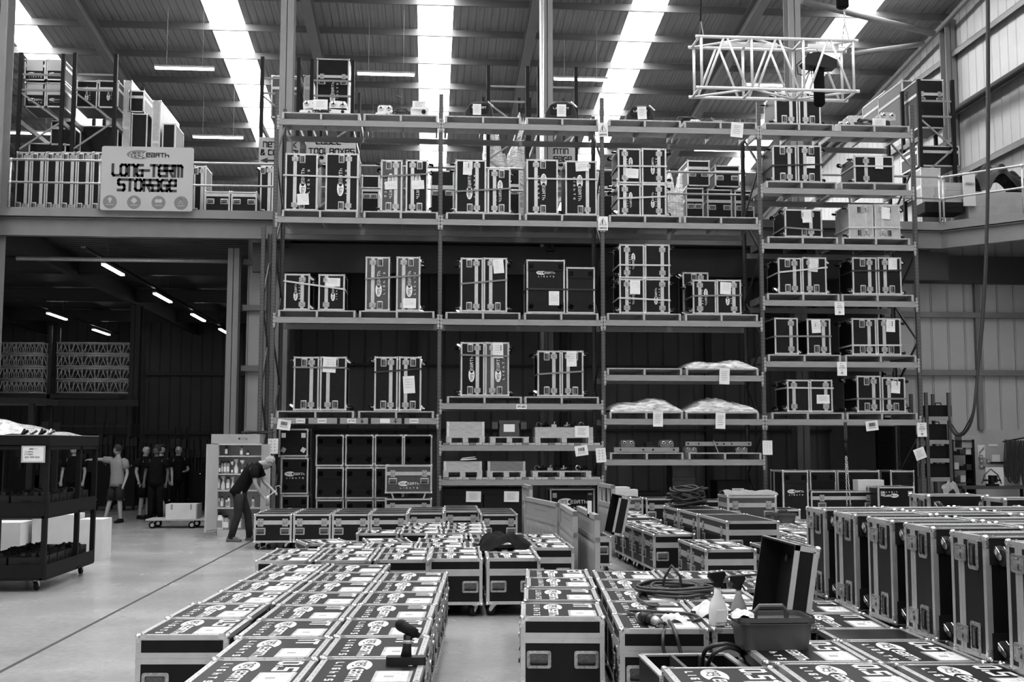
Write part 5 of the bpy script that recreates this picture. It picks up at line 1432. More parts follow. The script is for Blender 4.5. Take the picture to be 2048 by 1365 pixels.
# cases farther back in the middle
for j, x in enumerate([1.95, 2.6, 3.14]):
    for i in range(4):
        if j == 1: continue
        place(x + (.0 if j else 0), 18.15 + i * .66, 0, 'case in the far middle group, %s row, %s column' % (ORD[i], ['left', '', 'right'][j]), .62, .62, '1T' if i else None, 0 if i else 1, 'front' if i == 0 else '', 'y', seam=.34)
ocase = place(1.99, 15.98, 0, 'open case full of black fittings right of the barriers', .60, .68, None, 1, 'front', 'x', h=.40, seam=.36)
def open_lid(x, y, z, L, hgt, dep, lean, label, rz=0):
    """hinged lid standing open, its hollow side to the left"""
    t = thing('open_cover', label, 'case lid', (x, y, z)); t.rotation_euler = (0, R(lean), R(rz))
    m = MB(); m.box(dep - .01, dep, 0, L, 0, hgt); m.box(0, dep - .01, 0, .01, 0, hgt); m.box(0, dep - .01, L - .01, L, 0, hgt); m.box(0, dep - .01, 0, L, 0, .01); m.box(0, dep - .01, 0, L, hgt - .01, hgt); m.obj('shell', M_BLACK, t)
    m = MB(); E = .035
    for yy in (0, L):
        s = -1 if yy == 0 else 1
        for xx in (0, dep - E): m.box(xx, xx + E, min(yy, yy + s * .004), max(yy, yy + s * .004), 0, hgt)
        for zz in (0, hgt - E): m.box(0, dep, min(yy, yy + s * .004), max(yy, yy + s * .004), zz, zz + E)
    for zz in (-.004, hgt): m.box(0, E, 0, L, zz, zz + .004); m.box(dep - E, dep, 0, L, zz, zz + .004)
    for k in range(6): m.sphere((E / 2, -.005, .06 + k * (hgt - .12) / 5), .005, 5, 3); m.sphere((dep - E / 2, -.005, .06 + k * (hgt - .12) / 5), .005, 5, 3)
    m.obj('edging', M_ALU, t)
    for yy, sy in ((0, 1), (L, -1)):
        for zz, sz in ((0, 1), (hgt, -1)): put('corner', cached(('corner',), me_corner), t, (dep, yy, zz), scale=(-1, sy, sz))
    for k in (.3, .7):
        m = MB(); m.prism(rrect(.10, .05, .01), 0, .006, Matrix(((1, 0, 0, dep / 2 + .05), (0, 1, 0, L * k), (0, 0, 1, hgt), (0, 0, 0, 1)))); m.obj('hinge_latch', M_CHROME, t)
    for k in (.3, .75):
        m = MB(); m.cyl((dep - .03, L * k, hgt * .8), (dep - .008, L * k, hgt * .8), .025, n=10); m.obj('foam_stud', M_STEELD, t)
    return t
open_lid(2.25, 7.14, TOP + .01, .36 * 2, .58, .16, 9, 'open lid standing upright behind the grey tote, hollow side left')
open_lid(2.60, 16.0, .56, .66, .56, .17, 12, 'open lid standing upright right of the plastic barriers')
fit = MB(); rnd = random.Random(4)
for k in range(14): fit.cyl((2.08 + rnd.random() * .42, 16.05 + rnd.random() * .5, .52), (2.08 + rnd.random() * .42, 16.05 + rnd.random() * .5, .58 + rnd.random() * .06), .03, n=7)
tag(fit.obj('black_fittings', M_DARK), 'heap of black fittings filling the open case right of the barriers', 'fittings', kind='stuff')
# open case with cables near the lower edge
t = thing('open_case', 'open case without its lid, black cables inside, near the lower edge', 'flight case', (1.62, 6.86, 0))
m = MB(); w2, d2, hh = .27, .33, .50
for s in (-1, 1): m.box(s * w2 - .012, s * w2 + .012, -d2, d2, .13, hh); m.box(-w2, w2, s * d2 - .012, s * d2 + .012, .13, hh)
m.box(-w2, w2, -d2, d2, .13, .15); m.obj('body', M_PANEL, t)
m = MB()
for s in (-1, 1): m.box(s * w2 - .018, s * w2 + .018, -d2, d2, hh, hh + .012); m.box(-w2, w2, s * d2 - .018, s * d2 + .018, hh, hh + .012); m.box(s * w2 - .02, s * w2 + .02, -d2 - .016, -d2, .13, hh)
m.box(-w2, w2, -d2 - .018, -d2 - .012, hh - .035, hh); m.obj('edging', M_ALU, t)
for s in (-1, 1):
    put('caster', cached(('caster',), me_caster), t, (s * .19, -.24, .13)); put('caster', cached(('caster',), me_caster), t, (s * .19, .24, .13))
for s in (-.08, .10):
    m = MB(); m.box(s - .012, s + .012, -d2 + .02, d2 - .02, .3, hh + .01); m.obj('divider', M_STEELD, t)
m = MB(); m.box(.12, .22, -.28, -.20, hh - .02, hh + .015); tag(m.obj('white_tag', M_PAPER, t))

# ------------------------------------------------------------------ things lying on the lids
cable_heap('cable_coil', 'loose coil of black cable on the lids of the middle block', (2.02, 9.25, TOP + .012), .62, .80, .05, .013, 8, seed=11)
def cable(name, label, pts, r=.012, cat='cable', m_=M_CABLE):
    m = MB(); P = [Vector(p) for p in pts]; out = []
    for i in range(len(P) - 1):
        a, b, c, d = P[max(i - 1, 0)], P[i], P[i + 1], P[min(i + 2, len(P) - 1)]
        for k in range(6):
            t = k / 6; out.append(.5 * ((2 * b) + (c - a) * t + (2 * a - 5 * b + 4 * c - d) * t * t + (3 * b - a - 3 * c + d) * t * t * t))
    out.append(P[-1]); m.tube(out, r, 7); return tag(m.obj(name, m_, None, True), label, cat)
tz = TOP + .018
def L(px, py, z=None): return PZ(px, py, tz if z is None else z)
cable('cable', 'black cable end trailing from the coil to the front', [L(1330, 1178), L(1285, 1185), L(1276, 1198), L(1300, 1212), L(1315, 1213)])
m = MB(); c0 = L(1325, 1180); c1 = L(1363, 1182); m.tube([c0, c0 + Vector((.02, 0, .10)), (c0 + c1) / 2 + Vector((0, 0, .20)), c1 + Vector((-.01, 0, .12)), c1], .012, 7); tag(m.obj('cable', M_CABLE, None, True), 'cable loop standing up from the coil', 'cable')
p0, p1 = L(1276, 1232, TOP + .04), L(1326, 1247, TOP + .04); dd = (p1 - p0).normalized()
t = thing('cable_connector', 'pair of joined round cable connectors lying on a lid of the middle block', 'connector', tuple(p0))
for a, b, r1, r2, mm, nn in [(0, .06, .022, .034, M_RAIL, 'rear_gland'), (.06, .15, .036, .038, M_PLASTICD, 'plug_body'), (.15, .165, .044, .044, M_PLASTICD, 'coupling_ring'), (.165, .24, .038, .036, M_PLASTICD, 'socket_body'), (.24, .29, .034, .022, M_RAIL, 'front_gland')]:
    m = MB(); m.cyl(dd * a, dd * b, r1, r2, 14); m.obj(nn, mm, t, True)
cable('cable', 'cable running back from the connector pair over the lids', [p0, L(1258, 1227), L(1262, 1222), L(1320, 1225), L(1380, 1229), L(1400, 1238), L(1385, 1243)])
q = PZ(1330, 1247, TOP + .03)
cable('cable', 'cable from the connector pair dropping over the front edge, left one', [p1, L(1331, 1250), PY(1326, 1275, 7.45), PY(1330, 1308, 7.42), PY(1358, 1333, 7.38)])
cable('cable', 'cable dropping over the front edge, right one', [L(1336, 1241), L(1345, 1252), PY(1352, 1270, 7.45), PY(1360, 1300, 7.42), PY(1366, 1334, 7.38)])
cable('cable', 'cable arching over the open case, upper one', [PZ(1404, 1334, .5), PZ(1412, 1300, .62), PZ(1450, 1289, .66), PZ(1476, 1297, .6), PZ(1482, 1312, .5)], .013)
cable('cable', 'cable arching over the open case, lower one', [PZ(1414, 1334, .5), PZ(1428, 1308, .62), PZ(1455, 1296, .64), PZ(1478, 1304, .58), PZ(1484, 1318, .5)], .013)
cable('cable', 'cable crossing the far lids of the middle block towards the open lid', [L(1442, 1166), L(1455, 1156), L(1480, 1152), L(1520, 1149), L(1560, 1140, TOP + .03), L(1578, 1137, TOP + .04), L(1590, 1142)])
cable_heap('cable_pile', 'tangled heap of black cable on the farthest plain-topped case', tuple(PZ(1374, 1014, .86)), .62, .5, .26, .016, 16, seed=21)
def cloth(name, label, c, w, d, h, mm, seed, cat='cloth', n=26, rz=0):
    rnd = random.Random(seed); ph = [rnd.uniform(0, 6) for _ in range(8)]
    m = MB()
    def f(u, v):
        x, y = u * 2 - 1, v * 2 - 1; r = math.hypot(x, y); a = math.atan2(y, x)
        e = 1 + .14 * math.sin(3 * a + ph[0]) + .08 * math.sin(5 * a + ph[1]); k = max(0, 1 - (r / 1.15) ** 2.2)
        z = h * (min(1, 1.5 * k) ** .6) * (.80 + .16 * math.sin(2.2 * x + 1.7 * y + ph[2]) + .10 * math.sin(7 * x - 4 * y + ph[3]) + .07 * math.sin(4 * x + 11 * y + ph[4]))
        return Vector((c[0] + x * w / 2 * e * (.86 + .14 * abs(x)), c[1] + y * d / 2 * e * (.86 + .14 * abs(y)), c[2] + .004 + max(0, z)))
    m.grid(f, n, n); o = m.obj(name, mm, None, True); return tag(o, label, cat)
cloth('jacket', 'black garment thrown over the lids of the second block', tuple(PZ(1012, 1105, TOP) + Vector((0, .55, 0))), .56, .85, .17, M_TEEB, 3, 'garment')
cloth('rag', 'crumpled white rag beside the connector pair', tuple(PZ(1353, 1250, TOP) + Vector((0, .1, 0))), .15, .17, .06, M_CARDW, 5, 'rag')
cloth('rag', 'white rag behind the nearer spray bottle', tuple(PZ(1424, 1236, TOP) + Vector((0, .08, 0))), .24, .2, .09, M_CARDW, 8, 'rag')
cloth('blanket', 'folded grey blanket on a case at the middle rear', (4.55, 15.98 + .3, PZ(1503, 1003, 1.1).z - .14), .01, .01, .01, M_TEEG, 2) if False else None
def spray(name, label, p, h=.27, r=.045, body=M_BOTTLE, head=M_BLACK, rz=0):
    t = thing(name, label, 'bottle', tuple(p)); t.rotation_euler = (0, 0, rz); t.scale = (1, 1, 1)
    m = MB(); m.lathe([(r * .95, 0), (r, .01), (r, h * .32), (r * .85, h * .42), (r * .42, h * .58), (r * .36, h * .72)], n=16, sx=1.05, sy=.72); m.obj('bottle_body', body, t, True)
    m = MB(); m.cyl((0, 0, h * .72), (0, 0, h * .80), r * .44, n=12); m.prism([(-r * .5, h * .80), (r * .5, h * .80), (r * .95, h * .93), (r * .8, h), (-r * 1.0, h * .98), (-r * 1.1, h * .90)], -r * .3, r * .3, Matrix(((1, 0, 0, 0), (0, 0, 1, 0), (0, 1, 0, 0), (0, 0, 0, 1)))); m.obj('spray_head', head, t)
    m = MB(); m.bar((r * .4, 0, h * .82), (r * .9, 0, h * .68), .012, .008); m.obj('trigger', head, t)
    m = MB(); m.box(-r * .6, r * .6, -r * .78, -r * .70, h * .08, h * .30); m.obj('label', M_PAPER, t)
    return t
spray('spray_bottle', 'white spray bottle with a grey head, nearer one on the lids', PZ(1436, 1252, TOP), .36, .062, rz=.3)
spray('spray_bottle', 'translucent spray bottle with a black head beside the tote', PZ(1478, 1250, TOP), .33, .052, M_BOTTLEG, rz=-.3)
def tote(label, c, w, d, h, m_=M_TOTE, rz=0):
    t = thing('cleaning_tote', label, 'tote', tuple(c), rz)
    m = MB(); o = rrect(w, d, .05); i = rrect(w * .9, d * .86, .04); oi = rrect(w - .02, d - .02, .045); ii = rrect(w * .9 - .02, d * .86 - .02, .035)
    def ring(a, za, b, zb):
        A = [m.bm.verts.new((x, y, za)) for x, y in a]; B = [m.bm.verts.new((x, y, zb)) for x, y in b]; n = len(a)
        for k in range(n): m.bm.faces.new((A[k], A[(k + 1) % n], B[(k + 1) % n], B[k]))
    ring(i, 0, o, h); ring(o, h, oi, h); ring(oi, h, ii, .012)
    m.bm.faces.new([m.bm.verts.new((x, y, 0)) for x, y in i]); m.bm.faces.new([m.bm.verts.new((x, y, .012)) for x, y in ii])
    m.obj('tub', m_, t)
    m = MB(); R1 = rrect(w + .03, d + .03, .06)
    m.prism(R1, h - .035, h - .025); ring(R1, h - .03, R1, h + .004); m.obj('rim', m_, t)
    m = MB(); m.tube([(-w * .22, 0, h * .4), (-w * .22, 0, h + .02), (-w * .16, 0, h + .05), (w * .16, 0, h + .05), (w * .22, 0, h + .02), (w * .22, 0, h * .4)], .016, 8); m.box(-w * .22, w * .22, -.012, .012, .02, h * .8); m.obj('carry_handle', m_, t)
    return t
tote('grey cleaning tote with a carry handle in the right foreground', PZ(1558, 1303, TOP) + Vector((0, .15, 0)), .44, .30, .19)
TC = PZ(1558, 1303, TOP) + Vector((0, .15, 0)); p = TC + Vector((-.15, .0, .014)); m = MB(); m.cyl(p, p + Vector((0, 0, .15)), .032, n=12); m.cyl(p + Vector((0, 0, .15)), p + Vector((0, 0, .19)), .038, n=12); tag(m.obj('jar', M_DARK, None, True), 'black-capped jar standing in the grey tote', 'jar')
cloth('rag', 'grey rag hanging over the left rim of the tote', (TC.x - .20, TC.y - .06, TOP + .188), .12, .16, .035, M_STRAPL, 9, 'rag')
tote('smaller grey tote standing far back on the rear field of lids', Vector((4.98, 17.9, TOP)) if False else PZ(1571, 1048, TOP) + Vector((0, .12, 0)), .36, .26, .15)
# cordless driver lying battery down
p = PZ(812, 1330, TOP); t = thing('cordless_driver', 'black cordless driver standing on its battery on a near lid', 'power tool', tuple(p))
m = MB(); m.prism(rrect(.22, .075, .02), 0, .045, Matrix.Rotation(R(-4), 4, 'Z')); m.obj('battery', M_PLASTICD, t)
m = MB(); m.tube([(0, 0, .04), (.005, 0, .10), (.012, 0, .16)], [.032, .024, .027], 12); m.obj('grip', M_PLASTICD, t, True)
m = MB(); m.lathe([(.0255, .115), (.0275, .135)], c=(.008, 0, 0), n=12); m.obj('grip_band', M_RAIL, t, True)
m = MB(); m.cyl((-.03, 0, .215), (.055, 0, .165), .034, .028, 12); m.sphere((-.03, 0, .215), .034); m.cyl((.055, 0, .165), (.075, 0, .155), .020, .012, 10); m.obj('motor_head', M_BLACK, t, True)

# ------------------------------------------------------------------ plastic barriers
def barrier(label, a, b, h, window=False):
    a, b = Vector(a), Vector(b); L_ = (b - a).length; t = thing('plastic_barrier', label, 'barrier', (a.x, a.y, 0), math.atan2(b.y - a.y, b.x - a.x))
    XZ = Matrix(((1, 0, 0, 0), (0, 0, 1, 0), (0, 1, 0, 0), (0, 0, 0, 1)))
    m = MB()
    m.box(.02, L_ - .02, -.018, .018, .10, h * (.70 if window else .74)); m.box(0, L_, -.03, .03, h - .06, h)
    m.box(0, .07, -.03, .03, .06, h); m.box(L_ - .07, L_, -.03, .03, .06, h); m.box(0, L_, -.026, .026, h * .68, h * .74)
    if not window: m.box(.07, L_ - .07, -.012, .012, h * .74, h - .06)
    else:
        for k in (1, 2): m.box(L_ * k / 3 - .02, L_ * k / 3 + .02, -.02, .02, h * .7, h - .05)
    m.box(.05, .35, -.05, .05, 0, .12); m.box(L_ - .35, L_ - .05, -.05, .05, 0, .12)
    m.obj('panel', M_PLASTIC, t)
    n = max(4, int(L_ / .11))
    for s in (-1, 1):
        m = MB()
        for k in range(n):
            x = .1 + (L_ - .2) * (k + .5) / n; m.prism([(x - .028, .14), (x + .028, .14), (x + .028, h * .58), (x, h * .65), (x - .028, h * .58)], s * .016, s * .034, XZ)
        m.obj('pressed_ribs', M_PLASTIC, t)
    m = MB(); m.box(-.03, .0, -.02, .02, h * .42, h * .5); m.box(L_, L_ + .035, -.035, .035, .12, h * .30); m.obj('link_hook', M_PLASTIC, t)
    m = MB()
    for k in range(7): m.box(L_ * .3 + k * L_ * .055, L_ * .3 + k * L_ * .055 + L_ * .035, -.0135, -.012, h * .84, h * .845)
    m.obj('moulded_slots', M_STEELD, t)
    return t
bz = 1.0
A, B_, C_, D_ = PZ(1052, 994, bz), PZ(1118, 1007, bz), PZ(1151, 1024, bz), PZ(1155, 1012, bz)
barrier('grey plastic barrier, farthest of the three standing in a zigzag', A, B_, bz); barrier('grey plastic barrier, middle one of the three in a zigzag', B_ + Vector((.03, -.03, 0)), C_, bz)
barrier('grey plastic barrier, nearest of the three in a zigzag, a phone-shaped tag on it', PZ(1157, 1012, bz), PZ(1195, 1031, bz), bz)
barrier('windowed grey barrier standing left behind the zigzag', PY(1047, 968, 21.2), PY(1062, 972, 20.0), PY(1047, 968, 21.2).z, True)
barrier('windowed grey barrier standing right behind the open lid', PY(1198, 966, 19.6), PY(1227, 975, 18.4), PY(1198, 966, 19.6).z, True)
p = PZ(1180, 1012, 1.08); t = thing('barrier_tag', 'upright framed tag clipped on the nearest barrier', 'tag', tuple(p)); t.rotation_euler = (0, 0, R(-52))
m = MB(); m.box(-.045, .045, -.006, .006, -.14, .13); m.obj('frame', M_BLACK, t); m = MB(); m.box(-.035, .035, -.008, -.006, -.10, .06); m.obj('card', M_PAPER, t)
# ------------------------------------------------------------------ people
def skin_obj(name, verts, edges, radii, material, parent=None, sub=1, root=0):
    me = bpy.data.meshes.new(name); me.from_pydata([tuple(v) for v in verts], edges, []); me.materials.append(material)
    o = put(name, me, parent)
    sk = o.modifiers.new('skin', 'SKIN'); sk.use_smooth_shade = True
    if not me.skin_vertices: pass
    for i, r in enumerate(radii):
        sv = me.skin_vertices[0].data[i]; sv.radius = r if isinstance(r, tuple) else (r, r); sv.use_root = (i == root)
    ss = o.modifiers.new('smooth', 'SUBSURF'); ss.levels = sub; ss.render_levels = sub
    return o
class Sk:
    def __init__(s): s.v = []; s.e = []; s.r = []
    def add(s, p, r, frm=None):
        s.v.append(Vector(p)); s.r.append(r)
        if frm is not None: s.e.append((frm, len(s.v) - 1))
        return len(s.v) - 1
    def chain(s, frm, *pr):
        for p, r in pr: frm = s.add(p, r, frm)
        return frm
def ensure_skin(me):
    if not me.skin_vertices: me.attributes
def person(label, loc, rz, J, skin=M_SKIN, top=M_TEEB, legs=M_JEANS, hair=None, beard=None, shorts=False, glasses=False, shoe=M_SHOE, tuft=False, scale=1.0):
    """J: joints in metres, the figure faces +X"""
    t = thing('person', label, 'person', loc, rz); t.scale = (scale,) * 3
    V = {k: Vector(v) for k, v in J.items()}
    b = Sk()
    pv = b.add(V['pelvis'], (.13, .105)); ch = b.chain(pv, ((V['pelvis'] + V['chest']) / 2, (.125, .10)), (V['chest'], (.145, .11)))
    hd, nk = V['head'], V['neck']; up = (hd - nk).normalized() if 'up' not in V else V['up'].normalized(); fw = V['face'].normalized(); sd = up.cross(fw).normalized()
    n1 = b.chain(ch, (nk, (.062, .062)), (nk + (hd - nk) * .5, (.056, .058)), (hd - up * .03, (.078, .082)))
    h2 = b.chain(n1, (hd + up * .045, (.084, .092)), (hd + up * .10, (.062, .07)))
    nose = b.chain(n1, (hd - up * .022 + fw * .098, .012)); chin = b.chain(n1, (hd - up * .085 + fw * .055, (.034, .03)))
    for s in (-1, 1): b.chain(n1, (hd - up * .01 + sd * s * .083 - fw * .01, (.012, .022)))
    for s, n in ((1, 'l'), (-1, 'r')):
        S, E, W, H = V[n + 'sh'], V[n + 'el'], V[n + 'wr'], V[n + 'ha']
        w_ = b.chain(ch, (S, .062), ((S + E) / 2, .050), (E, .040), ((E + W) / 2, .038), (W, .026)); d = (H - W).normalized()
        side = d.cross(Vector((0, 0, 1))); side = side.normalized() if side.length > .1 else Vector((0, 1, 0)); nrm = side.cross(d)
        pm = b.chain(w_, (W + d * .05, (.036, .018)))
        for k, (f, ln) in enumerate(((-1.5, .062), (-.5, .075), (.5, .080), (1.5, .070))):
            base = W + d * .085 + side * f * .018
            b.chain(pm, (base, .010), (base + d * ln * .5 - nrm * .008, .0088), (base + d * ln * .8 - nrm * .034, .0078))
        b.chain(pm, (W + d * .045 + side * .042 - nrm * .012, .0115), (W + d * .085 + side * .052 - nrm * .03, .0095))
        K, A, T = V[n + 'kn'], V[n + 'an'], V[n + 'to']; Hh = V['pelvis'] + Vector((0, .095 * s, -.05)) if 'hipd' not in V else V['pelvis'] + V['hipd'] * s + Vector((0, 0, -.05))
        b.chain(pv, (Hh, .095), ((Hh + K) / 2, .078), (K, .056), (K + (A - K) * .35, .056), (A, .037), ((A + T) / 2 - Vector((0, 0, .015)), (.04, .03)))
    skin_obj('body', b.v, b.e, b.r, skin, t)
    sideh = V['lsh'] - V['rsh']; sideh.normalize()
    def loft(m, rows, nn=16):
        rings = []
        for i, (p, a_, b_) in enumerate(rows):
            p = Vector(p); q = Vector(rows[min(i + 1, len(rows) - 1)][0]) - Vector(rows[max(i - 1, 0)][0]); q.normalize()
            s1 = (sideh - q * sideh.dot(q)).normalized(); f1 = q.cross(s1)
            rings.append([m.bm.verts.new(p + s1 * a_ * math.cos(2 * PI * k / nn) + f1 * b_ * math.sin(2 * PI * k / nn) * (1 + .03 * math.sin(5 * i + 3 * k))) for k in range(nn)])
        for A_, B_ in zip(rings, rings[1:]):
            for k in range(nn): m.bm.faces.new((A_[k], A_[(k + 1) % nn], B_[(k + 1) % nn], B_[k]))
        m.bm.faces.new(rings[0][::-1]); m.bm.faces.new(rings[-1])
    m = MB(); pe, ct = V['pelvis'], V['chest']; dn = (pe - ct).normalized(); shm = (V['lsh'] + V['rsh']) / 2; shw = (V['lsh'] - V['rsh']).length / 2
    loft(m, [(pe + dn * .12, .190, .150), (pe + dn * .02, .180, .145), (pe * .5 + ct * .5, .165, .135), (ct, .185, .140), (ct * .4 + shm * .6, shw * .98, .125), (shm + (nk - shm) * .15, shw * .86, .095), (shm + (nk - shm) * .55, .095, .078), (nk, .068, .068)])
    for n in 'lr':
        S, E = V[n + 'sh'], V[n + 'el']; S2 = S + (shm - S) * .25
        m.tube([S2, S + (E - S) * .08, S + (E - S) * .35, S + (E - S) * .62], [.075, .082, .078, .080], 12)
    m.obj('t_shirt', top, t, True)
    m = MB(); loft(m, [(pe - dn * .10, .155, .125), (pe, .170, .135), (pe + Vector((0, 0, -.10)), .178, .140), (pe + Vector((0, 0, -.17)), .150, .11)])
    for s_, n in ((1, 'l'), (-1, 'r')):
        K, A = V[n + 'kn'], V[n + 'an']; Hh = pe + Vector((0, .09 * s_, -.08))
        if shorts: m.tube([Hh, (Hh + K) / 2, K + (Hh - K) * .04], [.105, .100, .098], 12)
        else: m.tube([Hh, (Hh * .5 + K * .5), K, (K + A) / 2, A + Vector((0, 0, -.02))], [.105, .090, .074, .070, .066], 12)
    m.obj('shorts' if shorts else 'trousers', legs, t, True)
    for n in 'lr':
        A, T = V[n + 'an'], V[n + 'to']; f = (T - A); f.z = 0; f.normalize(); sd2 = Vector((-f.y, f.x, 0)); M = Matrix((f, sd2, Vector((0, 0, 1)))).transposed().to_4x4(); M.translation = (A.x, A.y, 0)
        m = MB(); prof = [(-.085, .0), (-.07, .09), (.05, .10), (.13, .065), (.20, .05), (.205, .0)]
        m.prism(prof, -.045, .045, M @ Matrix(((1, 0, 0, 0), (0, 0, 1, 0), (0, 1, 0, 0), (0, 0, 0, 1)))); o = m.obj('shoe', shoe, t, True)
        bv = o.modifiers.new('bevel', 'BEVEL'); bv.width = .018; bv.segments = 3
    HM = Matrix((fw, sd, up)).transposed().to_4x4(); HM.translation = hd
    for s in (-1, 1):
        m = MB(); m.sphere((.078, s * .030, .012), .011, 8, 6, M=HM); m.obj('eye', M_INK, t, True)
    m = MB(); m.prism(rrect(.045, .010, .004), .0, .006, HM @ Matrix(((0, 0, 1, .083), (1, 0, 0, 0), (0, 1, 0, -.062), (0, 0, 0, 1)))); m.obj('mouth', M_SKIND, t)
    if hair:
        m = MB()
        def f(u, v):
            th = v * PI * .60; ph = u * 2 * PI; lim = 1.0
            x, y, z = math.sin(th) * math.cos(ph), math.sin(th) * math.sin(ph), math.cos(th)
            k = 1.0 if x < .55 else max(.6, 1 - (x - .55))
            zz = z if x < .2 else max(z, .28 + .25 * x)
            return HM @ Vector((x * .104 * k - .010, y * .097, zz * .125 + .035))
        m.grid(f, 20, 8); m.obj('hair', hair, t, True)
    if tuft:
        m = MB()
        for k in range(3): m.sphere((-.05 - .02 * k, (k - 1) * .03, .05 - k * .03), .065, M=HM)
        m.obj('hair', tuft, t, True)
    if beard:
        m = MB(); m.grid(lambda u, v: HM @ Vector((.012 + .076 * math.cos((u - .5) * 2.6) - .025 * v, .084 * math.sin((u - .5) * 2.6), -.045 - .065 * v - .012 * math.cos((u - .5) * 2.6))), 14, 5); m.obj('beard', beard, t, True)
    if glasses:
        m = MB()
        for s in (-1, 1):
            m.tube([HM @ Vector((.098, s * .032 + .022 * math.cos(a), .010 + .016 * math.sin(a))) for a in [2 * PI * k / 10 for k in range(10)]], .003, 5, True)
            m.tube([HM @ Vector((.098, s * .054, .012)), HM @ Vector((.0, s * .090, .012))], .003, 5)
        m.tube([HM @ Vector((.099, -.012, .010)), HM @ Vector((.099, .012, .010))], .003, 5); m.obj('glasses', M_BLACK, t)
    return t
BENT = dict(pelvis=(-.02, 0, .96), chest=(.18, 0, 1.30), neck=(.36, 0, 1.46), head=(.50, 0, 1.46), up=(.75, 0, .55), face=(.50, 0, -.86),
            rsh=(.27, -.19, 1.36), rel=(.30, -.24, 1.08), rwr=(.44, -.14, .84), rha=(.53, -.10, .78), lsh=(.30, .19, 1.37), lel=(.40, .22, 1.10), lwr=(.58, .08, .96), lha=(.66, .04, .90),
            rkn=(-.02, -.13, .50), ran=(-.14, -.14, .08), rto=(.06, -.16, .03), lkn=(.12, .12, .50), lan=(.17, .13, .08), lto=(.38, .10, .03))
pb = PZ(479, 1083, 0)
person('person in a dark t-shirt bending forward over the case row beside the open cabinet', (pb.x, pb.y, 0), 0, BENT, hair=M_HAIRG, beard=M_HAIRG, glasses=True)
t = thing('pump_bottle', 'small pale bottle held in the hands of the bending person', 'bottle', (pb.x + .52, pb.y - .10, .66))
m = MB(); m.cyl((0, 0, 0), (0, 0, .14), .035, .03, 12); m.obj('bottle_body', M_BOTTLEG, t, True); m = MB(); m.cyl((0, 0, .14), (0, 0, .19), .024, n=12); m.obj('cap', M_BOTTLE, t, True)
m = MB(); m.cyl((.02, 0, .19), (.15, .10, .29), .007, n=8); m.tube([(.15, .10, .29), (.13, .10, .36), (.20, .11, .38), (.22, .12, .33)], .006, 6); m.obj('dip_tube', M_BOTTLE, t)
def stand(**k):
    J = dict(pelvis=(0, 0, .96), chest=(.0, 0, 1.32), neck=(0, 0, 1.52), head=(.02, 0, 1.66), face=(1, 0, -.05), lsh=(0, .20, 1.43), lel=(-.03, .27, 1.15), lwr=(.06, .27, .92), lha=(.10, .26, .84),
             rsh=(0, -.20, 1.43), rel=(-.03, -.27, 1.15), rwr=(.06, -.27, .92), rha=(.10, -.26, .84), lkn=(.02, .11, .50), lan=(-.01, .12, .08), lto=(.2, .15, .03), rkn=(.02, -.11, .50), ran=(-.01, -.12, .08), rto=(.2, -.15, .03))
    J.update(k); return J
g0 = PZ(232, 1046, 0)
# figures face +X; headings below turn them
person('person in a grey t-shirt and dark shorts pointing to the left with one arm', (g0.x, g0.y, 0), R(-118), stand(face=(.35, -.9, -.05), rsh=(.02, -.20, 1.44), rel=(.08, -.47, 1.46), rwr=(.12, -.72, 1.45), rha=(.13, -.82, 1.45), rkn=(.08, -.13, .50), ran=(.12, -.22, .08), rto=(.28, -.34, .03)),
       top=M_TEEG, shorts=True, hair=M_HAIR, beard=M_HAIR, glasses=True, shoe=M_BLACK, scale=1.0)
g1 = PZ(281, 1040, 0)
person('bald bearded person in black t-shirt and shorts seen from the side, facing right', (g1.x, g1.y + .3, 0), R(-30), stand(face=(1, .1, 0)), shorts=True, glasses=True, beard=M_HAIRG, shoe=M_BLACK, legs=M_TEEB)
g2 = PZ(312, 1042, 0)
person('person with dark skin in black t-shirt and long trousers standing behind the dolly', (g2.x, g2.y - .1, 0), R(-95), stand(face=(.5, -.8, 0)), skin=M_SKIND, hair=M_HAIR, legs=M_TEEB, shoe=M_BLACK)
g3 = PZ(334, 1036, 0)
person('bald person in black at the back of the group, one hand raised at the waist', (g3.x, g3.y + 1.1, 0), R(-60), stand(face=(.7, -.5, -.3), lel=(.02, .26, 1.15), lwr=(.25, .12, 1.12), lha=(.33, .06, 1.13)), legs=M_TEEB, shoe=M_BLACK)
person('long-haired person half hidden behind the person in the grey t-shirt', (g0.x + .55, g0.y + 1.9, 0), R(-70), stand(), hair=M_HAIR, tuft=M_HAIR, legs=M_TEEB, shoe=M_BLACK)
g4 = PZ(128, 1040, 0)
person('person in black seen through the top of the black trolley', (g4.x, g4.y + .6, 0), R(-90), stand(), hair=M_HAIRG, legs=M_TEEB, shoe=M_BLACK)
# ------------------------------------------------------------------ storage cabinet left of the racking
cxa, cxb, cyf = -4.17, -3.30, 23.05
cab = thing('storage_cabinet', 'pale steel cabinet with both doors open beside the racking', 'cabinet', ((cxa + cxb) / 2, cyf, 0))
cw, chh, cdp = cxb - cxa, 1.83, .40
m = MB()
for s in (-1, 1): m.box(s * cw / 2 - .01, s * cw / 2 + .01, 0, cdp, 0, chh)
m.box(-cw / 2, cw / 2, cdp - .01, cdp, 0, chh); m.box(-cw / 2 - .01, cw / 2 + .01, 0, cdp, chh - .03, chh); m.box(-cw / 2, cw / 2, 0, cdp, 0, .12); m.obj('carcass', M_CREAM, cab)
shz = [PY(470, y, cyf).z for y in (912, 948, 981, 1016)]
for z in shz:
    m = MB(); m.box(-cw / 2 + .01, cw / 2 - .01, .01, cdp - .02, z - .025, z); m.obj('shelf', M_CREAM, cab)
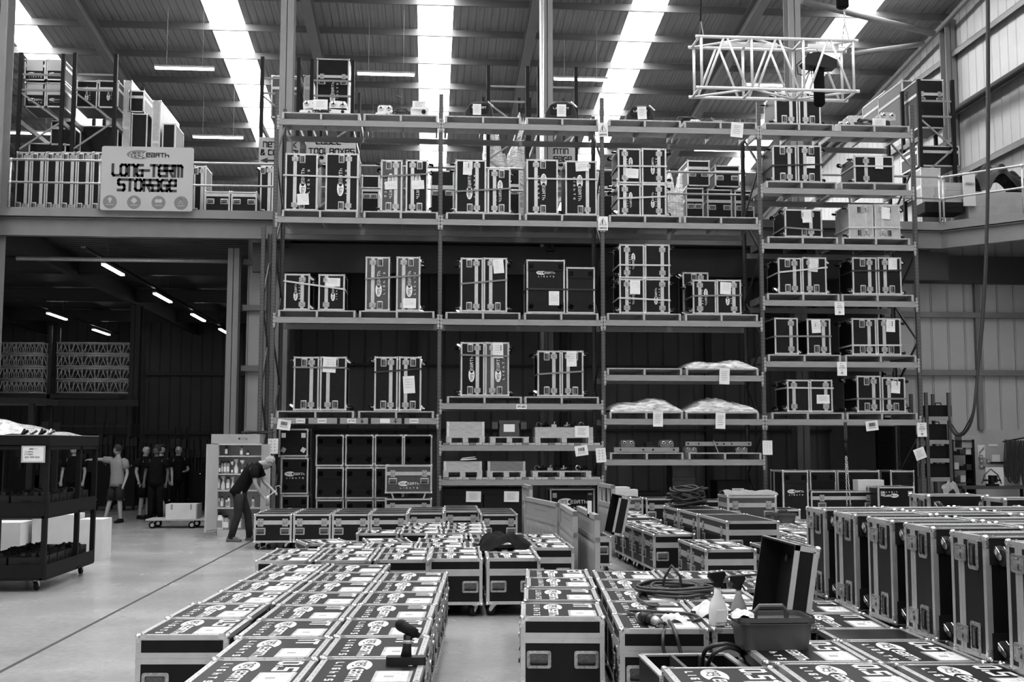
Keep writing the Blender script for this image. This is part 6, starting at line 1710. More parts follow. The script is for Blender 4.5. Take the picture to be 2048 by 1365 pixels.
for s, a in ((-1, 112), (1, 60)):
    m = MB(); m.box(0, cw / 2, -.02, 0, .10, chh - .01); m.box(.03, cw / 2 - .03, .0, .012, .14, chh - .05)
    o = m.obj('door', M_CREAM, cab); o.location = (s * cw / 2, 0, 0); o.rotation_euler = (0, 0, R(180 + a) if s < 0 else R(-a))
    if s < 0: o.rotation_euler = (0, 0, R(-108)); 
    k = MB(); k.box(cw / 2 - .06, cw / 2 - .045, -.04, -.02, .9, 1.05); k.obj('handle', M_CHROME, o)
def jar(px, z, h, r, name, label, mm, cap=M_BLACK, sprayh=False, hd=M_BOTTLE, off=.1):
    X = PYz(px, z, cyf + off)
    if sprayh: return spray('spray_bottle', label, (X, cyf + off, z + .001), h, r, mm, hd, .2)
    t = thing(name, label, 'bottle', (X, cyf + off, z + .001))
    m = MB(); m.lathe([(r * .95, 0), (r, .008), (r, h * .68), (r * .5, h * .82), (r * .4, h * .86)], n=12); m.obj('bottle_body', mm, t, True)
    m = MB(); m.cyl((0, 0, h * .86), (0, 0, h), r * .45, n=10); m.obj('cap', cap, t, True)
    m = MB(); m.box(-r * .7, r * .7, -r * 1.02, -r * .6, h * .15, h * .55); m.obj('label', M_PAPER if mm != M_BOTTLE else M_INKG, t)
SH = ['base', 'fourth', 'third', 'second', 'top']
zz = {0: .12, 1: shz[3], 2: shz[2], 3: shz[1], 4: shz[0]}
rows = {4: [(437, .17, .03, 'd', 0), (453, .24, .035, 'd', 0), (483, .19, .035, 'g', 0), (496, .10, .04, 'd', 0)],
        3: [(439, .20, .03, 'd', 0), (444, .25, .035, 'g', 0), (450, .25, .03, 'g', 0), (456, .25, .04, 'g', 0), (464, .24, .03, 'd', 1), (472, .29, .045, 'w', 1), (484, .27, .04, 'd', 1), (494, .2, .03, 'd', 0), (504, .22, .03, 'w', 0)],
        2: [(436, .27, .045, 'g', 0), (446, .28, .045, 'w', 1), (456, .26, .04, 'g', 0), (465, .26, .035, 'w', 1)],
        1: [(433, .22, .03, 'g', 0), (437, .22, .03, 'w', 0), (444, .22, .035, 'g', 0), (453, .18, .03, 'w', 0), (457, .22, .03, 'w', 0), (506, .2, .03, 'w', 0)],
        0: [(439, .34, .08, 'w', 0), (452, .28, .08, 'g', 0), (476, .30, .09, 'g', 0)]}
mmx = {'d': M_BOTTLED, 'g': M_BOTTLEG, 'w': M_BOTTLE}; cn_ = {'d': 'dark', 'g': 'grey', 'w': 'white'}
for k, lst in rows.items():
    for i, (px, h, r, c, sp) in enumerate(lst):
        nm = 'spray bottle' if sp else ('canister' if k == 0 else 'bottle')
        jar(px, zz[k], h, r, 'canister' if k == 0 else 'bottle', '%s %s, %s from the left on the %s shelf of the cabinet' % (cn_[c], nm, ORD[i], SH[k]), mmx[c], sprayh=bool(sp), off=.1 + .05 * (i % 2))
t = thing('carton', 'long grey carton with a dark logo lying on top of the cabinet', 'box', (-3.73, cyf + .02, 1.83)); a, b = PYz(422, 1.9, cyf), PYz(519, 1.9, cyf)
m = MB(); m.box(a + 3.73, b + 3.73, 0, .36, 0, .19); m.obj('box', M_CARD, t)
m = MB(); m.cyl((-.03, -.002, .10), (-.03, .004, .10), .022, n=16); strokes(m, 'CTW', 0, 0, .035, .16, .4, 0, .002, Matrix.Translation((.02, -.001, .083)) @ Matrix.Rotation(R(90), 4, 'X')); m.obj('printed_logo', M_INK, t)
cable_heap('cable_coil', 'black cables lying on the carton on top of the cabinet', (-3.45, cyf + .2, 2.02), .7, .25, .05, .012, 5, seed=31)

# dolly, box, cone
p = PZ(345, 1058, 0); t = thing('platform_dolly', 'flat wooden dolly on four wheels standing behind the floor joint', 'dolly', (p.x, p.y, 0))
m = MB(); m.box(-.58, .75, 0, .7, .17, .20); m.obj('deck', M_WOOD, t)
for x in (-.44, .40):
    for y in (.06, .6):
        m = MB(); m.cyl((x - .0, y - .02, .075), (x, y + .025, .075), .075, n=18); w_ = m.obj('wheel', M_DARK, t, True); m = MB(); m.cyl((x, y - .026, .075), (x, y - .018, .075), .04, n=14); m.bar((x, y - .03, .08), (x + .05, y - .03, .17), .006, .05, (0, 1, 0)); m.obj('castor_fork', M_CHROME, w_)
m = MB(); m.box(-.17, .50, .05, .55, 0, .32); t = thing('carton', 'pale box with two dark tapes on the flat dolly', 'box', (p.x, p.y, .2)); m.obj('box', M_CARDW, t)
m = MB(); m.box(-.06, -.02, .045, .05, .20, .32); m.box(.35, .39, .045, .05, .20, .32); m.box(.48, .505, .04, .55, .0, .325); m.obj('tape', M_INKG, t)
q = PZ(322, 1036, 0); t = thing('safety_cone', 'pale cone standing behind the box on the dolly', 'cone', (q.x, q.y + .15, 0)); m = MB(); m.box(-.17, .17, -.17, .17, 0, .03); m.obj('foot', M_BOTTLEG, t); m = MB(); m.cyl((0, 0, .03), (0, 0, .58), .13, .03, 18); m.obj('cone_body', M_CREAM, t, True)

# black two-tier trolley at the left edge
TX, TY_ = -4.74, 14.6; TW, TL = 2.6, 2.05
t = thing('stock_trolley', 'tall black steel trolley with two loaded shelves at the left edge', 'trolley', (TX, TY_, 0))
XA = -TW
def tbox(nm, x0, x1, y0, y1, z0, z1, mm=M_BLACK): m = MB(); m.box(x0, x1, y0, y1, z0, z1); return m.obj(nm, mm, t)
for x in (0, XA / 2, XA):
    for y in (0, TL):
        tbox('post', x - .03, x + .03, y - .03, y + .03, .15, 1.93)
tbox('post', -.03, .03, TL * .62, TL * .62 + .06, .15, 1.78)
for z in (.17, .93, 1.78):
    m = MB()
    for y in (0, TL): m.box(XA, 0, y - .03, y + .03, z - .03, z + .03)
    for x in (0, XA): m.box(x - .03, x + .03, 0, TL, z - .03, z + .03)
    m.box(XA, 0, 0, TL, z - .03, z - .02)
    if z < 1.5:
        m.box(XA, 0, -.035, -.03, z, z + .16); m.box(.03, .035, 0, TL, z, z + .16)
    m.obj('shelf_frame', M_BLACK, t)
m = MB(); m.box(XA - .0, .02, -.04, -.02, 1.80, 1.93); m.box(.02, .04, -.04, TL, 1.80, 1.93); m.box(XA, .0, -.04, TL, 1.80, 1.81); m.obj('top_tray', M_BLACK, t)
m = MB(); m.box(XA, .045, -.045, -.02, 1.93, 1.937); m.box(.02, .045, -.02, TL, 1.93, 1.937); m.obj('tray_edge', M_RAIL, t)
for x in (-.12, XA + .12):
    for y in (.12, TL - .12):
        c = put('caster', cached(('caster',), me_caster), t, (x, y, .15)); put('wheel', cached(('wheel',), me_wheel), c); c.scale = (1.25, 1.25, 1.22)
t2 = thing('framed_notice', 'framed handwritten notice hung on the front of the black trolley', 'notice', tuple(PY(67, 909, TY_ - .06))); t2.matrix_basis = Matrix.Translation(PY(67, 909, TY_ - .06)) @ Matrix.Rotation(R(90), 4, 'X')
m = MB(); m.box(-.145, .145, -.105, .105, 0, .01); m.obj('frame', M_ALU, t2); m = MB(); m.box(-.125, .125, -.088, .088, .01, .012); m.obj('sheet', M_PAPER, t2)
m = MB(); m.box(-.05, .05, .062, .066, .012, .0125); m.box(-.05, -.0, .058, .070, .012, .0125); strokes(m, 'CLaMPS', -.10, .02, .017, .2, .3, .012, .0125); strokes(m, 'In PaIRS', -.10, -.012, .017, .2, .3, .012, .0125); strokes(m, '32X PeR BOX', -.10, -.048, .019, .2, .3, .012, .0125); m.obj('writing', M_INK, t2)
def crate(x, y, z, w, d, h, label):
    t = thing('plastic_crate', label, 'crate', (x, y, z)); m = MB()
    for s in (-1, 1): m.box(s * w / 2 - .008, s * w / 2 + .008, -d / 2, d / 2, 0, h); m.box(-w / 2, w / 2, s * d / 2 - .008, s * d / 2 + .008, 0, h)
    m.box(-w / 2, w / 2, -d / 2, d / 2, 0, .01); m.obj('tub', M_PLASTICD, t)
    m = MB(); m.box(-.06, .06, -d / 2 - .0095, -d / 2 - .008, h * .62, h * .80); m.box(w / 2 + .008, w / 2 + .0095, -.05, .05, h * .62, h * .8); m.obj('hand_slot', M_DARK, t)
    rnd = random.Random(int(x * 100 + y * 10)); m = MB()
    for k in range(5): m.bar((rnd.uniform(-.4, .4) * w, rnd.uniform(-.3, .3) * d, h * .9), (rnd.uniform(-.4, .4) * w, rnd.uniform(-.3, .3) * d, h * 1.08), .05, .05)
    tag(m.obj('clamps', M_DARK, t))
for lv_, z in (('lower', .155), ('upper', .915)):
    for i in range(4):
        for j in range(6):
            if i > 1 and j > 0: continue
            crate(TX - .25 - i * .42, TY_ + .22 + j * .32, z, .38, .28, .26, 'black crate on the %s shelf of the trolley, %s column from the right, %s row' % (lv_, ORD[i], ORD[j]))
m = MB(); P0 = PZ(0, 872, 1.94)
def f(u, v):
    x = -7.1 + 2.36 * u; e = min(1, max(0, (1 - u) * 3.2)) ** .6
    return Vector((x, TY_ + .25 + 1.3 * v, 1.937 + .20 * e * (math.sin(PI * min(1, v * 1.1)) ** .5 if 0 < v < .9 else 0) * (.8 + .2 * math.sin(9 * u + 5 * v)) + .02 * math.sin(26 * u + 11 * v) * e))
m.grid(f, 40, 12); tag(m.obj('plastic_sheeting', M_WRAP, None, True), 'crumpled clear sheeting heaped on top of the black trolley', 'sheeting')
for i in range(4):
    m = MB(); c = Vector((-5.15 + i * .11, TY_ + .25, 1.94)); m.cyl(c, c + Vector((.08, 0, .05)), .02, n=8); m.cyl(c + Vector((0, 0, .0)), c + Vector((.02, .05, .07)), .015, n=8); tag(m.obj('metal_clamp', M_CHROME if i % 2 else M_BLACK), '%s of the small metal clamps on top of the black trolley' % ORD[i], 'clamp')
t = thing('carton', 'pale crushed carton behind the black trolley, left one', 'box', (-6.70, 18.0, 0)); m = MB(); m.box(-.8, .5, 0, .6, .12, .62); m.obj('box', M_CARDW, t)
t = thing('carton', 'tall pale carton with a torn top behind the black trolley', 'box', (-5.75, 18.3, 0)); m = MB(); m.box(-.38, .24, 0, .6, .0, .72); m.bar((-.38, .0, .72), (-.28, -.06, .80), .3, .01); m.obj('box', M_CARDW, t)
t = thing('carton', 'smooth pale carton at the right behind the black trolley', 'box', (-5.27, 18.4, 0)); m = MB(); m.box(-.19, .19, 0, .5, .0, .64); m.obj('box', M_CARDW, t)

# fork truck behind the trolley
t = thing('fork_truck', 'dark fork truck parked behind the black trolley at the left edge', 'fork truck', (-9.3, 20.2, 0))
m = MB(); m.box(-.9, .5, -.5, .5, .15, .95); m.box(-.9, -.3, -.5, .5, .95, 1.3); m.obj('chassis', M_PLASTICD, t)
gx = PYz(74, 2.0, 19.7) + 9.3
for x in (-.8, gx - .12):
    for y in (-.45, .45): m = MB(); m.bar((x, y, .9), (x, y, 2.55), .08, .08, (0, 1, 0)); m.obj('guard_post', M_BLACK, t)
m = MB(); m.box(-.9, gx, -.5, .5, 2.50, 2.60); m.obj('roof_guard', M_BLACK, t)
for s in (-1, 1): m = MB(); m.box(gx + .02, gx + .10, s * .3 - .05, s * .3 + .05, .05, 2.2); m.obj('mast', M_BLACK, t)
for x in (-.55, .3):
    for y in (-.5, .5): m = MB(); m.cyl((x, y - .08, .25), (x, y + .08, .25), .25, n=20); m.obj('wheel', M_DARK, t, True)

# ------------------------------------------------------------------ far hall under the gallery
def truss(name, label, a, L_, h, d, n, ax='x', r=.025, mm=M_TRUSS, rb=.016, parts=True, fine=True):
    """rectangular lattice girder; a = lower front left corner; runs along X"""
    t = thing(name, label, 'truss', tuple(a))
    for y, z, q in ((0, 0, 'chord'), (0, h, 'chord'), (d, 0, 'chord'), (d, h, 'chord')):
        m = MB(); m.cyl((0, y, z), (L_, y, z), r, n=10)
        if fine:
            for x in (-.03, L_ + .03): m.box(x - .03, x + .03, y - .012, y + .012, z - .025, z + .025)
        m.obj('chord', mm, t, True)
    m = MB(); s = L_ / n
    for y in (0, d):
        for k in range(n):
            m.cyl((k * s + s * .10, y, 0), (k * s + s * .47, y, h), rb, n=8); m.cyl((k * s + s * .53, y, h), (k * s + s * .90, y, 0), rb, n=8)
        for k in range(n + 1): m.cyl((min(max(k * s, .03), L_ - .03), y, 0), (min(max(k * s, .03), L_ - .03), y, h), rb * 1.1, n=8)
    m.obj('side_lattice', mm, t, True)
    m = MB()
    for z in (0, h):
        for k in range(n):
            m.cyl((k * s, 0 if k % 2 else d, z), ((k + 1) * s, d if k % 2 else 0, z), rb, n=8)
        for k in range(n + 1): m.cyl((k * s, 0, z), (k * s, d, z), rb, n=8)
    m.obj('cross_lattice', mm, t, True)
    return t
YT = 17.0
a, b_ = PY(1400, 175, YT), PY(1712, 187, YT); th = PY(1400, 73, YT).z - a.z
tr = truss('box_truss', 'pale aluminium box truss hanging from chains at the upper right', a, (b_ - a).length, th, .50, 3, r=.026, rb=.02)
m = MB(); Lt = (b_ - a).length
for (x0, x1) in ((Lt * .16, Lt * .34), (Lt * .36, Lt * .52), (Lt * .72, Lt * .92)):
    m.box(x0, x1, .16, .18, th - .09, th - .01)
m.obj('perforated_plate', M_TRUSS, tr)
m = MB(); c = PY(1632, 125, YT + .2)
t = thing('motor_hoist', 'black chain hoist slung inside the hanging box truss', 'hoist', tuple(c))
m.prism([(-.24, -.02), (-.18, .10), (.0, .14), (.16, .08), (.30, .02), (.30, -.10), (.12, -.12), (-.2, -.08)], -.12, .12, Matrix(((1, 0, 0, 0), (0, 0, 1, 0), (0, 1, 0, 0), (0, 0, 0, 1)))); m.obj('hoist_body', M_PLASTICD, t); m = MB(); m.cyl((.02, 0, .1), (.02, 0, PY(1632, 82, YT + .2).z - c.z), .012, n=8); m.obj('suspension_hook', M_CHROME, t)
m = MB(); m.tube([(-.2, 0, .05), (-.32, 0, -.05), (-.30, 0, -.2), (-.18, 0, -.22), (-.1, 0, -.12)], .012, 6); m.tube([(-.08, 0, -.1), (-.07, 0, -.3), (-.09, 0, -.42)], .008, 6); m.obj('cable_tail', M_CABLE, t)
m = MB(); m.lathe([(.05, -.72), (.09, -.68), (.085, -.1), (.07, -.05)], c=(.04, 0, 0), n=12); m.obj('chain_bag', M_TEEB, t, True)
chain('lifting_chain', 'lifting chain at the left end of the hanging truss, upper part', PY(1402, 0, YT), PY(1401, 42, YT), M_BLACK, .05, .008); chain('lifting_chain', 'lifting chain at the right end of the hanging truss', PY(1689, 18, YT), PY(1689, 52, YT), M_CHROME, .06, .008)
for lb, q in (('left outer', [(1401, 40), (1398, 96)]), ('left inner', [(1402, 42), (1407, 72)]), ('right outer', [(1688, 50), (1684, 92)]), ('right inner', [(1690, 50), (1699, 82)])):
    m = MB(); m.cyl(PY(*q[0], YT + .1), PY(*q[1], YT + (.5 if 'outer' in lb else .0)), .008, n=6); tag(m.obj('wire_sling', M_STEEL), 'thin %s sling leg carrying the hanging truss' % lb, 'sling')
for px, lb in ((1402, 'left'), (1689, 'right')):
    c0 = PY(px, 0 if px < 1500 else 12, YT)
    zt_ = roof_z(YT) - .3; m = MB(); m.cyl(c0 + Vector((0, 0, .2)), Vector((c0.x, c0.y, zt_)), .012, n=6); tag(m.obj('hoist_cable', M_BLACK), 'hoist line running up to the roof above the %s end of the truss' % lb, 'cable')
t = thing('chain_bag', 'black chain bag at the upper edge above the right end of the truss', 'bag', tuple(PY(1685, 2, YT))); m = MB(); m.lathe([(.07, -.12), (.10, -.10), (.10, .2), (.06, .28)], n=12); m.obj('bag', M_TEEB, t, True)

for c, (xa, xb) in enumerate([(-8, 84), (110, 263)]):
    for r_, (ya, yb) in enumerate([(785, 762), (758, 736), (732, 710), (706, 685)]):
        Yt = 41.0; p, q = PY(xa, ya, Yt), PY(xb, ya, Yt); h_ = PY(xa, yb, Yt).z - p.z
        truss('stored_truss', 'stored lattice truss, %s from the bottom of the %s stack under the gallery' % (ORD[r_], ['left', 'right'][c]), (p.x, p.y + .15, p.z), q.x - p.x, h_, .45, 6 if c else 5, r=.026, rb=.015, fine=False)
t = thing('storage_rack', 'dark racking carrying the stored trusses under the gallery', 'pallet rack', (-20, 40.9, 0))
for x in (-23.3, PYz(97, 3, 41), PYz(274, 3, 41)):
    m = MB(); m.box(x + 20 - .05, x + 20 + .05, 0, .1, 0, 6.0); m.box(x + 20 - .05, x + 20 + .05, .9, 1.0, 0, 6.0); m.obj('upright', M_STEELD, t)
zr = PY(200, 790, 41).z
m = MB(); m.box(-3.3, 9.1, 0, .06, zr - .14, zr); m.box(-3.3, 9.1, .9, .96, zr - .14, zr); m.obj('beam', M_STEELD, t)
t = thing('stock_rack', 'long low beam rack in the dark under the gallery', 'rack', (-18, 36, 0)); zr = PY(250, 800, 36).z
m = MB(); m.box(-4, 9.0, 0, .08, zr - .2, zr); m.obj('beam', M_STEELD, t)
for x in (-3, 0, 3, 6, 8.9):
    m = MB(); m.box(x - .04, x + .04, 0, .08, 0, zr - .2); m.obj('upright', M_BLACK, t)
for z in (zr - .8, zr - 1.4):
    m = MB(); m.box(-4, 9.0, 0, .05, z - .04, z); m.obj('rail', M_STEELD, t)
rnd = random.Random(9); n_ = 0
for px, w_, h_, Yc in [(150, .55, 1.9, 32), (205, .45, 2.5, 32), (232, .32, 2.0, 33.0), (258, .34, 2.45, 32), (292, .5, 1.9, 33), (322, .35, 2.0, 32), (352, .5, 2.35, 31.6), (392, .6, 2.0, 32), (430, .5, 1.8, 31.6), (100, .8, 1.7, 33), (50, .8, 2.0, 33)]:
    X = PYz(px, 1.2, Yc); t = thing('equipment_dolly', 'black stack of lighting equipment in the dark hall, %s from the left' % ORD[sorted([150, 205, 232, 258, 292, 322, 352, 392, 430, 100, 50]).index(px)], 'equipment stack', (X, Yc, 0)); n_ += 1
    m = MB(); m.box(-w_ / 2, w_ / 2, 0, .6, .12, h_ * .55); m.obj('case', M_BLACK, t)
    for k in range(3):
        m = MB(); c = Vector(((k - 1) * w_ * .3, .3, h_ * .55)); m.cyl(c, c + Vector((0, 0, h_ * .18)), w_ * .12, n=10); m.box(c.x - w_ * .13, c.x + w_ * .13, .18, .42, h_ * .72, h_ * .80 + .1 * rnd.random()); m.cyl(c + Vector((.05, 0, h_ * .25)), c + Vector((.05, 0, h_ * .42)), .02, n=6)
        m.obj('moving_lamp', M_PLASTICD, t)
    m = MB(); m.cyl((-w_ * .3, -.02, .3), (-w_ * .3, .02, .3), .02, n=8); m.sphere((w_ * .2, -.01, h_ * .5), .022); m.obj('metal_fastener', M_CHROME, t)
    for sx in (-1, 1): m = MB(); m.cyl((sx * w_ * .35 - .02, .1, .06), (sx * w_ * .35 + .02, .1, .06), .06, n=12); m.obj('wheel', M_DARK, t)

# ------------------------------------------------------------------ gallery contents
sg = thing('storage_sign', 'large grey board reading long-term storage on the gallery rail', 'sign', (0, 0, 0))
YS = 25.16; A_, B2 = PY(200, 420, YS), PY(385, 420, YS); zt1, zb1 = PY(292, 294, YS).z, PY(292, 422, YS).z; sw, sh_ = B2.x - A_.x, zt1 - zb1
sg.matrix_basis = Matrix.Translation(((A_.x + B2.x) / 2, YS, (zt1 + zb1) / 2)) @ Matrix.Rotation(R(90), 4, 'X')
m = MB(); m.prism(rrect(sw, sh_, .05), 0, .012); m.obj('board', M_SIGN, sg)
m = MB(); strokes(m, 'LOnG-TeRm', -sw * .375, sh_ * .045, sh_ * .165, .24, .28, .012, .016, width=sw * .75); strokes(m, 'STORaGe', -sw * .31, -sh_ * .185, sh_ * .165, .24, .28, .012, .016, width=sw * .62); m.obj('lettering', M_INK, sg)
m = MB(); lw = sw * .46; poly = []
for i in range(17):
    a_ = R(50) + R(260) * i / 16; poly.append((-lw * .5 + lw * .29 + lw * .29 * math.cos(a_), lw * .11 * math.sin(a_)))
x0_, y0_ = poly[-1]; x1_, y1_ = poly[0]
for i in range(1, 8): tt = i / 8; poly.append((x0_ - lw * .14 * math.sin(PI * tt), y0_ + (y1_ - y0_) * tt))
MT = Matrix.Translation((0, sh_ * .375, .012)); c = [m.bm.verts.new(MT @ Vector((x, y, .003))) for x, y in poly]; cc = m.bm.verts.new(MT @ Vector((-lw * .3, 0, .003)))
for i in range(len(c)): m.bm.faces.new((c[i], c[(i + 1) % len(c)], cc))
m.obj('logo_swoosh', M_SIGND, sg)
m = MB(); strokes(m, 'neg', -lw * .42, -lw * .05, lw * .09, .26, .3, .004, .006, MT, width=lw * .30); m.obj('logo_letters', M_SIGN, sg); m = MB(); strokes(m, 'earTh', -lw * .03, -lw * .05, lw * .09, .26, .3, .003, .006, MT, width=lw * .52); m.obj('logo_letters_dark', M_INK, sg)
for i, x in enumerate((-.395, -.135, .13, .375)):
    m = MB(); m.cyl((x * sw, -sh_ * .37, .012), (x * sw, -sh_ * .37, .015), sh_ * .105, n=24); m.obj('round_symbol', M_SIGND, sg)
    m = MB(); T2 = Matrix.Translation((x * sw, -sh_ * .345, .015)); u = sh_ * .05
    if i == 0: m.cyl(T2 @ Vector((0, u * .3, 0)), T2 @ Vector((0, u * .3, .003)), u * .6, n=14); m.box(-u * .25, u * .25, -u * .8, -u * .2, 0, .003, T2)
    elif i == 1: m.prism([(u, 0), (0, u), (-u, 0), (0, -u)], 0, .003, T2)
    elif i == 2:
        for s in (-1, 1): m.cyl(T2 @ Vector((s * u * .5, 0, 0)), T2 @ Vector((s * u * .5, 0, .003 + .001 * s)), u * .6, n=14)
    else: strokes(m, 'A', -u * .6, -u * .7, u * 1.6, .16, .3, 0, .003, T2, .8)
    m.box(-u * 1.1, u * 1.1, -u * 1.5, -u * 1.32, 0, .003, T2)
    m.obj('symbol_mark', M_SIGN, sg)
def board(label, px0, py0, px1, py1, Y, lines):
    a, b = PY(px0, py1, Y), PY(px1, py0, Y); w_, h_ = b.x - a.x, b.z - a.z; t = thing('direction_sign', label, 'sign'); t.matrix_basis = Matrix.Translation((a.x, Y, a.z)) @ Matrix.Rotation(R(90), 4, 'X')
    m = MB(); m.box(0, w_, 0, h_, -.01, 0); m.obj('board', M_SIGN, t); m = MB()
    for tx, fx, fy, fh in lines:
        if tx == '<': m.prism([(w_ * fx, h_ * (fy + fh / 2)), (w_ * (fx + .18), h_ * (fy + fh)), (w_ * (fx + .18), h_ * (fy + fh * .65)), (w_ * (fx + .6), h_ * (fy + fh * .65)), (w_ * (fx + .6), h_ * (fy + fh * .35)), (w_ * (fx + .18), h_ * (fy + fh * .35)), (w_ * (fx + .18), h_ * fy)], 0, .004)
        else: strokes(m, tx, w_ * fx, h_ * fy, h_ * fh, .24, .3, 0, .004)
    m.obj('lettering', M_INK, t)
    for f_ in (.2, .8): m = MB(); m.box(w_ * f_ - .02, w_ * f_ + .02, -(a.z - GZ), h_ * .5, -.05, -.012); m.obj('stand_post', M_STEELD, t)
    return t
board('direction sign reading network and control behind the left post of the racking', 517, 276, 600, 331, 26.6, [('neTWORK', .11, .66, .17), ('& COnTROL', .06, .38, .17), ('<', .04, .08, .2)])
board('direction sign reading toolboxes behind the left bay of the racking', 612, 275, 712, 325, 26.6, [('CaBLe', .2, .72, .2), ('TOOLBOXeS', .06, .34, .2)])
board('direction sign reading storage behind the second bay of the racking', 1072, 290, 1150, 335, 26.6, [('eVenTIn', .12, .62, .2), ('STORaGe', .12, .28, .2)])
# tall narrow cases along the rail
for i in range(7):
    px = 29 + i * 30.7
    if px > 195: break
    rack_case(px, 304, px + 29.5, 418, GZ, 'L', Yf=25.75, depth=.7, logo=False, label='tall narrow case standing on the gallery edge, %s left of the storage sign' % ORD[5 - i] if i < 6 else 'tall narrow case nearest the storage sign', z_is_abs=True, detail=1, wheels=False)
for a in [(386, 332, 410, 418, 'dark tall case directly right of the storage sign'), (519, 331, 545, 418, 'dark tall case on the gallery at the left post of the racking')]:
    rack_case(a[0], a[1], a[2], a[3], GZ, 'L', Yf=26.1, depth=.7, logo=False, label=a[4], z_is_abs=True)
for a, b, lb in ((409, 459, 'left'), (462, 513, 'right')):
    X0, X1 = PYz(a, GZ, 25.7), PYz(b, GZ, 25.7); w_ = X1 - X0; t = flight_case(w_, .6, .50, seam=.42, style='x', wheels=False, detail=1, sides='front'); t.location = ((X0 + X1) / 2, 26.0, GZ + .02); tag(t, 'low wide case with two handles behind the gallery rail, %s of the pair' % lb, 'flight case')
# racks on the gallery seen end on, with stacked cases
def end_frame(label, pxa, pxb, ytop, Y, h0=GZ, mm=M_BLACK, d=2.7):
    xa, xb = PY(pxa, ytop, Y).x, PY(pxb, ytop, Y).x; z1 = PY(pxa, ytop, Y).z
    t = thing('rack_frame', label, 'rack frame', (xa, Y, h0)); H = z1 - h0; w_ = xb - xa
    for x in (0, w_): m = MB(); m.box(x - .045, x + .045, 0, .08, 0, H); m.obj('post', mm, t)
    for z in (H - .55, H - .95): m = MB(); m.bar((0, .04, z), (w_, .04, z), .03, .05); m.obj('tie', M_STEEL, t)
    z = H - 1.0; s = 0
    while z > .5:
        m = MB(); m.bar((0, .04, z), (w_, .04, z - .75), .03, .045) if s == 0 else m.bar((w_, .04, z), (0, .04, z - .75), .03, .045); m.obj('brace', M_STEEL, t); z -= .75; s = 1 - s
    for x in (0, w_): m = MB(); m.box(x - .04, x + .04, d, d + .08, 0, H); m.obj('rear_post', mm, t)
    for z in (H * .28, H * .62):
        for x in (0, w_): m = MB(); m.box(x - .03, x + .03, .08, d, z - .06, z + .06); m.obj('beam', M_STEEL, t)
    return t
YG = 28.5
end_frame('dark rack frame on the gallery, leftmost, cases behind its braces', 42, 127, 105, YG); end_frame('dark rack frame on the gallery, second from the left', 150, 232, 105, YG)
end_frame('dark rack frame behind the left post of the racking', 525, 598, 113, YG); end_frame('dark rack frame left of the second roof lamp', 624, 706, 118, YG)
end_frame('dark rack frame left of the column with the pale pipe', 977, 1055, 130, YG); end_frame('dark rack frame right of the column with the pale pipe', 1078, 1152, 132, YG)
end_frame('dark rack frame on the right hand gallery under the roof slope', 1838, 1905, 158, 26.9, d=1.0)
def gal_case(x0, y0, x1, y1, Y, label, tone='black', depth=1.0, logo=None, style='x', rot=None, sides='front', handles=False, detail=0):
    zb = GZ if (y1 >= 396 or y1 == 300) else PY(x0, y1, Y).z; X0, X1 = PYz(x0, zb, Y), PYz(x1, zb, Y); H = PY(x0, y0, Y).z - zb
    t = flight_case(X1 - X0 - .01, depth, H - .01, style=style, wheels=False, tone=tone, detail=detail, sides=sides, handles=handles, logo=logo and ('front', 0, H * logo[0], logo[1], min((X1 - X0) * .7, .7)))
    t.location = ((X0 + X1) / 2, Y + depth / 2, zb); return tag(t, label, 'flight case')
k = 0
for r_, (ya, yb) in enumerate([(118, 160), (164, 214)]):
    for c, (xa, xb) in enumerate([(48, 91), (92, 128)]):
        t = gal_case(xa, ya, xb, yb, 28.8, 'black case with a pale card and house logo behind the leftmost frame, %s %s' % (['upper', 'lower'][r_], ['left', 'right'][c]), logo=(.30, 0))
        m = MB(); c_ = PY((xa + xb) / 2, ya + (yb - ya) * .30, 28.78); m.box(c_.x - t.location.x - .2, c_.x - t.location.x + .2, -.515, -.505, c_.z - t.location.z - .14, c_.z - t.location.z + .14); m.obj('card', M_STRAPL, t)
for i, a in enumerate([(151, 160, 194, 215), (196, 160, 236, 215)]): gal_case(*a, 28.8, 'black case with an upright house logo behind the second frame, %s one' % ['left', 'right'][i], logo=(.5, 90))
for i, (a, tone) in enumerate([((237, 160, 254, 300), 'light'), ((255, 180, 288, 224), 'black'), ((255, 226, 288, 300), 'black'), ((296, 200, 314, 300), 'light'), ((318, 246, 345, 300), 'black'), ((100, 240, 150, 290), 'black'), ((152, 250, 230, 300), 'black'), ((50, 285, 125, 300), 'black')]):
    gal_case(*a, 29.3, '%s case stored deep on the left gallery, %s from the left' % (tone.replace('light', 'pale grey'), ORD[[3, 4, 5, 6, 7, 1, 2, 0][i]]), tone, 1.0 if tone != 'light' else 2.2)
gal_case(541, 150, 600, 235, 28.9, 'dark grey case with upright logos behind the left post', 'grey', logo=(.6, 90))
gal_case(632, 116, 697, 236, 28.7, 'tall black case with bright edges behind the far left top pallet', logo=(.42, 90), style='y', handles=True, detail=1)
gal_case(606, 150, 622, 235, 29, 'narrow pale panel case standing beside the tall black case', 'light')
wrapped('wrapped_bundle', 'dark load in stretch wrap on the gallery left of the middle column', 966, 1052, 3.6, GZ, 6, 28.8, 1.0, 6)
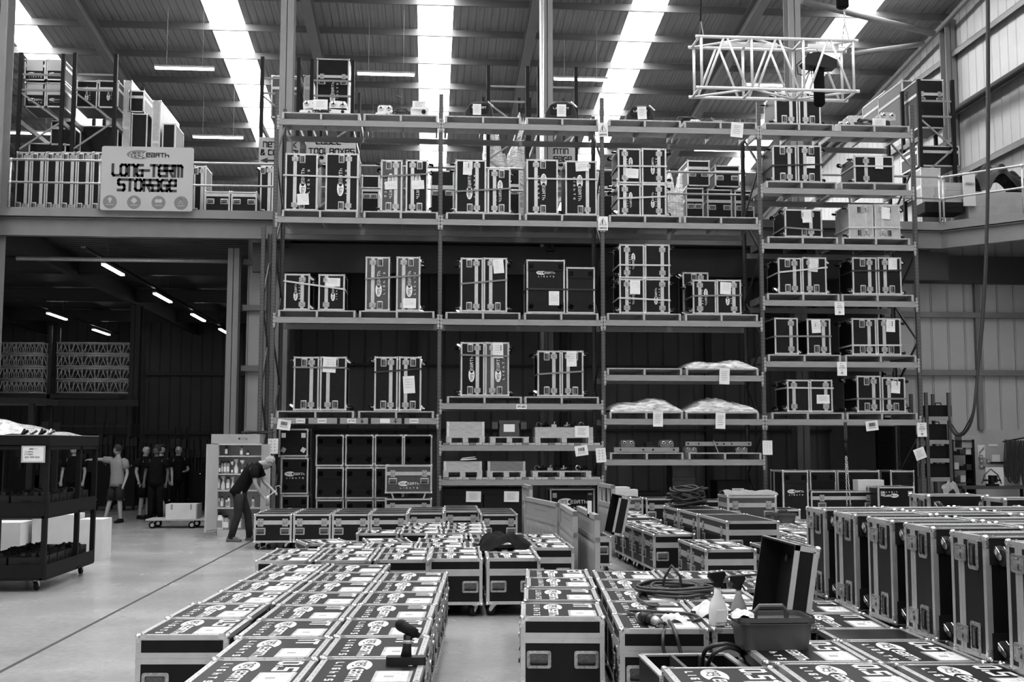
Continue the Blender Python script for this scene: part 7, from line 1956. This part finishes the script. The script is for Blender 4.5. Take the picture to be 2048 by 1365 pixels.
for i, a in enumerate([(980, 335, 1040, 425, 'black'), (1372, 375, 1408, 432, 'black'), (1415, 378, 1465, 432, 'black'), (1470, 380, 1510, 432, 'black'), (1375, 320, 1420, 372, 'black'), (1430, 330, 1480, 374, 'black'), (722, 350, 758, 425, 'black'), (1196, 340, 1232, 428, 'black'), (860, 340, 908, 424, 'black')]):
    gal_case(*a[:4], 26.6, 'dark case on the gallery behind the second shelf, %s from the left' % ORD[[2, 4, 6, 8, 5, 7, 0, 3, 1][i]], sides='front', handles=True)
wrapped('wrapped_bundle', 'bundle in clear wrap on the gallery right of the block of four', 1336, 1368, 1.5, GZ, 12, 26.5, .5, 6)
# right hand gallery
gal_case(1837, 158, 1890, 256, 27.2, 'tall black case with three bright bands behind the right hand gallery frame', style='y', handles=True, detail=1); gal_case(1806, 160, 1829, 250, 28.6, 'pale case side beside the banded case on the right', 'grey', 1.6); gal_case(1770, 182, 1798, 252, 30, 'pale panel case at the right above the top shelf', 'grey', 1.6)
gal_case(1836, 290, 1920, 332, 27.0, 'dark wide case under the banded case on the right hand gallery'); gal_case(1845, 335, 1885, 400, 26.2, 'pale carton stack on the right hand gallery behind the end post', 'light', .5)
def box_at(x0, y0, x1, y1, Y, label, mm=M_CARD, d=.6, name='carton'):
    a, b = PY(x0, y1, Y), PY(x1, y0, Y); m = MB(); m.box(a.x, PY(x1, y1, Y).x, Y, Y + d, max(a.z, GZ) if a.z > 6 else a.z, b.z); m.box(a.x + .05, PY(x1, y1, Y).x - .05, Y - .003, Y, (a.z + b.z) / 2 - .02, (a.z + b.z) / 2 + .02); return tag(m.obj(name, mm), label, 'box')
for i, a in enumerate([(1892, 366, 1928, 380), (1890, 381, 1930, 398), (1893, 399, 1925, 412)]): box_at(*a, 25.6, 'flat grey carton in the small pile on the right hand gallery, %s' % ['top', 'middle', 'bottom'][i])
box_at(1938, 385, 2046, 441, 25.5, 'large grey crate on the right hand gallery at the edge of the view', M_CARD, .7); box_at(1850, 405, 1930, 424, 24.9 + .6, 'low flat case on the right hand gallery near the rail', M_BLACK)
t = box_at(1929, 345, 1952, 412, 25.4, 'upright pale box reading fragile on the right hand gallery', M_CARDW, .06, 'flat_box')
m = MB(); c = PY(1940, 370, 25.38); strokes(m, 'FRaGILe', -.10, 0, .05, .2, .3, 0, .003, Matrix.Translation(c) @ Matrix.Rotation(R(90), 4, 'X'), width=.2); m.obj('print', M_INKG, t)
cloth('plastic_sack', 'black plastic sacks heaped on the large grey crate', tuple(PY(2000, 386, 25.8)), 1.3, .6, .65, M_PLASTICD, 14, 'sack')

# ------------------------------------------------------------------ workshop corner at the right
t = thing('shelf_rack', 'narrow rack with pale beams and black cases right of the racking', 'shelf rack', (PYz(1860, 1, 25.0), 25.0, 0)); x0 = t.location.x; W_ = PYz(1902, 1, 25.0) - x0; zt_ = PY(1870, 812, 25).z
for x in (-.02, W_ + .02):
    for y in (0, .8): m = MB(); m.box(x - .035, x + .035, y, y + .06, 0, zt_ + .3); m.obj('post', M_POST, t)
for i, y in enumerate((838, 885, 922, 960)):
    z = PY(1880, y, 25).z; m = MB(); m.box(0, W_, 0, .04, z - .04, z + .05); m.box(0, W_, .1, .8, z + .03, z + .05); m.obj('beam', M_BEAM, t)
    hh = [.26, .36, .28, .30][i]; q = thing('plastic_case', 'black plastic case on the %s beam of the narrow rack' % ORD[i], 'case', (x0 + W_ / 2 + (.06 if i == 0 else 0), 25.1, z + .052))
    m = MB(); m.box(-.22, .24 if i else .30, 0, .5, 0, hh); m.obj('shell', M_BLACK, q); m = MB(); m.tube([(-.07, .02, hh), (-.06, .02, hh + .05), (.06, .02, hh + .05), (.07, .02, hh)], .014, 6); m.obj('carry_handle', M_BLACK, q)
t = thing('shelf_unit', 'dark open shelf unit of oddments against the white dado', 'shelf unit', (PYz(1908, 1, 25.7), 25.7, 0)); x0 = t.location.x; W_ = PYz(1950, 1, 25.7) - x0
for x in (0, W_): m = MB(); m.box(x - .02, x + .02, 0, .4, 0, 1.95); m.obj('side', M_BLACK, t)
for i, z in enumerate((.5, .95, 1.25, 1.6, 1.93)):
    m = MB(); m.box(0, W_, 0, .4, z - .02, z); m.obj('shelf', M_BLACK, t)
    for j in range(3):
        if i == 4: break
        m = MB(); m.box(x0 + .06 + j * W_ * .3, x0 + .06 + j * W_ * .3 + .12, 25.8, 25.95, z + .001, z + .08 + .04 * ((i + j) % 3)); tag(m.obj('small_box', [M_BLACK, M_STEELD, M_CARDW][(i + j) % 3]), 'small box on the %s shelf of the dark unit, %s from the left' % (ORD[i], ORD[j]), 'box')
box_at(1924, 871, 1955, 896, 25.75, 'cardboard box with a line of print on top of the dark shelf unit', M_CARD, .35)
t = thing('wall_poster', 'small pinned poster on the white dado', 'poster', tuple(PY(1963, 903, YW - .04))); m = MB(); m.box(-.09, .09, 0, .004, -.15, .15); m.obj('sheet', M_PAPER, t); m = MB(); m.prism([(-.07, -.1), (.07, .05), (.07, .12), (-.07, -.03)], 0, .002, Matrix.Translation((0, -.003, 0)) @ Matrix.Rotation(R(90), 4, 'X')); m.obj('picture', M_INKG, t)
for i, (px, py, w_, h_, lb) in enumerate([(1986, 891, .22, .05, 'long white strip label on the dado'), (1992, 917, .20, .17, 'square white notice on the dado')]):
    m = MB(); c = PY(px, py, YW - .03); m.box(c.x - w_ / 2, c.x + w_ / 2, c.y - .004, c.y, c.z - h_ / 2, c.z + h_ / 2); tag(m.obj('wall_notice', M_PAPER), lb, 'notice')
for i, (px, py) in enumerate([(1961, 914), (1962, 922), (1962, 933), (1976, 923)]):
    t = thing('wall_socket', 'surface socket outlet on the dado, %s of four' % ORD[i], 'socket', tuple(PY(px, py, YW - .03))); m = MB(); m.box(-.045, .045, -.03, 0, -.045, .045); m.obj('box', M_STEEL, t); m = MB(); m.box(-.02, .02, -.034, -.03, -.02, .02); m.obj('plate', M_CARDW, t)
m = MB(); m.bar(PY(1978, 926, YW - .04), PY(2048, 926, YW - .04), .02, .04); m.bar(PY(1966, 935, YW - .04), PY(2030, 935, YW - .04), .02, .03)
for px in (1973, 1992): m.bar(PY(px, 935, YW - .04), PY(px, 962, YW - .04), .03, .03)
tag(m.obj('conduit', M_BLACK), 'black conduit runs fixed on the dado', 'conduit')
m = MB(); m.bar(PY(2006, 884, 25.9), PY(2050, 876, 25.9), .04, .03); rk = tag(m.obj('cable_rail', M_BLACK), 'black rail from which the cable hanks hang at the right edge', 'rail')
rnd = random.Random(3)
for i in range(8):
    px = 2011 + i * 5; a = PY(px, 880 + i * .2, 25.85 - .03 * (i % 2)); l_ = rnd.uniform(.8, 1.15); pts = [a + Vector((.05 * math.cos(q) * (1 + .2 * math.sin(2 * q)), .02 * math.sin(q * 2), -l_ / 2 + l_ / 2 * math.sin(q))) for q in [2 * PI * k / 18 for k in range(18)]]
    m = MB(); m.tube(pts, .016, 6, True); m.tube([p + Vector((.02, -.02, -.03)) for p in pts], .012, 6, True); tag(m.obj('cable_hank', M_CABLE, None, True), 'hank of black cable on the wall rail, %s from the left' % ORD[i], 'cable', 'cable hanks on the wall rail')
t = thing('workbench', 'dark workbench with a pale panel behind the farthest tipped cases', 'workbench', (PYz(1990, .9, 24.6), 24.6, 0)); m = MB(); m.box(-.75, 1.0, 0, .7, .84, .90); m.obj('top', M_STEELD, t)
for x in (-.7, .95): m = MB(); m.box(x - .03, x + .03, .05, .1, 0, .84); m.box(x - .03, x + .03, .6, .65, 0, .84); m.obj('leg', M_BLACK, t)
t = thing('bench_vice', 'black bench vice with a cable loop on the workbench', 'vice', (PYz(1985, .9, 24.8), 24.8, .90)); m = MB(); m.box(-.12, .12, -.08, .08, 0, .05); m.box(-.06, .02, -.07, .07, .05, .24); m.box(.05, .09, -.07, .07, .08, .24); m.cyl((-.2, 0, .13), (.2, 0, .13), .02, n=8); m.obj('vice_body', M_BLACK, t); m = MB(); m.tube([(-.22, .05, .05), (-.15, .05, .25), (0, .05, .38), (.16, .05, .25), (.24, .05, .05)], .014, 6); m.obj('cable_loop', M_CABLE, t)
m = MB(); c = PY(1990, 985, 25.1); m.box(c.x - .2, c.x + .22, 25.1, 25.13, .90, 1.32); tag(m.obj('pale_panel', M_CARDW), 'pale panel leaning behind the vice', 'panel')
m = MB(); m.box(PYz(2003, .8, 24.0), PYz(2046, .8, 24.0), 24.0, 24.4, 0, PY(2020, 997, 24).z); tag(m.obj('carton', M_CARDW), 'pale carton at the right edge below the workbench', 'box')
t = box_at(1884, 988, 1918, 1086, 21.0, 'dark tool case with a grey cloth on it, right of the racking foot', M_BLACK, .4, 'tool_case')
cloth('rag', 'crumpled grey cloth on the dark tool case', tuple(PY(1898, 989, 21.2)), .28, .3, .24, M_STRAPG, 17, 'cloth')
t_ = PZ(1571, 1, 1)
# long hanging cable at the right
c1_ = cable('hanging_cable', 'long black cable hanging from the roof and looping to the narrow rack', [PY(1974, -60, 22), PY(1975, 200, 22), PY(1974, 420, 22), PY(1967, 600, 22), PY(1956, 740, 22), PY(1946, 830, 22), PY(1930, 866, 22.3), PY(1912, 870, 23), PY(1902, 855, 24.2), PY(1900, 843, 24.9)], .03)
c2_ = cable('strand', None, [PY(1978, -60, 22), PY(1979, 200, 22), PY(1977, 420, 22), PY(1969, 620, 22), PY(1950, 800, 22), PY(1934, 850, 22.2), PY(1918, 868, 23), PY(1904, 850, 24.5)], .015, None); c2_.parent = c1_
# blanket folded on a case at the middle rear, cases beyond
for a, lb in [((1455, 993, 1553, 1016, 18.7), 'pale-edged case under the folded grey blanket'), ((1236, 997, 1286, 1018, 21.3), 'pale-edged case behind the open lid, left one'), ((1292, 998, 1346, 1018, 21.3), 'pale-edged case behind the open lid, right one'), ((1500, 1020, 1600, 1044, 19.5), 'dark case behind the small tote'), ((1400, 1002, 1452, 1020, 21.5), 'low dark case between the cable heap and the blanket')]:
    Y = a[4]; X0, X1 = PYz(a[0], .8, Y), PYz(a[2], .8, Y); zt_ = PY(a[0], a[1], Y).z
    t = flight_case(X1 - X0, .6, zt_ - WH, seam=zt_ - WH - .15, style='y', detail=1, sides='front', tone='grey' if '1236' in str(a[0]) or a[0] < 1460 and a[0] > 1450 else 'black'); t.location = ((X0 + X1) / 2, Y + .3, 0); tag(t, lb, 'flight case')
    if a[0] == 1455:
        m = MB(); n = 30
        m.grid(lambda u, v: Vector((X0 - .03 + (X1 - X0 + .08) * u, Y + .05 + .42 * v, zt_ + .012 + (.07 + .012 * math.sin(u * 17) + .008 * math.sin(u * 41 + v * 5)) * (math.sin(PI * min(1, max(0, v))) ** .3))), n, 10); tag(m.obj('blanket', M_TEEG, None, True), 'folded grey blanket lying on the pale-edged case', 'blanket')
box_at(1229, 975, 1260, 993, 21.5, 'pale box with a chain on it behind the open lid', M_CARDW, .4); box_at(1260, 980, 1276, 993, 21.5, 'small pale box right of the box with the chain', M_CARDW, .3)
